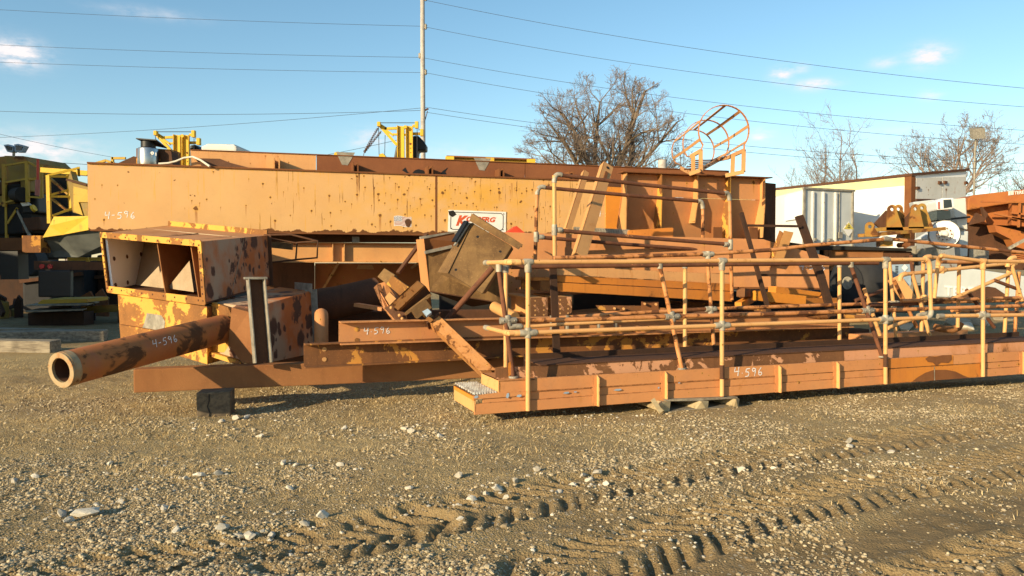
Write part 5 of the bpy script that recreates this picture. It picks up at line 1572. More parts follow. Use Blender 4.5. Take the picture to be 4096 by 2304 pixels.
# bare grey scrapes in the paint
for x, y, w_, h_ in ((320, 1215, 18, 14), (580, 1205, 14, 24), (675, 1207, 22, 12), (1065, 1182, 26, 9), (1140, 1175, 14, 6), (1490, 1157, 34, 9), (2000, 1100, 10, 5), (1830, 1140, 8, 8)):
    c = [kp(x - w_, y + h_ * .6, .0065), kp(x - w_ * .4, y - h_ * .7, .0065), kp(x + w_ * .8, y - h_ * .9, .0065), kp(x + w_, y + h_ * .2, .0065), kp(x + w_ * .1, y + h_, .0065)]
    m = MB(); m.prism(c, K.n * .0015); m.build('bare_scrape', M['decal_blue'], cat)
chalk('4.596', K.pt(q(12, 175, 1048), .003), K.d, UP, .095, M['chalk'], cat, .010, seed=15)
# little bent tag on the deck corner
m = MB(); m.prism([kp(585, 935, -.12), kp(605, 925, -.12), kp(622, 1025, -.12), kp(590, 1045, -.12)], -K.n * .006); m.build('bent_tag', M['orange'], cat)

# --- front handrail
RP = .0248
PO = .03
def post(px, ytop, ybot, off, mat, pxb=None, r=RP, name='post'):
    a, b = K.pt((px, ytop), off), K.pt((pxb if pxb is not None else px, ybot), off)
    m = MB(); m.tube([a, a.lerp(b, .35), a.lerp(b, .7), b], r, 14); m.build(name, M[mat], cat)
    return a, b
ftop = lambda px: 262.0 - (px - 528) * (3.0 / 454)
fmid = lambda px: 332.8 - (px - 528) * (13.6 / 360)
for px in (528, 722, 885.5):
    post(px, ftop(px), kedge(px) - .3, PO, 'pipe_paint')
m = MB(); m.tube([K.pt((511, ftop(511)), PO), K.pt((620, ftop(620) + .3), PO), K.pt((720, ftop(720)), PO), K.pt((830, ftop(830) + .2), PO), K.pt((926, ftop(926)), PO)], RP, 14); m.build('rail', M['pipe_worn' if 0 else 'pipe_paint'], cat)
m = MB(); m.tube([K.pt((509, fmid(509)), PO), K.pt((720, fmid(720)), PO), K.pt((927, fmid(927)), PO)], RP * .96, 14); m.build('rail', M['pipe_paint'], cat)
# returns at the left end, running back
for px, yy, dz in ((511, ftop(511), -.005), (511, fmid(511), .0)):
    a = K.pt((px - 1.5, yy), PO); b = a - K.n * .80 + UP * dz
    m = MB(); m.tube([a - K.n * .03, b], RP, 14); m.build('rail_return', M['pipe_paint'], cat)
    m = MB(); m.tube([b + K.n * .10, b - K.n * .02], RP * 1.22, 14); m.build('end_cap', M['galv'], cat)
    m = MB(); elbow(m, a + K.d * .12, a - K.d * .02 , a - K.n * .12, RP * 1.28); m.build('elbow', M['pipe_paint'], cat)
for px in (528, 722, 885.5):
    m = MB(); p = K.pt((px, ftop(px)), PO); tee(m, p - UP * .05, UP, .032, .058); tee(m, p, K.d, .031, .05); m.build('tee_fitting', M['galv'], cat)
    m = MB(); p = K.pt((px, fmid(px)), PO); tee(m, p, UP, .032, .055); tee(m, p, K.d, .032, .095); m.build('cross_fitting', M['galv'], cat)
for px, y0, y1 in ((722, 365, 379), (885.5, 354, 367)):
    a_, b_ = K.pt((px, y0), PO), K.pt((px, y1), PO); m = MB(); m.tube([a_, a_.lerp(b_, .5), b_], RP + .0009, 14); m.build('scorch_band', M['rust_dark'], cat)
# closed end of the first rail section
p0, p1 = K.pt((929.8, 266), PO), K.pt((931, 318), PO)
m = MB(); m.tube([p0 - UP * .06, p1 + UP * .05], RP, 14); m.build('post', M['pipe_paint'], cat)
m = MB(); elbow(m, K.pt((925, ftop(926)), PO), K.pt((930.5, ftop(926)), PO), p0 - UP * .10, RP * 1.28); m.build('elbow', M['pipe_paint'], cat)
m = MB(); elbow(m, K.pt((926, fmid(927)), PO), K.pt((931.3, fmid(927)), PO), p1 + UP * .10, RP * 1.28); m.build('elbow', M['galv'], cat)
# second section
PO2 = .03
post(983, 260.3, kedge(983) - .3, PO2, 'pipe_paint')
m = MB(); m.tube([K.pt((941, 255.6), PO2), K.pt((983, 261.2), PO2), K.pt((1062, 262.0), PO2)], RP, 14); m.build('rail', M['pipe_paint'], cat)
m = MB(); m.tube([K.pt((940, 316.0), PO2), K.pt((1062, 314.4), PO2)], RP, 14); m.build('rail', M['pipe_paint'], cat)
m = MB(); m.tube([K.pt((943, 316.0), PO2), K.pt((937.5, 316.2), PO2)], RP * 1.28, 12); m.build('end_cap', M['galv_old'], cat)
a = K.pt((938.3, 257.5), PO2 - .2); b = K.pt((934.3, 298), PO2 - .25)
m = MB(); m.tube([a - UP * .05, b], RP, 14); m.build('post', M['pipe_paint'], cat)
m = MB(); elbow(m, K.pt((943.5, 256), PO2), a + UP * .03, a - UP * .10, RP * 1.3); m.build('elbow', M['pipe_paint'], cat)
m = MB(); p = K.pt((983, 261), PO2); tee(m, p - UP * .05, UP, .032, .058); tee(m, p, K.d, .031, .05); m.build('tee_fitting', M['pipe_paint'], cat)
m = MB(); p = K.pt((983, 315.4), PO2); tee(m, p, UP, .032, .055); tee(m, p, K.d, .032, .095); m.build('cross_fitting', M['galv'], cat)

# --- rear handrail of the deck: upright posts
BO = -FW - .06
for px, y0, y1 in ((505.8, 270, 371), (685, 266, 350), (839.5, 265, 342)):
    a, b = post(px, y0, y1, BO, 'pipe_paint')
    m = MB(); m.tube([a + UP * .05, a - UP * .03], RP * 1.3, 12); m.build('socket', M['galv'], cat)
m = MB(); m.tube([K.pt((516, 327.5), BO), K.pt((560, 324.5), BO), K.pt((700, 317), BO), K.pt((875, 309.5), BO)], .021, 12); m.build('rail', M['pipe_paint'], cat)
m = MB(); tee(m, K.pt((511.5, 327.0), BO), K.d, .03, .05); tee(m, K.pt((517.5, 326.6), BO), K.d, .03, .05); m.build('coupling', M['galv'], cat)
m = MB(); m.tube([K.pt((503, 263), BO), K.pt((700, 261.5), BO), K.pt((880, 259.5), BO)], .024, 12); m.build('rail', M['pipe_paint'], cat)

# ------------------------------------------------------------------ loose rusty handrail leaning in the deck
LO = -.24
rr = thing('rusty_handrail', 'rusty brown handrail section with three slanting posts leaning inside the catwalk', 'handrail', tuple(K.pt((680, 375), LO)))
def rpost(A, B_, mat, off0, off1, host, r=.025):
    a, b = K.pt(A, off0), K.pt(B_, off1)
    m = MB(); m.tube([a, a.lerp(b, .33), a.lerp(b, .66), b], r, 12); m.build('post', M[mat], host); return a, b
ends = [(q(6, 508, 165), q(6, 628, 1060), 'pipe_rust'), (q(6, 1842, 140), q(6, 2025, 990), 'pipe_worn'), (q(12, 1145, 130), q(12, 1405, 888), 'pipe_rust')]
for A, B_, mt in ends:
    a, b = rpost(A, B_, mt, -.30, -.12, rr)
    m = MB(); m.tube([a - UP * .02, a + UP * .06], .033, 12); m.build('socket', M['galv'], rr)
    m = MB(); m.ring(b + UP * .01, UP, .02, .05, .02, 14); m.build('foot', M['galv_old'], rr)
pts = [q(6, 600, 585), q(6, 1200, 575), q(6, 1940, 552), q(12, 640, 525), q(12, 1280, 502), q(12, 2000, 478), q(12, 2560, 462)]
m = MB(); m.tube([K.pt(p, -.22) for p in pts] + [K.pt((1060, 286), -.22)], .025, 12); m.build('rail', M['pipe_worn'], rr)
m = MB(); m.tube([K.pt((511, 267), -.30), K.pt((720, 264.5), -.30), K.pt((878, 263.0), -.30)], .024, 12); m.build('rail', M['pipe_rust'], rr)
for p in (q(6, 585, 585), q(6, 1942, 552), q(12, 1282, 502)):
    m = MB(); c = K.pt(p, -.215); tee(m, c, K.d, .033, .09); tee(m, c, UP * .97 - K.d * .18, .033, .06)
    for sg_ in (-1, 0, 1): m.dome(c + K.d * (.06 * sg_) + K.n * .032, K.n, .012, .012, 7, 2)
    m.build('cross_fitting', M['galv_old'], rr)

# ------------------------------------------------------------------ further rail set with the peaked top rail
Q = Frame(528, 9.6, 982, 11.8)
r2 = thing('peaked_handrail', 'rust freckled handrail whose top rail rises to a peak before falling to the right', 'handrail', tuple(Q.pt((720, 352))))
def Zt(w_, x, y, off=0): return Q.pt(q(w_, x, y), off)
tp = [Zt(5, 655, 893), Zt(5, 1100, 886), Zt(5, 1910, 862), Zt(5, 2484, 825), Zt(11, 700, 790), Zt(11, 1330, 738)]
m = MB(); m.tube(tp, .026, 12); m.build('rail', M['pipe_worn'], r2)
m = MB(); m.tube([Zt(11, 1350, 735), Zt(11, 1900, 790), Zt(11, 2476, 850), Q.pt((1060, 260), 0)], .026, 12); m.build('rail', M['pipe_worn'], r2)
m = MB(); c = Zt(11, 1340, 735); m.tube([c - Q.d * .07, c, c + Q.d * .07 - UP * .01], [.034, .038, .034], 12); m.build('elbow', M['galv_old'], r2)
m = MB(); m.tube([Zt(6, 1000, 562), Zt(6, 1600, 525), Zt(6, 2200, 490), Zt(12, 600, 466), Zt(12, 1500, 440), Zt(12, 2576, 415), Q.pt((1060, 298), 0)], .025, 12); m.build('rail', M['pipe_worn'], r2)
for A, B_, mt in ((q(6, 2232, 40), q(6, 2290, 815), 'pipe_worn'), (q(12, 1460, 60), q(12, 1520, 735), 'pipe_paint')):
    a, b = Q.pt(A), Q.pt(B_)
    m = MB(); m.tube([a, a.lerp(b, .5), b], .026, 12); m.build('post', M[mt], r2)
for p in (q(6, 2238, 35), q(6, 2262, 490), q(12, 1500, 440)):
    c = Q.pt(p); m = MB(); tee(m, c, Q.d, .034, .08); tee(m, c - UP * .03, UP, .034, .07); m.build('tee_fitting', M['galv'], r2)

# tangle of loose painted rails at the right end
S_ = Frame(880, 10.6, 1024, 11.6)
tg = thing('handrail_tangle', 'cluster of leaning peach pipe rails with elbows at the far right behind the catwalk', 'handrail', tuple(S_.pt((950, 345))))
def Sp(x, y, off=0): return S_.pt(q(12, x, y), off)
segs = [((1590, 200), (2480, 108), 'pipe_paint'), ((1925, 432), (2470, 190), 'pipe_paint'), ((1255, 320), (1385, 705), 'pipe_paint'), ((1648, 180), (1800, 720), 'pipe_paint'), ((1745, 70), (1728, 672), 'pipe_paint'),
        ((2452, 75), (2415, 690), 'pipe_paint'), ((2475, 130), (2560, 420), 'pipe_paint'), ((2535, 180), (2500, 690), 'pipe_worn'), ((2040, 110), (2028, 640), 'pipe_paint'), ((1450, 645), (1735, 540), 'pipe_paint'),
        ((1890, 98), (2240, 100), 'pipe_worn'), ((1500, 250), (1690, 640), 'pipe_worn'), ((1560, 420), (2560, 395), 'pipe_worn'), ((1300, 455), (1790, 440), 'pipe_rust'), ((2100, 330), (2330, 640), 'pipe_rust'), ((1980, 500), (2570, 520), 'pipe_worn'), ((2330, 250), (2540, 330), 'pipe_rust'), ((1180, 420), (1420, 330), 'pipe_rust'), ((1760, 60), (1850, 62), 'pipe_paint'), ((1640, 45), (1655, 180), 'pipe_rust')]
for k, (A, B_, mt) in enumerate(segs):
    a, b = Sp(*A, off=-.05 * (k % 3)), Sp(*B_, off=-.05 * (k % 3) - .03)
    m = MB(); m.tube([a, a.lerp(b, .5), b], .026, 12); m.build('pipe_rail', M[mt], tg)
for A, C_, B_, mt in (((1600, 198), (1548, 200), (1550, 255), 'pipe_paint'), ((1700, 545), (1740, 525), (1800, 530), 'galv'), ((2440, 140), (2440, 62), (2500, 62), 'pipe_paint'), ((1745, 100), (1745, 55), (1800, 55), 'pipe_paint')):
    m = MB(); elbow(m, Sp(*A), Sp(*C_), Sp(*B_), .034); m.build('elbow', M[mt], tg)
for A in ((1895, 165), (2480, 110), (1750, 400)):
    m = MB(); c = Sp(*A); tee(m, c, S_.d, .034, .07); tee(m, c, UP, .033, .05); m.build('tee_fitting', M['pipe_paint'], tg)

# ------------------------------------------------------------------ dark ladder leaning in the pile
D_ = Frame(741, 11.3, 833, 11.55)
ld = thing('steel_ladder', 'dark rusted ladder leaning left among the rails in front of the salmon box beam', 'ladder', tuple(D_.pt((800, 325))))
def Dp(x, y, lean=0): return D_.pt(q(11, x, y), lean)
m = MB(); m.bar(Dp(135, 520, -.25), Dp(365, 1345, .15), .055, .045, D_.d); m.build('rail', M['rust_black'], ld)
m = MB(); m.bar(Dp(612, 545, -.25), Dp(800, 1070, -.02), .115, .06, D_.d); m.bar(Dp(800, 1070, -.02), Dp(895, 1400, .15), .105, .06, D_.d); m.build('rail', M['rust_black'], ld)
for (a, b) in (((185, 625), (632, 632)), ((300, 1036), (755, 1037))):
    m = MB(); m.bar(Dp(*a, -.15), Dp(*b, -.15), .035, .03, UP); m.build('rung', M['rust_black'], ld)
# black upright flat bar below the platform post
m = MB(); m.bar(K.pt(q(6, 955, 130), -.95), K.pt(q(6, 990, 930), -.80), .085, .03, K.d); o = m.build('flat_bar', M['rust_black']); tag(o, 'black flat bar standing upright under the left post of the raised platform', 'bar')

# ------------------------------------------------------------------ scrap between the platform and the catwalk
def N6(x, y, Y): return at(q(6, x, y), Y)
def scrap_beam(lbl, a, b, h, w, mat, endmat, open_='l'):
    r_ = thing('beam_offcut', lbl, 'beam', tuple(b), 'short beam offcuts under the platform')
    d = (b - a).normalized(); n = Vector((d.y, -d.x, 0)).normalized(); n = -n if n.x > 0 else n
    m = MB(); extr(m, a, b, n, UP, i_prof(h, w, .02, .014)); m.build('beam_body', mat, r_)
    m = MB(); m.prism([b + n * (w / 2 + .01) - UP * .005, b - n * (w / 2 + .01) - UP * .005, b - n * (w / 2 + .01) + UP * (h + .005), b + n * (w / 2 + .01) + UP * (h + .005)], d * .016)
    e = m.build('end_plate', endmat, r_)
    m = MB()
    for k in range(4):
        for sg_ in (-1, 1):
            p = b + d * .016 + n * (sg_ * w * .28) + UP * (h * (.14 + .24 * k)); m.tube([p, p + d * .003], .013, 8)
    m.build('bolt_holes', M['peach_plain'], e)
scrap_beam('peach beam offcut with a holed rusty end plate, left one under the platform', N6(610, 505, 11.3), N6(840, 560, 10.35), .26, .22, M['peach_plain'], M['rust_peel'])
scrap_beam('peach beam offcut with a holed rusty end plate, right one beside the black bar', N6(850, 500, 11.5), N6(1045, 545, 10.5), .25, .20, M['peach_plain'], M['rust_peel'])
m = MB(); m.tube([N6(470, 470, 10.6), N6(640, 560, 10.2)], .075, 14); o = m.build('round_pipe', M['peach_plain']); tag(o, 'stubby peach pipe poking out left of the beam offcuts', 'pipe')
st_ = thing('holed_strip', 'rusty strip with bolt holes and a square plate, lying in shade under the platform', 'strip', tuple(N6(1500, 500, 11.0)))
m = MB(); m.prism([N6(1310, 458, 11.0), N6(1690, 462, 11.2), N6(1690, 505, 11.2), N6(1340, 500, 11.0)], Vector((0, .02, 0))); m.build('strip', M['rust_flaked'], st_)
m = MB(); m.prism([N6(1690, 428, 11.1), N6(1830, 430, 11.15), N6(1830, 500, 11.15), N6(1690, 505, 11.1)], Vector((0, .03, 0))); m.build('end_plate', M['rust'], st_)
for x, y in ((1465, 484), (1540, 486), (1715, 445), (1808, 450)):
    p = N6(x, y, 11.05); m = MB(); m.tube([p + Vector((0, -.02, 0)), p + Vector((0, .02, 0))], .018, 8); m.build('bolt_hole', M['peach_plain'], st_)
# orange timber-like angle frames right of the platform
def N11(x, y, Y): return at(q(11, x, y), Y)
of = thing('channel_rack', 'flat orange steel frame of channels lying under the box beam beside the ladder', 'frame', tuple(N11(500, 1290, 11.6)))
for a, b, w_, h_, mt in (((250, 1205, 11.4), (640, 1245, 11.7), .16, .14, 'orange_clean'), ((390, 1160, 12.2), (810, 1215, 12.6), .18, .12, 'orange_clean'), ((130, 1180, 11.3), (260, 1190, 11.9), .12, .12, 'rust_flaked'), ((110, 1290, 11.3), (250, 1210, 11.9), .10, .10, 'orange_clean'), ((360, 1260, 11.6), (900, 1250, 12.3), .12, .10, 'orange'), ((810, 1210, 12.4), (900, 1300, 12.2), .14, .12, 'orange')):
    m = MB(); m.bar(N11(*a), N11(*b), h_, w_, UP); m.build('channel', M[mt], of)
m = MB(); m.prism([N11(120, 1135, 11.9), N11(250, 1160, 12.0), N11(250, 1230, 12.0), N11(120, 1225, 11.9)], Vector((0, .1, 0))); m.build('gusset', M['rust'], of)
# added beams, the dark ones standing in for deep shade under everything
def base_beam(lbl, pa, Ya, pb, Yb, z0, z1, th, mat):
    a, b = at((pa, 300), Ya), at((pb, 300), Yb); a.z = b.z = z0
    d = (b - a).normalized(); n = Vector((-d.y, d.x, 0))
    m = MB(); m.prism([a, b, b + UP * (z1 - z0), a + UP * (z1 - z0)], n * th)
    o = m.build('base_beam', mat, None, bevel=.015); tag(o, lbl, 'beam'); return o
base_beam('dark rusted beam added beneath the platform scrap to stand for deep shade', 455, 12.6, 870, 14.0, -.02, .46, .3, M['rust_dark'])
base_beam('near-black deep girder added behind the platform scrap to stand for deep shade', 440, 13.6, 850, 14.6, -.02, 1.12, .4, M['soot_shade'])
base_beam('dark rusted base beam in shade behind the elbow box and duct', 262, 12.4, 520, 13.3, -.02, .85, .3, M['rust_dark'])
base_beam('rust brown plate girder lying between the stacked channels and the near-black girder', 515, 11.6, 850, 12.9, .30, .62, .15, M['rust'])
m = MB(); m.bar(at(q(4, 590, 668), 11.2), at(q(4, 790, 700), 11.0), .12, .05); o = m.build('angle_bar', M['salmon']); tag(o, 'dull salmon angle bar lying in shade behind the leaning arm bracket', 'bar')
rs = random.Random(21)
for k in range(16):
    px = rs.uniform(520, 800); Yb = rs.uniform(11.3, 12.6)
    a = at((px, rs.uniform(306, 322)), Yb); b = a + Vector((rs.uniform(.6, 1.6), rs.uniform(-.5, .5), rs.uniform(-.12, .12)))
    m = MB()
    if k % 3 == 0: m.tube([a, a.lerp(b, .5) + UP * rs.uniform(-.03, .03), b], rs.uniform(.02, .04), 10)
    elif k % 3 == 1: m.prism([a, a + UP * .09, a + UP * .09 + Vector((0, .008, 0)), a + Vector((0, .008, .008)), a + Vector((0, .08, .008)), a + Vector((0, .08, 0))], b - a)
    else: m.bar(a, b, rs.uniform(.05, .12), .02, UP)
    o = m.build('scrap_bar', M[rs.choice(['rust', 'rust_flaked', 'orange', 'rust_dark', 'peach_plain', 'salmon'])])
    tag(o, 'rusty scrap bar lying loose in the heap under the raised platform', 'scrap bar', 'scrap bars under the raised platform')
# thin bent frames beside the chute
tf = thing('rod_frame', 'thin bent rod frame hanging in front of the girder beside the chute', 'rod frame', tuple(at(q(3, 400, 1310), 11.9)))
rp_ = [(160, 1092), (365, 1088), (605, 1145), (598, 1295), (408, 1312), (180, 1340)]
m = MB(); m.tube([at(q(3, *p), 11.9) for p in rp_], .016, 6); m.tube([at(q(3, *p), 11.9) for p in ((408, 1312), (420, 1160), (605, 1145))], .014, 6); m.tube([at(q(3, *p), 11.95) for p in ((160, 1120), (420, 1165))], .014, 6); m.build('rods', M['rust_dark'], tf)
m = MB(); m.prism([at(q(3, *p), 12.1) for p in ((180, 1150), (366, 1165), (366, 1225), (180, 1205))], Vector((0, .1, 0))); o = m.build('grey_block', M['bin_brown']); tag(o, 'small dull brown block on the girder behind the rod frame', 'block')

# ------------------------------------------------------------------ broken pallet under the catwalk
PL = K
pl_ = thing('pallet', 'broken grey wooden pallet squeezed flat under the catwalk', 'pallet', tuple(K.pt((700, 411))))
def Pp(x, y, off=0): return PL.pt(q(6, x, y), off + .03)
m = MB(); m.prism([Pp(1888, 1238, .03), Pp(2484, 1216, .03), Pp(2484, 1228, .03), Pp(2150, 1250, .03), Pp(1895, 1252, .03)], -PL.n * .9); m.build('deck_board', M['timber'], pl_)
m = MB(); m.prism([PL.pt(p, .10) for p in (q(6, 1925, 1335), q(6, 2215, 1310), q(6, 2480, 1298), q(6, 2480, 1312), q(6, 2200, 1335), q(6, 1925, 1350))], -PL.n * .5); m.build('bottom_board', M['timber'], pl_)
for xa, ya, xb, yb in ((1795, 1300, 1930, 1255), (2130, 1300, 2245, 1252), (2445, 1280, 2500, 1232)):
    w1, w2 = Pp(xa, ya, .05), Pp(xb, yb, .05)
    pts = [Pp(xa, ya, .05), Pp((xa + xb) / 2, yb + 4, .08), Pp(xb, yb, .04), Pp(xb - 10, yb + 85, .06), Pp((xa + xb) / 2 - 5, yb + 80, .10), Pp(xa + 10, ya + 22, .06)]
    m = MB(); m.prism(pts, -PL.n * .5); m.build('bearer', M['pallet'], pl_)
m = MB(); m.bar(Pp(1780, 1235, .12), Pp(1850, 1345, .16), .05, .015, PL.d); m.build('splinter', M['pallet'], pl_)

# ------------------------------------------------------------------ timbers and pallet at left
def sleeper(lbl, a, b, w_, h_):
    r_ = MB(); d = (b - a).normalized(); s = Vector((-d.y, d.x, 0)).normalized()
    r_.box8([a, b, b + s * w_, a + s * w_, a + UP * h_, b + UP * h_ * .95, b + s * w_ + UP * h_, a + s * w_ + UP * h_])
    o = r_.build('timber_baulk', M['timber'], None, bevel=.02); tag(o, lbl, 'timber', 'old timbers on the ground at left'); return o
sleeper('grey weathered timber baulk lying nearest the pipe end, its pale cut end in the sun', onz((-60, 352), -.02), onz((50, 354), -.02), .30, .24)
sleeper('grey weathered timber baulk behind the front one, running back to the chute', onz((-60, 345), -.02), onz((104, 342), -.02), .30, .25)
sleeper('thin grey timber at the back of the timber stack', onz((-60, 333), .02), onz((100, 337), .02), .25, .14)
pw = thing('pallet_stack', 'low stack of pale boards topped with a yellow plate in the shaded yard at left', 'boards', tuple(onz(q(2, 380, 780), 0)))
def pbx(x, y, Y): return at(q(2, x, y), Y)
m = MB(); m.prism([pbx(165, 605, 20.6), pbx(560, 597, 20.6), pbx(640, 580, 22.5), pbx(300, 580, 22.5)], UP * .035); m.build('board', M['timber'], pw)
m = MB(); m.prism([pbx(165, 642, 20.5), pbx(530, 632, 20.5), pbx(560, 622, 21.8), pbx(260, 622, 21.8)], UP * .035); m.build('board', M['timber'], pw)
m = MB(); m.prism([pbx(560, 562, 22.5), pbx(700, 550, 22.5), pbx(705, 556, 22.9), pbx(565, 570, 22.9)], UP * .03); m.build('board', M['timber'], pw)
a_ = pbx(180, 648, 20.9); b_ = pbx(540, 640, 20.9); m = MB(); m.prism([a_, b_, Vector((b_.x, b_.y, 0)), Vector((a_.x, a_.y, 0))], Vector((0, .5, 0))); m.build('base', M['rust_black'], pw)
m = MB(); m.prism([pbx(240, 590, 21), pbx(560, 580, 21), pbx(560, 556, 21), pbx(270, 562, 21)], Vector((.1, .9, .03))); m.build('top_plate', M['yellow_dull'], pw)

# ------------------------------------------------------------------ larger stones
import bmesh as _bm
# clusters of pale broken chips, too many and too small to count
def chips():
    cl = [(470, 497, 60, .9), (505, 493, 45, .8), (330, 464, 40, .7), (600, 478, 50, .7), (240, 530, 30, .5), (300, 520, 40, .6), (200, 474, 35, .5), (440, 432, 60, .9), (400, 430, 40, .6), (590, 415, 40, .5), (700, 440, 60, .9), (860, 452, 60, .9), (90, 505, 50, .5), (260, 425, 40, .6), (760, 470, 80, .9), (130, 470, 60, .8), (960, 470, 60, .8), (640, 540, 90, .8)]
    V = []; Fs = []; n0 = 0
    for px, py, n, sp in cl:
        c = onz((px, py)); x = c.x + RNG.normal(0, sp * .45, n); y = c.y + RNG.normal(0, sp * .30, n)
        h = ground_fields(x, y)[0]
        for i in range(int(n * .6)):
            r = .006 + .016 * RNG.random() ** 2.2
            v = ICV * (1 + .55 * (RNG.random((12, 1)) - .5)) * np.array([1, .8, .55]) * r
            a = RNG.random() * 6.28; v = np.stack([v[:, 0] * math.cos(a) - v[:, 1] * math.sin(a) + x[i], v[:, 0] * math.sin(a) + v[:, 1] * math.cos(a) + y[i], v[:, 2] + h[i] + r * .15], 1)
            V.append(v); Fs.append(ICF + n0); n0 += 12
    return np.concatenate(V), np.concatenate(Fs)
_V, _F = chips(); o = np_mesh('stone_chips', _V, _F, M['stone'], False)
tag(o, 'clusters of whitish broken stone chips among the brown gravel', 'stone chips', kind='stuff')
_st = []
def stone_mesh(seed):
    """a broken limestone lump: the hull of a few random points, its edges worn"""
    rr = random.Random(seed * 7 + 1); bm = _bm.new()
    for i in range(16 + seed % 5):
        v = Vector((rr.gauss(0, 1), rr.gauss(0, 1), rr.gauss(0, 1))).normalized() * rr.uniform(.72, 1.05)
        bm.verts.new((v.x, v.y * .85, v.z * .68))
    h = _bm.ops.convex_hull(bm, input=bm.verts)
    _bm.ops.delete(bm, geom=[g for g in set(h['geom_interior'] + h['geom_unused']) if isinstance(g, _bm.types.BMVert)], context='VERTS')
    _bm.ops.dissolve_limit(bm, angle_limit=.35, verts=bm.verts, edges=bm.edges)
    _bm.ops.bevel(bm, geom=list(bm.edges), offset=.09 if seed % 3 else .2, segments=2, profile=.6, affect='EDGES', clamp_overlap=True)
    _bm.ops.triangulate(bm, faces=bm.faces); _bm.ops.subdivide_edges(bm, edges=bm.edges, cuts=1, use_grid_fill=True)
    off = Vector((seed * 3.1, seed * 1.7, seed * .9))
    for v in bm.verts: v.co = v.co * (1 + noise.noise(v.co * 3.2 + off) * .09)
    me = bpy.data.meshes.new('stone'); bm.to_mesh(me); bm.free(); me.materials.append(M['stone'])
    for p in me.polygons: p.use_smooth = False
    return me
SM = [stone_mesh(k) for k in range(1, 9)]
STONES = [(84, 514, 34, 'large flat pale boulder half buried in the gravel at lower left'), (61.5, 513, 17, 'pale rounded stone just left of the large flat boulder'), (69, 519.5, 16, 'dark streaked stone touching the front of the large flat boulder'),
          (223, 531, 19, 'dull grey round stone, leftmost of the row of three near the bottom'), (239.5, 532, 17, 'cream blocky stone in the middle of the row of three near the bottom'), (249.5, 532, 18, 'cream rounded stone, rightmost of the row of three near the bottom'),
          (271, 528.5, 18, 'pale stone just right of the row of three near the bottom'), (323, 517, 20, 'flat white chip on the ridge of the long tyre track'), (304, 522, 14, None), (289.5, 487, 13, 'white stone lying alone in the middle of the gravel'),
          (185.5, 476.5, 12, 'white knobbly stone on the straw at left centre'), (218.5, 472.5, 15, None), (200, 474, 16, None), (409, 489, 12, 'white stone in a clear patch below the catwalk end'), (459, 479, 15, None),
          (486, 494, 15, 'white stone in the pale cluster right of centre'), (497, 491, 16, None), (472, 500, 14, None), (506, 498, 13, None), (515, 486, 13, None), (598, 475, 16, 'largest white stone of the cluster above the right tyre tracks'), (589, 480, 13, None), (572, 483, 15, None),
          (606, 484, 13, None), (583, 477, 11, None), (560, 490, 12, None), (740, 471, 14, 'white stone above the start of the right tyre track'), (774, 473, 10, None), (850, 447, 12, 'white stone above the right hand track, upper right'), (849, 441, 12, 'tan stone above the right hand track, upper right'),
          (890, 450, 12, None), (236, 420, 14, 'white stone at the foot of the dark timber block'), (246, 419, 12, None), (222, 424, 10, None), (410, 432, 13, 'orange tinted stone among white stones below the catwalk end'), (404, 428.5, 10, None), (440, 436, 10, None), (344, 427, 10, None),
          (260, 436, 11, None), (340, 464, 12, None), (283, 463, 12, None), (296, 464.5, 10, None), (536, 473, 12, None), (120, 500, 11, None), (165, 508, 13, None), (176, 531, 12, None), (460, 517, 10, None), (35, 475, 11, None), (14, 480, 12, None), (110, 462, 11, None)]
for k, (px, py, wpx, lb_) in enumerate(STONES):
    p = onz((px, py)); r_ = wpx * p.y / F / 2
    o = bpy.data.objects.new('stone', SM[k % 8]); COL.objects.link(o)
    o.location = (p.x, p.y, ground_h(p.x, p.y) + r_ * .24)
    o.scale = (r_, r_ * .8, r_ * (.75 if k else .5)); o.rotation_euler = (.5 * math.sin(k * 1.7), .4 * math.cos(k * 2.3), (k * 2.39996) % 6.28)
    if k == 0: o.rotation_euler = (0, 0, .5)
    tag(o, lb_ or 'small whitish stone loose on the gravel yard', 'stone', 'pale stones scattered on the yard')
# ------------------------------------------------------------------ background at left: yellow plant in shade
def Z1(x, y, Y): return at(q(1, x, y), Y)
def Z2(x, y, Y): return at(q(2, x, y), Y)
def frame_bars(mb, pts, Y, w, pairs, win=1):
    P_ = [at(q(win, *p), Y) for p in pts]
    for a, b in pairs: mb.bar(P_[a], P_[b], w, w)
# guarded conveyor: pale yellow post frame, chute and grey skirt
LY = 19.0
cv = thing('conveyor', 'yellow conveyor end with an open guard frame, bright side plate and grey belt skirt', 'conveyor', (at((60, 300), LY).x, LY, 0))
m = MB(); m.bar(Z1(430, 560, LY), Z1(442, 990, LY), .085, .07, Vector((1, 0, 0))); m.build('guard_post', M['yellow'], cv)
m = MB(); m.bar(Z1(610, 560, LY + .3), Z1(632, 880, LY + .3), .07, .06, Vector((1, 0, 0))); m.build('guard_post', M['yellow'], cv)
for a, b in (((425, 562), (712, 492)), ((440, 570), (610, 572)), ((445, 750), (630, 750)), ((700, 492), (704, 562)), ((450, 735), (610, 690)), ((470, 920), (645, 855))):
    m = MB(); m.bar(Z1(*a, LY), Z1(*b, LY + .3), .055, .05); m.build('guard_rail', M['yellow'], cv)
for a, b in (((450, 590), (610, 730)), ((450, 760), (610, 880))):
    m = MB(); m.bar(Z1(*a, LY + 1.2), Z1(*b, LY + 1.2), .09, .05); m.build('brace', M['yellow_dull'], cv)
m = MB(); m.prism([Z1(440, 580, LY + 1.4), Z1(620, 580, LY + 1.4), Z1(640, 930, LY + 1.4), Z1(450, 930, LY + 1.4)], Vector((0, .1, 0))); m.build('rear_shade', M['soot_shade'], cv)  # dark sheet stands in for the darkness behind the open guard
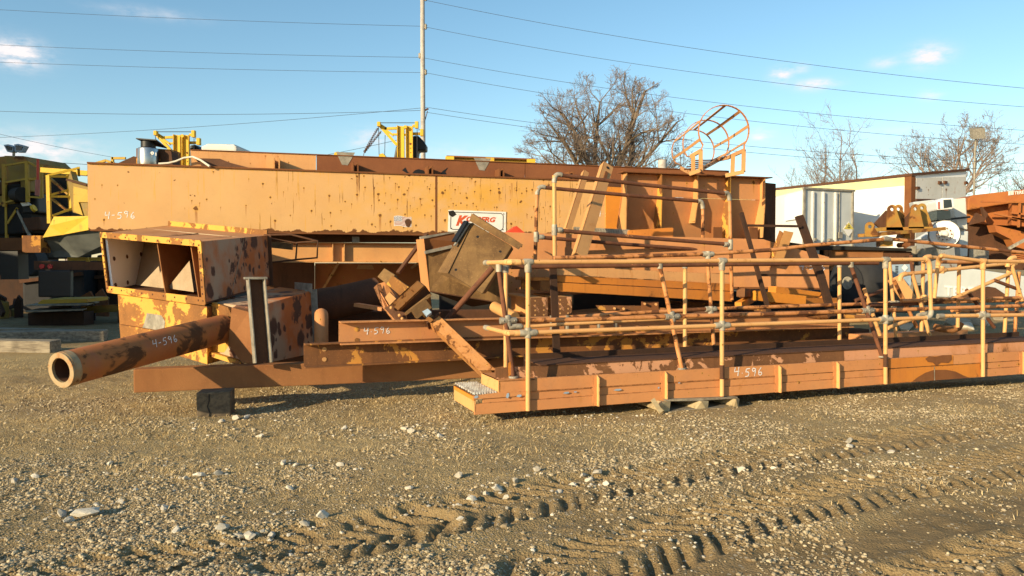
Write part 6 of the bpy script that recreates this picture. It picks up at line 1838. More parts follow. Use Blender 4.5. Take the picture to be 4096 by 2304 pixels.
m = MB(); m.prism([Z1(600, 620, LY - .1), Z1(628, 520, LY - .1), Z1(650, 600, LY - .1), Z1(790, 640, LY - .2), Z1(790, 930, LY - .2), Z1(650, 890, LY - .1)], Vector((0, .25, 0))); m.build('side_plate', M['yellow_shaded'], cv)
m = MB(); m.prism([Z1(655, 660, LY - .13), Z1(790, 690, LY - .23), Z1(790, 800, LY - .23), Z1(700, 800, LY - .18), Z1(740, 920, LY - .2), Z1(655, 880, LY - .13)], Vector((0, .03, 0))); m.build('wear_patch', M['yellow_dull'], cv)
m = MB(); m.bar(Z1(605, 600, LY - .15), Z1(785, 650, LY - .25), .12, .04); m.build('top_strip', M['rust_dark'], cv)
m = MB(); m.prism([Z1(480, 928, LY - .4), Z1(800, 922, LY - .6), Z1(800, 1045, LY - .6), Z1(560, 1090, LY - .4), Z1(380, 1115, LY - .4), Z1(440, 1010, LY - .4)], Vector((0, .1, 0))); m.build('chute_plate', M['yellow'], cv)
m = MB(); m.prism([Z1(380, 1118, LY - .35), Z1(560, 1092, LY - .35), Z1(810, 1048, LY - .5), Z1(1150, 1065, LY - .5), Z1(920, 1245, LY + .1), Z1(700, 1290, LY + .1), Z1(480, 1290, LY + .1), Z1(440, 1180, LY)], Vector((0, .08, 0))); m.build('belt_skirt', M['grey_belt'], cv)
m = MB(); m.bar(Z1(380, 515, LY + .6), Z1(800, 545, LY + .6), .12, .2, UP); m.build('top_beam', M['yellow'], cv)
m = MB(); m.box(Z1(325, 1175, LY - .2), (.20, .03, 0), (0, .2, 0), (0, 0, .20)); m.build('rusty_box', M['rust_flaked'], cv)

# big yellow crusher frame at the edge
CY = 22.0
cr = thing('crusher_plant', 'dark yellow crushing plant with a railed walkway at the left edge, mostly in shade', 'machine', (at((15, 300), CY).x, CY, 0))
for a, b in (((36, 460), (40, 840)), ((240, 440), (248, 800)), ((365, 470), (370, 760))):
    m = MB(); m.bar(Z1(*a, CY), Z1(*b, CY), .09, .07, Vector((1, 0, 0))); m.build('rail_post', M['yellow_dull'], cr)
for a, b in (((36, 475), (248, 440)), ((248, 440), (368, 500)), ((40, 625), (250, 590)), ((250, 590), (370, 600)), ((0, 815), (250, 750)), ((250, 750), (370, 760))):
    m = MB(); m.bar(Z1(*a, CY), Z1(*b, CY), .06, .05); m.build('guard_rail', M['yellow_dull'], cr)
m = MB(); m.box8([Z1(-60, 400, CY + .8), Z1(60, 388, CY + .8), Z1(100, 560, CY + .8), Z1(-60, 600, CY + .8)] + [p + Vector((0, 1.5, 0)) for p in (Z1(-60, 400, CY + .8), Z1(60, 388, CY + .8), Z1(100, 560, CY + .8), Z1(-60, 600, CY + .8))]); m.build('hopper_side', M['yellow_shaded'], cr)
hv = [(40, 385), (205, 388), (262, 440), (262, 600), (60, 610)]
m = MB(); m.prism([Z1(*p, CY + .5) for p in hv], Vector((.3, 1.6, 0))); m.build('housing', M['yellow_shaded'], cr)
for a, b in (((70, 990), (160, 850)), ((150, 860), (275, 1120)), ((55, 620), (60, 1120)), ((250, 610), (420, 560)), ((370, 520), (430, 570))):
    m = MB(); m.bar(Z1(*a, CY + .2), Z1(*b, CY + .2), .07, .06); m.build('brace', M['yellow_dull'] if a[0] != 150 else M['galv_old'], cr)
m = MB(); m.box8([Z1(-80, 620, CY + 1), Z1(420, 600, CY + 1), Z1(420, 1300, CY + 1), Z1(-80, 1300, CY + 1)] + [p + Vector((0, 2.5, 0)) for p in (Z1(-80, 620, CY + 1), Z1(420, 600, CY + 1), Z1(420, 1300, CY + 1), Z1(-80, 1300, CY + 1))]); m.build('machinery', M['soot_shade'], cr, bevel=.1)
for (x, y, w_, h_, mt) in ((110, 680, 70, 60, 'rust_dark'), (200, 700, 60, 50, 'soot_shade'), (300, 660, 40, 60, 'yellow_shaded'), (110, 800, 100, 50, 'yellow_shaded'), (340, 820, 70, 90, 'black'), (220, 880, 90, 60, 'soot_shade'), (200, 1000, 160, 90, 'soot_shade'), (350, 1000, 80, 60, 'rust_dark'), (100, 900, 60, 90, 'soot_shade'), (20, 700, 50, 80, 'soot_shade'), (20, 930, 40, 90, 'yellow_shaded')):
    c = Z1(x, y, CY + .6); sc = .44861 / 4 * CY / F
    m = MB(); m.box(c, (w_ * sc, .02, w_ * sc * .08), (0, .4, 0), (-h_ * sc * .06, 0, h_ * sc)); m.build('machine_block', M[mt], cr, bevel=.05)
m = MB(); m.tube([Z1(200, 730, CY - .1), Z1(140, 735, CY + .1)], .20, 18); m.build('flywheel', M['soot_shade'], cr)
m = MB(); m.tube([Z1(290, 860, CY), Z1(310, 850, CY)], .10, 12); m.build('pulley', M['yellow'], cr)
m = MB(); m.prism([Z1(180, 805, CY + .1), Z1(240, 800, CY + .1), Z1(270, 825, CY + .1), Z1(200, 835, CY + .1)], Vector((0, .1, 0))); m.build('lit_plate', M['cream'], cr)
m = MB(); m.bar(Z1(-80, 1175, CY), Z1(330, 1175, CY), .34, .5, UP); m.build('chassis_beam', M['rust'], cr)
m = MB(); m.tube([Z1(338, 415, CY - .4), Z1(338, 600, CY - .4)], .035, 12); m.build('ram', M['red_plastic'], cr)
m = MB(); m.tube([Z1(338, 600, CY - .4), Z1(332, 740, CY - .4)], .06, 12); m.build('ram', M['flag_red'], cr)
for k, px in enumerate((60, 200)):
    c = Z1(px, 1330, CY - .1); m = MB(); m.tube([c, c + Vector((0, .5, 0))], .42, 26); m.build('tyre', M['rubber'], cr)
# legs and bulk under the conveyor, trailer rear with tail lamps
tr_ = thing('trailer', 'dark low trailer under the yellow conveyor with two round red tail lamps', 'trailer', (at((72, 300), 18.3).x, 18.3, 0))
m = MB(); m.box8([Z2(245, 372, 18.3), Z2(455, 372, 18.3), Z2(455, 545, 18.3), Z2(245, 545, 18.3)] + [p + Vector((-.1, .3, 0)) for p in (Z2(245, 372, 18.3), Z2(455, 372, 18.3), Z2(455, 545, 18.3), Z2(245, 545, 18.3))]); m.build('tail_box', M['black'], tr_, bevel=.03)
m = MB(); m.bar(Z2(230, 340, 18.5), Z2(760, 345, 19.0), .20, .3, UP); m.build('frame_rail', M['rust_dark'], tr_)
for x in (274, 326):
    m = MB(); c = Z2(x, 347, 18.28); m.tube([c, c - Vector((0, .04, 0))], .055, 18); m.build('tail_lamp', M['lens'], tr_)
m = MB(); m.bar(Z2(90, 250, 18.6), Z2(95, 430, 18.6), .42, .4, Vector((1, 0, 0))); m.build('landing_leg', M['black'], tr_)
m = MB(); m.bar(Z2(440, 300, 19.6), Z2(680, 300, 19.9), .09, .3, UP); m.bar(Z2(560, 290, 19.6), Z2(570, 330, 19.6), .07, .07); m.build('cross_member', M['yellow_dull'], tr_)
# floodlight pair
fy = 21.5
fd = thing('floodlight', 'pair of green grey floodlights on a short stem above the crusher plant', 'floodlight', tuple(Z1(122, 385, fy)))
m = MB(); m.tube([Z1(122, 395, fy), Z1(124, 350, fy)], .035, 10); m.build('stem', M['galv'], fd)
for s_, xs in ((-1, ((30, 288), (70, 282), (120, 300), (112, 352), (62, 350))), (1, ((124, 284), (160, 278), (222, 296), (190, 352), (132, 350)))):
    m = MB(); m.prism([Z1(*p, fy - .1) for p in xs], Vector((0, .2, 0))); hd = m.build('lamp_head', M['decal_blue'], fd, bevel=.01)
    cx = sum(p[0] for p in xs) / 5; cy = sum(p[1] for p in xs) / 5
    m = MB(); m.prism([Z1(cx + (p[0] - cx) * .7, cy + (p[1] - cy) * .6, fy - .12) for p in xs], Vector((0, .02, 0))); m.build('lens', M['glass'], hd)
# yard junk seen past the top left corner of the trough
jk = thing('yellow_guard', 'low yellow guard frame peeping above the left end of the peach box', 'guard frame', tuple(Z1(950, 470, 17)))
for a, b in (((800, 470), (945, 428)), ((945, 428), (1020, 455)), ((1005, 455), (1003, 398)), ((1000, 408), (1120, 408))):
    m = MB(); m.bar(Z1(*a, 17), Z1(*b, 17), .05, .05); m.build('bar', M['yellow_dull'], jk)
m = MB(); m.prism([Z1(*p, 17.3) for p in ((1010, 470), (1190, 390), (1240, 400), (1240, 500), (1010, 500))], Vector((0, .4, 0))); o = m.build('sloping_plate', M['rust_dark']); tag(o, 'dark sloping plate behind the left end of the peach box, beside the air cleaner', 'plate')

# air cleaner canister with its raised lid
AY = 14.6
ac = thing('air_cleaner', 'steel air cleaner drum under a raised black rain plate, on top of the peach box', 'air cleaner', tuple(Z1(1320, 470, AY)))
c0, c1 = Z1(1320, 480, AY), Z1(1320, 320, AY)
m = MB(); m.tube([c0, c0.lerp(c1, .06), c0.lerp(c1, .94), c1], [.172, .176, .176, .165], 28); m.build('drum', M['chrome'], ac)
m = MB(); m.tube([Z1(1320, 312, AY), Z1(1320, 262, AY)], .125, 20); m.build('neck', M['black'], ac)
m = MB(); m.prism([Z1(1212, 236, AY - .16), Z1(1395, 250, AY - .16), Z1(1490, 322, AY + .22), Z1(1330, 290, AY + .22)], UP * .02); m.build('rain_plate', M['black'], ac)
m = MB(); c = Z1(1358, 362, AY - .175); m.ring(c, Vector((.1, -1, 0)), .01, .030, .006, 18); m.build('badge', M['sign_white'], ac)
m = MB(); m.box(Z1(1392, 372, AY - .16), (.007, 0, 0), (0, .01, 0), (0, 0, .03)); m.build('label', M['sign_white'], ac)
m = MB(); m.prism([Z1(*p, AY + .22) for p in ((1215, 320), (1250, 312), (1440, 325), (1530, 330), (1530, 480), (1215, 480))], Vector((0, .4, 0))); m.build('back_plate', M['rust_flaked'], ac)
m = MB(); m.prism([Z1(*p, AY + .1) for p in ((1430, 330), (1525, 345), (1540, 470), (1430, 470))], Vector((0, .3, 0))); m.build('side_block', M['rust_dark'], ac)
m = MB(); m.tube([Z1(1415, 457, 13.2), Z1(1500, 452, 13.2), Z1(1570, 435, 13.2), Z1(1640, 405, 13.2), Z1(1720, 395, 13.2), Z1(1790, 425, 13.1), Z1(1870, 480, 13.0)], .018, 10)
o = m.build('hose', M['hose']); tag(o, 'pale hose draped over the top edge of the peach box below the yellow hoist', 'hose')

# the two yellow hoists
def hoist(lbl, ox, oy, sc, Y, with_chain):
    """laid out from the right hand hoist"""
    def hp(x, y, dY=0):
        X = ox + (x - 1400) * sc; Yy = oy + (y - 120) * sc
        return at(q(3, X, Yy), Y + dY)
    r_ = thing('yellow_hoist', lbl, 'hoist', tuple(hp(1380, 400)), 'yellow hoists beyond the trough')
    for x0, x1 in ((1313, 1378), (1390, 1453)):
        m = MB(); a0, a1 = hp(x0, 118), hp(x1, 125); b0, b1 = hp(x0 + 2, 460), hp(x1 + 2, 460)
        d_ = (a1 - a0).normalized(); wv = (a1 - a0).length
        n_ = Vector((0, -1, 0))
        L_ = a0 - b0
        m.prism([b0, b0 + n_ * .10, b0 + n_ * .10 + d_ * .02, b0 + n_ * .012 + d_ * .02, b0 + n_ * .012 + d_ * (wv - .02), b0 + n_ * .1 + d_ * (wv - .02), b0 + n_ * .1 + d_ * wv, b0 + d_ * wv], L_)
        m.build('mast_channel', M['yellow'], r_)
    for a, b, w_ in (((1150, 110), (1310, 290), .085), ((1150, 105), (1215, 145), .075), ((1200, 145), (1315, 140), .075), ((1215, 160), (1280, 205), .065), ((1275, 195), (1395, 200), .06), ((1450, 120), (1490, 120), .075), ((1450, 190), (1540, 190), .08)):
        m = MB(); m.bar(hp(*a, .1), hp(*b, .1), w_, .07, UP); m.build('jib_bar', M['yellow'], r_)
    for x, y in ((1150, 105), (1487, 112), (1533, 180)):
        m = MB(); c = hp(x, y, -.05); m.box(c, (.05, 0, 0), (0, .07, 0), (0, 0, .105 if x > 1400 else .07)); m.build('sheave_block', M['yellow'], r_, bevel=.015)
    m = MB(); c = hp(1384, 128, -.15); m.tube([c, c + Vector((0, .3, 0))], .05, 14); m.build('sheave', M['yellow'], r_)
    m = MB(); m.tube([hp(1150, 92), hp(1487, 92)], .011, 6); m.tube([hp(1490, 150), hp(1490, 430)], .010, 6); m.tube([hp(1146, 130), hp(1152, 420)], .010, 6); m.tube([hp(1500, 155), hp(1520, 155)], .010, 6)
    if with_chain: m.tube([hp(1205, 200), hp(1200, 420)], .010, 6)
    m.build('wire_rope', M['cable'], r_)
    m = MB(); m.prism([hp(*p, .5) for p in ((1270, 460), (1300, 300), (1330, 290), (1330, 460))], Vector((0, .3, 0))); m.prism([hp(*p, .4) for p in ((1450, 210), (1500, 205), (1545, 250), (1570, 290), (1570, 340), (1500, 340), (1480, 470), (1450, 470))], Vector((0, .5, 0))); m.build('motor_housing', M['black'], r_, bevel=.05)
    m = MB()
    for y in (318, 358, 280): m.tube([hp(1432, y, -.02), hp(1432, y, .0)], .018 if y != 280 else .035, 10)
    m.build('bolts', M['rust'], r_)
    if with_chain:
        m = MB()
        for (xa, ya), (xb, yb) in (((1140, 140), (1020, 350)), ((1168, 170), (1020, 355))):
            n_ = 22; A_, B_ = hp(xa, ya), hp(xb, yb); dd = (B_ - A_) / n_
            for i in range(n_):
                c = A_ + dd * (i + .5); sd = dd.cross(Vector((0, 1, 0))).normalized() if i % 2 else Vector((0, 1, 0))
                l = dd * .62; w_ = sd * .028
                m.tube([c - l, c - l * .6 + w_, c + l * .6 + w_, c + l, c + l * .6 - w_, c - l * .6 - w_, c - l], .011, 5, False)
        m.tube([hp(1020, 350), hp(1012, 385)], .010, 6)
        m.build('chain', M['rust_dark'], r_)
    return r_
hoist('yellow twin channel hoist mast with hanging chains, standing left of the utility pole', 1400, 120, 1.0, 24, True)
# left hoist: same build, 1 px here is 1 px there
x_, y_ = q(1, 1640, 200); hoist('yellow twin channel hoist mast behind the air cleaner, without chains', (x_ * 4 - 1000) / .44861, (y_ * 4 - 450) / .44861, 1.0, 24, False)
# cab roof and yellow beams behind the wall
m = MB(); m.prism([Z1(*p, 18) for p in ((1790, 300), (1850, 275), (2085, 282), (2110, 300), (2110, 350), (1790, 340))], Vector((0, 1.4, 0))); rf = m.build('cab_roof', M['white_dirty'], None, bevel=.06); tag(rf, 'pale rounded cab roof peeping over the wall right of the left hoist', 'cab')
yb = thing('yellow_beam', 'long yellow beam lying behind the brown wall, left of the big bare oak', 'beam', tuple(at((490, 165), 17)))
m = MB(); m.prism([at(p, 17) for p in ((447, 156.0), (535, 159.2), (535, 165), (447, 165))], Vector((0, .5, 0))); m.build('web', M['yellow_dull'], yb)
m = MB(); m.prism([at(p, 16.9) for p in ((446.5, 155.4), (535.5, 158.6), (535.5, 160.0), (446.5, 156.8))], Vector((0, .6, 0))); m.build('top_flange', M['rust'], yb)
for px in (450, 490, 531):
    m = MB(); c = at((px, 159.5 + (px - 450) * .033), 16.8); m.box(c, (.09, 0, .0), (0, .1, 0), (0, 0, .055)); m.build('lug', M['yellow'], yb)
for x, y in ((775, 360), (1175, 375)):
    m = MB(); m.prism([Z1(0, 0, 1)] * 0 + [at(q(3, x - 30, y + 20), 18), at(q(3, x - 20, y - 5), 18), at(q(3, x + 10, y - 12), 18), at(q(3, x + 35, y + 20), 18)], Vector((0, .4, 0)))
    o = m.build('yellow_bracket', M['yellow']); tag(o, 'small yellow bracket just showing above the brown wall %s the chain' % ('left of' if x < 1000 else 'right of'), 'bracket')
sp = gbase(662, 40); m = MB(); m.tube([sp, at((662.5, 160), 40)], .22, 10); o = m.build('stub_post', M['pole']); tag(o, 'short grey post stub showing above the wall left of the hooped cage', 'post')

# ------------------------------------------------------------------ background at right
def RG(x, y, Y): return at(q(11, x, y), Y)
# white semi trailer
wa, wbk = at((911, 176), 21.5), at((966, 171), 22.8)
rd = Vector((wbk.x - wa.x, wbk.y - wa.y, 0)); rdn = rd.normalized(); sd_ = Vector((-rdn.y, rdn.x, 0))    # along the side, away
wt_ = thing('white_trailer', 'long white box trailer with grimy rear doors and a pale yellow roof band', 'trailer', (wa.x, wa.y, 0))
ztl, ztr = wa.z, wbk.z; zfl = 1.05; LEN = 13.0
def wp(a, s, z): return Vector((wa.x, wa.y, 0)) + rd * a + sd_ * s + UP * z
m = MB(); m.box8([wp(0, 0, zfl), wp(0, LEN, zfl), wp(0, LEN, ztl), wp(0, 0, ztl), wp(1, 0, zfl), wp(1, LEN, zfl), wp(1, LEN, ztr), wp(1, 0, ztr)]); m.build('box_body', M['white'], wt_)
m = MB(); m.prism([wp(0, .12, ztl - .24), wp(0, LEN, ztl - .24), wp(0, LEN, ztl - .02), wp(0, .12, ztl - .02)], -rdn * .012); m.build('roof_band', M['pale_yellow'], wt_)
m = MB(); m.prism([wp(-.02, -.06, ztl), wp(-.02, LEN, ztl), wp(-.02, LEN, ztl + .06), wp(-.02, -.06, ztl + .07)], rd * 1.04 + UP * (ztr - ztl)); m.build('roof_edge', M['rust_dark'], wt_)
m = MB(); m.prism([wp(-.01, -.03, zfl), wp(.06, -.03, zfl), wp(.06, -.03, ztl), wp(-.01, -.03, ztl)], sd_ * .2); m.build('corner_post', M['rust'], wt_)
zm = RG(1550, 415, 21.6).z
for a0, a1 in ((.075, .53), (.54, .985)):
    for z0, z1 in ((zfl + .05, zm - .06), (zm + .02, min(ztl, ztr) - .06)):
        m = MB(); m.prism([wp(a0, -.01, z0), wp(a1, -.01, z0), wp(a1, -.01, z1 + .18 * a1), wp(a0, -.01, z1 + .18 * a0)], -sd_ * .02); dr_ = m.build('door', M['white_dirty'], wt_)
m = MB(); m.bar(wp(.07, -.05, zm), wp(.99, -.05, zm + .08), .06, .04, UP); m.build('door_sill', M['rust_dark'], wt_)
for a_, z_ in ((.09, ztl - .32), (.48, ztl - .12), (.58, ztl - .1), (.97, ztr - .35)):
    m = MB(); m.box(wp(a_, -.05, z_), rdn * .06, sd_ * .03, UP * .04); m.build('hinge', M['rust_dark'], wt_)
for s_ in (1.2, 2.4):
    c = wp(.1, s_, .5); m = MB(); m.tube([c - rdn * .2, c + rdn * .1], .5, 22); m.build('tyre', M['rubber'], wt_)
m = MB(); m.bar(wp(.5, .3, .85), wp(.5, LEN, .85), 1.2, .3, rdn); m.build('chassis', M['black'], wt_)

# grey ribbed van trailer
ga, gb2, gl_ = at((803.5, 189), 20.3), at((853, 190), 21.0), at((774, 191.5), 22.6)
gd = Vector((gb2.x - ga.x, gb2.y - ga.y, 0)); gdn = gd.normalized(); gs = Vector((gl_.x - ga.x, gl_.y - ga.y, 0)); gsn = gs.normalized(); gnn = Vector((gdn.y, -gdn.x, 0))
gt = thing('grey_trailer', 'pale grey van trailer with raised ribs on its end wall and a yellow diamond placard', 'trailer', (ga.x, ga.y, 0))
zt = ga.z
def gp(a, z, o=0): return Vector((ga.x, ga.y, 0)) + gd * a + gnn * o + UP * z
c_ = [gp(0, 1.0), gp(1, 1.0), gp(1, zt), gp(0, zt)]
m = MB(); bk = gs * 2.6; m.box8(c_ + [p + bk for p in c_]); m.build('box_body', M['trailer_grey'], gt)
lf = [Vector((ga.x, ga.y, z)) - gnn * 0 for z in (1.0, zt)]
so = Vector((-gsn.y, gsn.x, 0)); so = so if so.x < 0 else -so
m = MB(); m.box8([Vector((ga.x, ga.y, 1.0)) + gs * .02, Vector((ga.x, ga.y, 1.0)) + gs * 2.5, Vector((ga.x, ga.y, zt - .03)) + gs * 2.5, Vector((ga.x, ga.y, zt - .03)) + gs * .02] + [p + so * .02 for p in (Vector((ga.x, ga.y, 1.0)) + gs * .02, Vector((ga.x, ga.y, 1.0)) + gs * 2.5, Vector((ga.x, ga.y, zt - .03)) + gs * 2.5, Vector((ga.x, ga.y, zt - .03)) + gs * .02)]); m.build('side_sheet', M['white'], gt)
m = MB(); m.box8([Vector((ga.x, ga.y, zt - .75)) + gs * .0 + so * .021, Vector((ga.x, ga.y, zt - .75)) + gs * .52 + so * .021, Vector((ga.x, ga.y, zt - .1)) + gs * .52 + so * .021, Vector((ga.x, ga.y, zt - .1)) + so * .021] + [p + so * .05 for p in (Vector((ga.x, ga.y, zt - .75)) + so * .021, Vector((ga.x, ga.y, zt - .75)) + gs * .52 + so * .021, Vector((ga.x, ga.y, zt - .1)) + gs * .52 + so * .021, Vector((ga.x, ga.y, zt - .1)) + so * .021)]); m.build('corner_plate', M['cream'], gt)
for x in (716, 802, 905):
    a_ = (x - 645) / (1058 - 645); m = MB(); m.prism([gp(a_ - .02, 1.05, .0), gp(a_ + .02, 1.05, .0), gp(a_ + .013, 1.05, .06), gp(a_ - .013, 1.05, .06)], UP * (zt - 1.1)); m.build('rib', M['white_dirty'], gt)
for a_ in (.005, .985):
    m = MB(); m.bar(gp(a_, 1.0, .02), gp(a_, zt, .02), .05, .05, gdn); m.build('corner_post', M['galv_old'], gt)
m = MB(); m.bar(gp(-.02, zt + .02, .02), gp(1.02, zt + .02, .02), .05, .06, UP); m.build('top_rail', M['galv_old'], gt)
m = MB(); c = gp((1015 - 645) / 413, RG(1015, 655, 20.9).z, .03); s_ = .20
m.prism([c + gdn * s_, c + UP * s_, c - gdn * s_, c - UP * s_], gnn * .01); pl2 = m.build('placard', M['sign_white'], gt)
m = MB(); c2 = c + gnn * .012; m.prism([c2 + gdn * .175, c2 + UP * .175, c2 - gdn * .175], gnn * .003); m.build('placard_half', M['placard'], pl2)
m = MB(); c3 = c + gnn * .016 + UP * .06
for k in range(3):
    a = k * 2.094 + math.pi / 2
    m.prism([c3 + (gdn * math.cos(a - .5) + UP * math.sin(a - .5)) * .018, c3 + (gdn * math.cos(a - .5) + UP * math.sin(a - .5)) * .055, c3 + (gdn * math.cos(a + .5) + UP * math.sin(a + .5)) * .055, c3 + (gdn * math.cos(a + .5) + UP * math.sin(a + .5)) * .018], gnn * .002)
m.tube([c3, c3 + gnn * .002], .011, 10); m.build('trefoil', M['sign_black'], pl2)
for x, y, w_, h_ in ((940, 705, .06, .08), (858, 745, .05, .03), (733, 745, .04, .04)):
    m = MB(); m.box(gp((x - 645) / 413, RG(x, y, 20.7).z, .04), gdn * w_, gnn * .04, UP * h_); m.build('socket_box', M['galv_old'], gt)
m = MB(); m.tube([gp(.715, RG(942, 690, 20.7).z, .02), gp(.715, RG(942, 340, 20.7).z, .02)], .012, 6); m.build('conduit', M['galv_old'], gt)
m = MB(); m.bar(gp(.1, .8), gp(.9, .8), .4, .3, UP); m.build('chassis', M['black'], gt)

# dark flatbed / bin roof in front of them
dk = thing('equipment_skid', 'dark flat topped steel skid with brown side panels standing before the trailers', 'skid', (at((830, 300), 16.5).x, 16.5, 0))
SY = 16.5
m = MB(); m.prism([RG(*p, SY) for p in ((540, 765), (720, 790), (1000, 795), (1545, 815), (1550, 835), (1100, 828), (700, 825))], Vector((.2, 1.6, .0))); m.build('top_plate', M['soot_shade'], dk)
m = MB(); m.prism([RG(*p, SY + .1) for p in ((870, 830), (1310, 835), (1310, 1000), (870, 1000))], Vector((.1, .1, 0))); m.build('side_panel', M['rust_beam'], dk)
m = MB(); m.prism([RG(*p, SY + .12) for p in ((1310, 838), (1545, 840), (1545, 1000), (1310, 1000))], Vector((.1, 1.2, 0))); m.build('side_panel', M['rust_dark'], dk)
for x in (765, 835, 865):
    m = MB(); m.bar(RG(x, 830, SY), RG(x, 960, SY), .06, .06); m.build('upright', M['galv_old'] if x == 765 else M['rust'], dk)
m = MB(); m.prism([RG(*p, SY + .9) for p in ((560, 830), (1545, 830), (1545, 1350), (850, 1350))], Vector((.1, .1, 0))); m.build('back_wall', M['black'], dk)
m = MB(); m.bar(RG(1255, 990, SY - 1.2), RG(1280, 1310, SY - 1.2), .20, .2, Vector((1, 0, 0))); m.build('leg', M['rust_dark'], dk)
# black drum / tyre
dt = thing('loader_tyre', 'big worn black tyre standing in shade right of the salmon box beam', 'tyre', (at((845, 310), 14.6).x, 14.6, 0))
c = RG(1090, 1100, 14.6); m = MB(); ax_ = Vector((-.9, -.42, 0)).normalized(); m.tube([c + ax_ * .22, c + ax_ * .18, c - ax_ * .4, c - ax_ * .5], [.36, .47, .47, .38], 30); m.build('tread', M['rubber'], dt)
m = MB(); m.ring(c + ax_ * .23, ax_, .13, .35, .03, 30); m.build('sidewall', M['rubber'], dt)
m = MB(); m.tube([c + ax_ * .22, c + ax_ * .24], .12, 18); m.build('hub', M['galv_old'], dt)
# white board with marks
wb3 = thing('white_board', 'blue grey board with a pale diamond mark leaning behind the catwalk rails', 'board', tuple(RG(1450, 1000, 15.2)))
m = MB(); m.prism([RG(*p, 15.2) for p in ((1360, 950), (1540, 945), (1540, 1120), (1360, 1130))], Vector((0, .06, 0))); m.build('board', M['decal_blue'], wb3)
m = MB(); m.prism([RG(*p, 15.19) for p in ((1487, 946), (1513, 976), (1487, 1006), (1461, 976))], Vector((0, -.008, 0))); m.build('diamond', M['sign_white'], wb3)
m = MB()
for k in range(5): m.prism([RG(1410, 960 + k * 13, 15.19), RG(1432, 960 + k * 13, 15.19), RG(1432, 967 + k * 13, 15.19), RG(1410, 967 + k * 13, 15.19)], Vector((0, -.006, 0)))
m.build('marks', M['sign_black'], wb3)

# rusty lug frame
LY2 = 15.0
lg = thing('lug_frame', 'yellow brown steel frame with five rounded lifting lugs, each with a round eye', 'frame', tuple(RG(1450, 800, LY2)))
def lug(x, y, Y, foot, mt, lean):
    c = RG(x, y, Y); r0, r1 = .034, .090
    pts = []
    for i in range(13):
        a = math.pi * (1.08 - 1.16 * i / 12); pts.append((math.cos(a) * r1, math.sin(a) * r1))
    base = [Vector((c.x + px, Y, c.z + pz)) for px, pz in pts]
    fl2 = RG(foot[0], foot[2], Y); fr3 = RG(foot[1], foot[2], Y)
    outer = base + [fr3, fl2]
    # plate with a round eye: fan between the outline and the eye
    n_ = len(outer); hole = []
    for p in outer:
        d = Vector((p.x - c.x, 0, p.z - c.z)).normalized(); hole.append(Vector((c.x + d.x * r0, Y, c.z + d.z * r0)))
    th = Vector((.03, .09, 0)); vs = outer + hole + [p + th for p in outer] + [p + th for p in hole]; fs = []
    for i in range(n_):
        j = (i + 1) % n_
        fs += [(i, j, n_ + j, n_ + i), (2 * n_ + i, 3 * n_ + i, 3 * n_ + j, 2 * n_ + j), (i, 2 * n_ + i, 2 * n_ + j, j), (n_ + i, n_ + j, 3 * n_ + j, 3 * n_ + i)]
    MB().add(vs, fs).build('lug', M[mt], lg)
ylr = paint('yellow brown rusted casting', (.36, .21, .04), (.24, .12, .03), patches=.42, pscale=2.5, drips=False, dirt=.5)
M['lugpaint'] = ylr
lug(1385, 492, LY2, (1335, 1480, 665), 'lugpaint', 0); lug(1437, 490, LY2 + .3, (1440, 1530, 650), 'lugpaint', 0); lug(1577, 487, LY2, (1520, 1650, 650), 'lugpaint', 0); lug(1632, 480, LY2 + .3, (1640, 1725, 640), 'lugpaint', 0); lug(1200, 635, LY2 - .4, (1158, 1290, 718), 'lugpaint', 0)
for pts in (((1240, 610), (1340, 500), (1355, 660), (1300, 660)), ((1500, 560), (1555, 500), (1560, 640), (1500, 640))):
    m = MB(); m.prism([RG(*p, LY2 + .1) for p in pts], Vector((0, .06, 0))); m.build('gusset', M['rust_dark'], lg)
m = MB(); m.bar(RG(1180, 705, LY2 - .3), RG(1740, 655, LY2 + .2), .06, .5, UP); m.build('base_bar', M['lugpaint'], lg)
m = MB(); m.prism([RG(*p, LY2) for p in ((1300, 640), (1720, 635), (1720, 655), (1300, 672))], Vector((0, .35, 0))); m.build('base_plate', M['lugpaint'], lg)
m = MB(); m.prism([RG(*p, LY2) for p in ((1490, 690), (1530, 670), (1535, 740), (1470, 740))], Vector((0, .3, 0))); m.build('leg', M['lugpaint'], lg); m = MB(); m.bar(RG(1320, 745, LY2), RG(1320, 800, LY2), .18, .3, Vector((1, 0, 0))); m.build('leg', M['lugpaint'], lg)
m = MB(); c = RG(1505, 785, LY2 - .1); m.tube([c, c + Vector((0, .3, 0))], .05, 14); m.build('pin', M['rust'], lg)

# axle with hub and brake drum, mounted on white gear
ax = thing('white_axle', 'white axle with a big round hub standing among pale machine parts at right', 'axle', (at((950, 300), 16.2).x, 16.2, 0))
hc = RG(1818, 700, 15.6); hx = Vector((-.42, -.9, .05)).normalized()
m = MB(); m.ring(hc, hx, .145, .265, .10, 32); m.build('brake_drum', M['white'], ax)
m = MB(); m.tube([hc - hx * .05, hc + hx * .08], .15, 24); m.dome(hc + hx * .08, hx, .07, .06, 16, 4); hubo = m.build('hub', M['white_dirty'], ax)
hu, hw_ = perp(hx)
for k in range(10):
    a = k * .6283; p = hc + hx * .08 + (hu * math.cos(a) + hw_ * math.sin(a)) * .115; m = MB(); m.tube([p, p + hx * .03], .013, 7); m.build('wheel_stud', M['rust'], hubo)
m = MB(); m.ring(hc - hx * .14, hx, .16, .29, .10, 32); m.build('wheel_flange', M['galv_old'], ax)
m = MB(); m.tube([hc - hx * .2, hc - hx * 1.2], .08, 16); m.build('axle_tube', M['black'], ax)
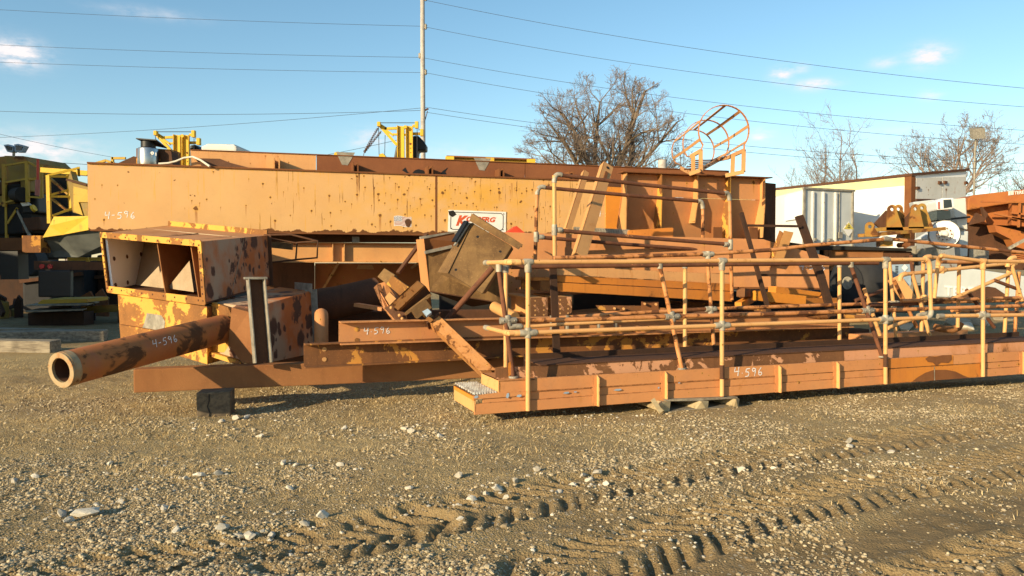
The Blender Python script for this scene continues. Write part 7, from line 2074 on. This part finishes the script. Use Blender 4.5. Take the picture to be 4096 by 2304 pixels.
gear = [([(1600, 740), (1730, 660), (1800, 640), (1700, 745)], 'white'), ([(1720, 600), (1990, 640), (2000, 720), (1900, 760), (1880, 660), (1720, 615)], 'white_dirty'), ([(1560, 430), (1735, 410), (1745, 590), (1600, 600), (1570, 480)], 'trailer_grey'), ([(1880, 405), (1995, 395), (2010, 660), (1930, 640), (1900, 540)], 'white_dirty'), ([(1590, 820), (1770, 800), (1780, 900), (1600, 960)], 'galv_old'), ([(1540, 800), (1590, 790), (1560, 1180), (1520, 1180)], 'galv_old'), ([(1930, 680), (2015, 670), (2010, 880), (1950, 880)], 'trailer_grey')]
for k, (pts, mt) in enumerate(gear):
    m = MB(); m.prism([RG(*p, 16.6 + .15 * (k % 3)) for p in pts], Vector((.05, .3, 0))); m.build('gear_plate', M[mt], ax, bevel=.02)
m = MB(); m.bar(RG(1600, 600, 16.3), RG(2025, 555, 16.5), .04, .05, UP); m.build('shaft', M['black'], ax)
# small square lamp or mirror housing
cb = thing('control_cabinet', 'small white boxy cabinet with a dark window above the axle', 'cabinet', tuple(RG(1820, 500, 16.0)))
m = MB(); c = [RG(*p, 15.9) for p in ((1748, 425), (1802, 398), (1895, 395), (1905, 470), (1880, 490), (1760, 500))]; m.prism(c, Vector((.1, .6, 0))); m.build('housing', M['white'], cb, bevel=.03)
m = MB(); m.prism([RG(*p, 15.88) for p in ((1812, 412), (1872, 408), (1880, 470), (1815, 480))], Vector((0, .03, 0))); m.build('window', M['glass'], cb)
m = MB(); m.prism([RG(*p, 15.9) for p in ((1755, 505), (1865, 498), (1870, 570), (1755, 580))], Vector((.05, .5, 0))); m.build('dark_recess', M['glass'], cb)
m = MB(); m.prism([RG(*p, 15.88) for p in ((1766, 430), (1778, 428), (1780, 485), (1768, 488))], Vector((0, .02, 0))); m.build('vent', M['flag_red'], cb)

# orange machine at the right edge
oY = 19.0
om = thing('orange_machine', 'large red orange screening machine at the right edge, white lettering near its top', 'machine', (at((1010, 300), oY).x, oY, 0))
m = MB(); m.prism([RG(*p, oY) for p in ((2015, 395), (2060, 372), (2480, 325), (2700, 300), (2700, 470), (2380, 440), (2230, 460), (2010, 500))], Vector((.2, 1.5, 0))); m.build('body', M['orange_red'], om, bevel=.03)
m = MB(); m.prism([RG(*p, oY + .3) for p in ((2010, 490), (2240, 450), (2700, 460), (2700, 640), (2220, 620), (2010, 600))], Vector((.2, 1.0, 0))); m.build('recess', M['orange_red'], om)
m = MB(); m.prism([RG(*p, oY - .4) for p in ((2380, 440), (2700, 430), (2700, 660), (2370, 620))], Vector((.1, .3, 0))); m.build('side_guard', M['orange_red'], om)
for a, b in (((2370, 520), (2700, 560)), ((2370, 560), (2700, 620)), ((2440, 440), (2430, 640)), ((2120, 428), (2480, 432)), ((2230, 525), (2480, 580))):
    m = MB(); m.bar(RG(*a, oY - .5), RG(*b, oY - .5), .045, .04); m.build('guard_bar', M['orange_red'], om)
m = MB(); m.prism([RG(*p, oY - .1) for p in ((2030, 620), (2090, 520), (2150, 560), (2130, 470), (2180, 530), (2150, 590))], Vector((0, .1, 0))); m.build('torn_sheet', M['rust_dark'], om)
m = MB(); m.prism([RG(*p, oY - .2) for p in ((2230, 620), (2480, 680), (2700, 760), (2700, 880), (2400, 800), (2370, 740), (2250, 680))], Vector((0, .3, 0))); m.build('chute', M['orange_red'], om)
m = MB(); m.prism([RG(*p, oY + .5) for p in ((2015, 590), (2500, 640), (2700, 700), (2700, 1000), (2015, 980))], Vector((.1, .6, 0))); m.build('under_frame', M['rust_dark'], om)
m = MB(); m.bar(RG(2350, 815, oY - .7), RG(2490, 740, oY - .7), .06, .06, UP); m.build('pale_ram', M['galv'], om)
for k in range(4):
    m = MB(); m.bar(RG(2395, 850 + k * 16, oY - .8), RG(2700, 880 + k * 18, oY - .8), .03, .2, UP); m.build('slat', M['orange_red'], om)
m = MB(); m.prism([RG(*p, oY + .1) for p in ((2060, 820), (2185, 830), (2185, 900), (2060, 900))], Vector((0, .2, 0))); m.build('pale_block', M['galv_old'], om)
lo_ = RG(2346, 376, oY - .012); lr_ = (RG(2476, 355, oY) - RG(2346, 370, oY)).normalized()
m = MB(); hh_ = (RG(2346, 342, oY) - RG(2346, 376, oY)).length; wv = hh_ * 1.25
m.prism([lo_, lo_ + lr_ * wv, lo_ + lr_ * wv + UP * hh_, lo_ + UP * hh_], Vector((0, -.006, 0))); sqr = m.build('logo_square', M['sign_white'], om)
m = MB()
for k in range(3):
    for j in range(2): m.prism([lo_ + lr_ * (wv * (.2 + .33 * j)) + UP * (hh_ * (.15 + .27 * k)) - Vector((0, .007, 0)), lo_ + lr_ * (wv * (.42 + .33 * j)) + UP * (hh_ * (.15 + .27 * k)) - Vector((0, .007, 0)), lo_ + lr_ * (wv * (.42 + .33 * j)) + UP * (hh_ * (.3 + .27 * k)) - Vector((0, .007, 0))], Vector((0, -.003, 0)))
m.build('logo_mark', M['orange_red'], sqr)
text_mesh('lettering', 'TEREX', lo_ + lr_ * wv * 1.15 - Vector((0, .004, 0)), lr_, UP, hh_ * .8, M['sign_white'], om, bold=.03)

# white block with lettering low at right
wl = thing('white_barrier', 'long white panel with faint lettering lying behind the rail tangle at right', 'panel', tuple(RG(2100, 1220, 15.5)))
wpts = [RG(*p, 15.5) for p in ((1760, 985), (2060, 985), (2700, 1075), (2700, 1260), (1740, 1215))]
m = MB(); m.prism(wpts, Vector((.15, .8, 0))); m.build('panel_body', M['trailer_grey'], wl, bevel=.02)  # grey colour stands in for shade on the white panel
to = RG(1815, 1205, 15.48); tr2 = (RG(1950, 1212, 15.48) - to).normalized()
text_mesh('lettering', 'TEREX', to, tr2, UP, (RG(1815, 1122, 15.48) - RG(1815, 1205, 15.48)).length, M['sign_white'], wl, bold=.03)
m = MB(); m.prism([RG(*p, 15.46) for p in ((1880, 1215), (2180, 1130), (2240, 1140), (2410, 1255), (1880, 1245))], Vector((0, .04, 0))); o = m.build('mound_plate', M['rust_dark']); tag(o, 'dark brown peaked plate leaning on the white panel behind the rails', 'plate')
# rubble, hoses and boards on the ground there
for k, (x, y, r_, lb) in enumerate(((2010, 560, .30, 'round grey rock on the ground behind the right rails'), (2200, 560, .34, 'largest grey rock in the heap behind the right rails'), (2400, 520, .28, 'grey rock under the slanting posts at the right edge'), (2080, 600, .24, 'brown grey rock lowest in the heap behind the right rails'))):
    p = onz(q(12, x, y + 60), 0); o = bpy.data.objects.new('rock', SM[(k * 3) % 8]); COL.objects.link(o); o.location = (p.x, p.y, r_ * .3); o.scale = (r_ * 1.4, r_, r_); o.rotation_euler = (0, 0, k * 1.7); tag(o, lb, 'rock', 'rocks heaped behind the right rails')
m = MB(); m.tube([at(q(12, x, y), 12.4) for x, y in ((1840, 640), (1900, 650), (1980, 660), (2030, 640), (2050, 600))], .06, 10); o = m.build('rusty_hook', M['rust_beam']); tag(o, 'curved rusty bar on the ground behind the second rail section', 'bar')
m = MB(); m.prism([onz(q(12, *p), .05) for p in ((1540, 640), (1600, 605), (1670, 620), (1620, 670), (1560, 665))], UP * .03); o = m.build('sheet_scrap', M['galv']); tag(o, 'crumpled pale sheet scrap on the ground between the rails', 'scrap')
m = MB(); m.bar(at(q(12, 1175, 735), 11.6), at(q(12, 2060, 690), 13.2), .14, .2, UP); o = m.build('flat_beam', M['salmon']); tag(o, 'low salmon beam on the ground just beyond the catwalk toe board', 'beam')
m = MB(); m.bar(at(q(12, 1500, 230), 12.2), at(q(12, 1650, 440), 12.0), .22, .03, Vector((1, 0, .2))); o = m.build('flat_plate', M['peach_plain']); tag(o, 'peach flat plate leaning among the right rails', 'plate')

# ------------------------------------------------------------------ added blocks standing in for the unseen thing that shades the left plant
pw_ = Vector((.72, -.69, 0))
def shade_block(lbl, c, half, h, dep):
    o = thing('shade_bulk', lbl, 'machine', c)
    c = Vector(c); f_ = Vector((.69, .72, 0))
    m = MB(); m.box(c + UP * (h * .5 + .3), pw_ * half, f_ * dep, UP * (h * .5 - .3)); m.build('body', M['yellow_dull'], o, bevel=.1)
    m = MB(); m.box(c + UP * .3, pw_ * half * .9, f_ * dep * .8, UP * .3); m.build('block_base', M['soot_shade'], o)
    m = MB(); m.tube([c + UP * h, c + UP * (h + .7)], .3, 14); m.build('stack', M['rust'], o)
shade_block('tall yellow block added beyond the left edge, standing in for an unseen shade caster', (-22.3, 14.3, 0), 3.7, 8.6, 1.2)
shade_block('lower yellow block added beyond the left edge, standing in for an unseen shade caster', (-17.6, 11.0, 0), 2.6, 4.5, .9)

dr3 = thing('shade_bulk', 'dark bulk added low behind the yellow conveyor to stand for deep shade', 'machine', (-14.5, 27, 0))
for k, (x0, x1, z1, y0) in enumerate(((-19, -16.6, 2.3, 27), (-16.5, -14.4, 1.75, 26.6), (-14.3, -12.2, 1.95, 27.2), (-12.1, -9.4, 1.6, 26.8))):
    m = MB(); m.box(((x0 + x1) / 2, y0 + 1, z1 / 2), ((x1 - x0) / 2, 0, 0), (0, 1, 0), (0, 0, z1 / 2)); m.build('shade_box', M['rubber' if k % 2 else 'rust_black'], dr3, bevel=.08)  # near-black boxes stand in for the deep shade under the conveyor
    m = MB(); m.bar((x0, y0 - .1, z1 * .6), (x1, y0 - .1, z1 * .75), .12, .1, UP); m.build('bulk_rail', M['rust_dark'], dr3)

rs = random.Random(5)
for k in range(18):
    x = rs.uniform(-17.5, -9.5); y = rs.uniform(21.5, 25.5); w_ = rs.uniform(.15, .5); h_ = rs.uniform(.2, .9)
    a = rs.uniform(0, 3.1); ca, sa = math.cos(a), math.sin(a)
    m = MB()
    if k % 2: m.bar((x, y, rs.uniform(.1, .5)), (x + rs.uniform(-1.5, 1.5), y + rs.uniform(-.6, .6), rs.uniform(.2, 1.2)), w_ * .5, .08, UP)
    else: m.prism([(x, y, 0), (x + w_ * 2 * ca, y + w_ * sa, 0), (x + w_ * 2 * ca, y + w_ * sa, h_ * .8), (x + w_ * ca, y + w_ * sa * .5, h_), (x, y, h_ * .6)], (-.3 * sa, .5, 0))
    o = m.build('scrap_piece', M[rs.choice(['rust_dark', 'soot_shade', 'rust_black', 'yellow_shaded', 'rust'])])
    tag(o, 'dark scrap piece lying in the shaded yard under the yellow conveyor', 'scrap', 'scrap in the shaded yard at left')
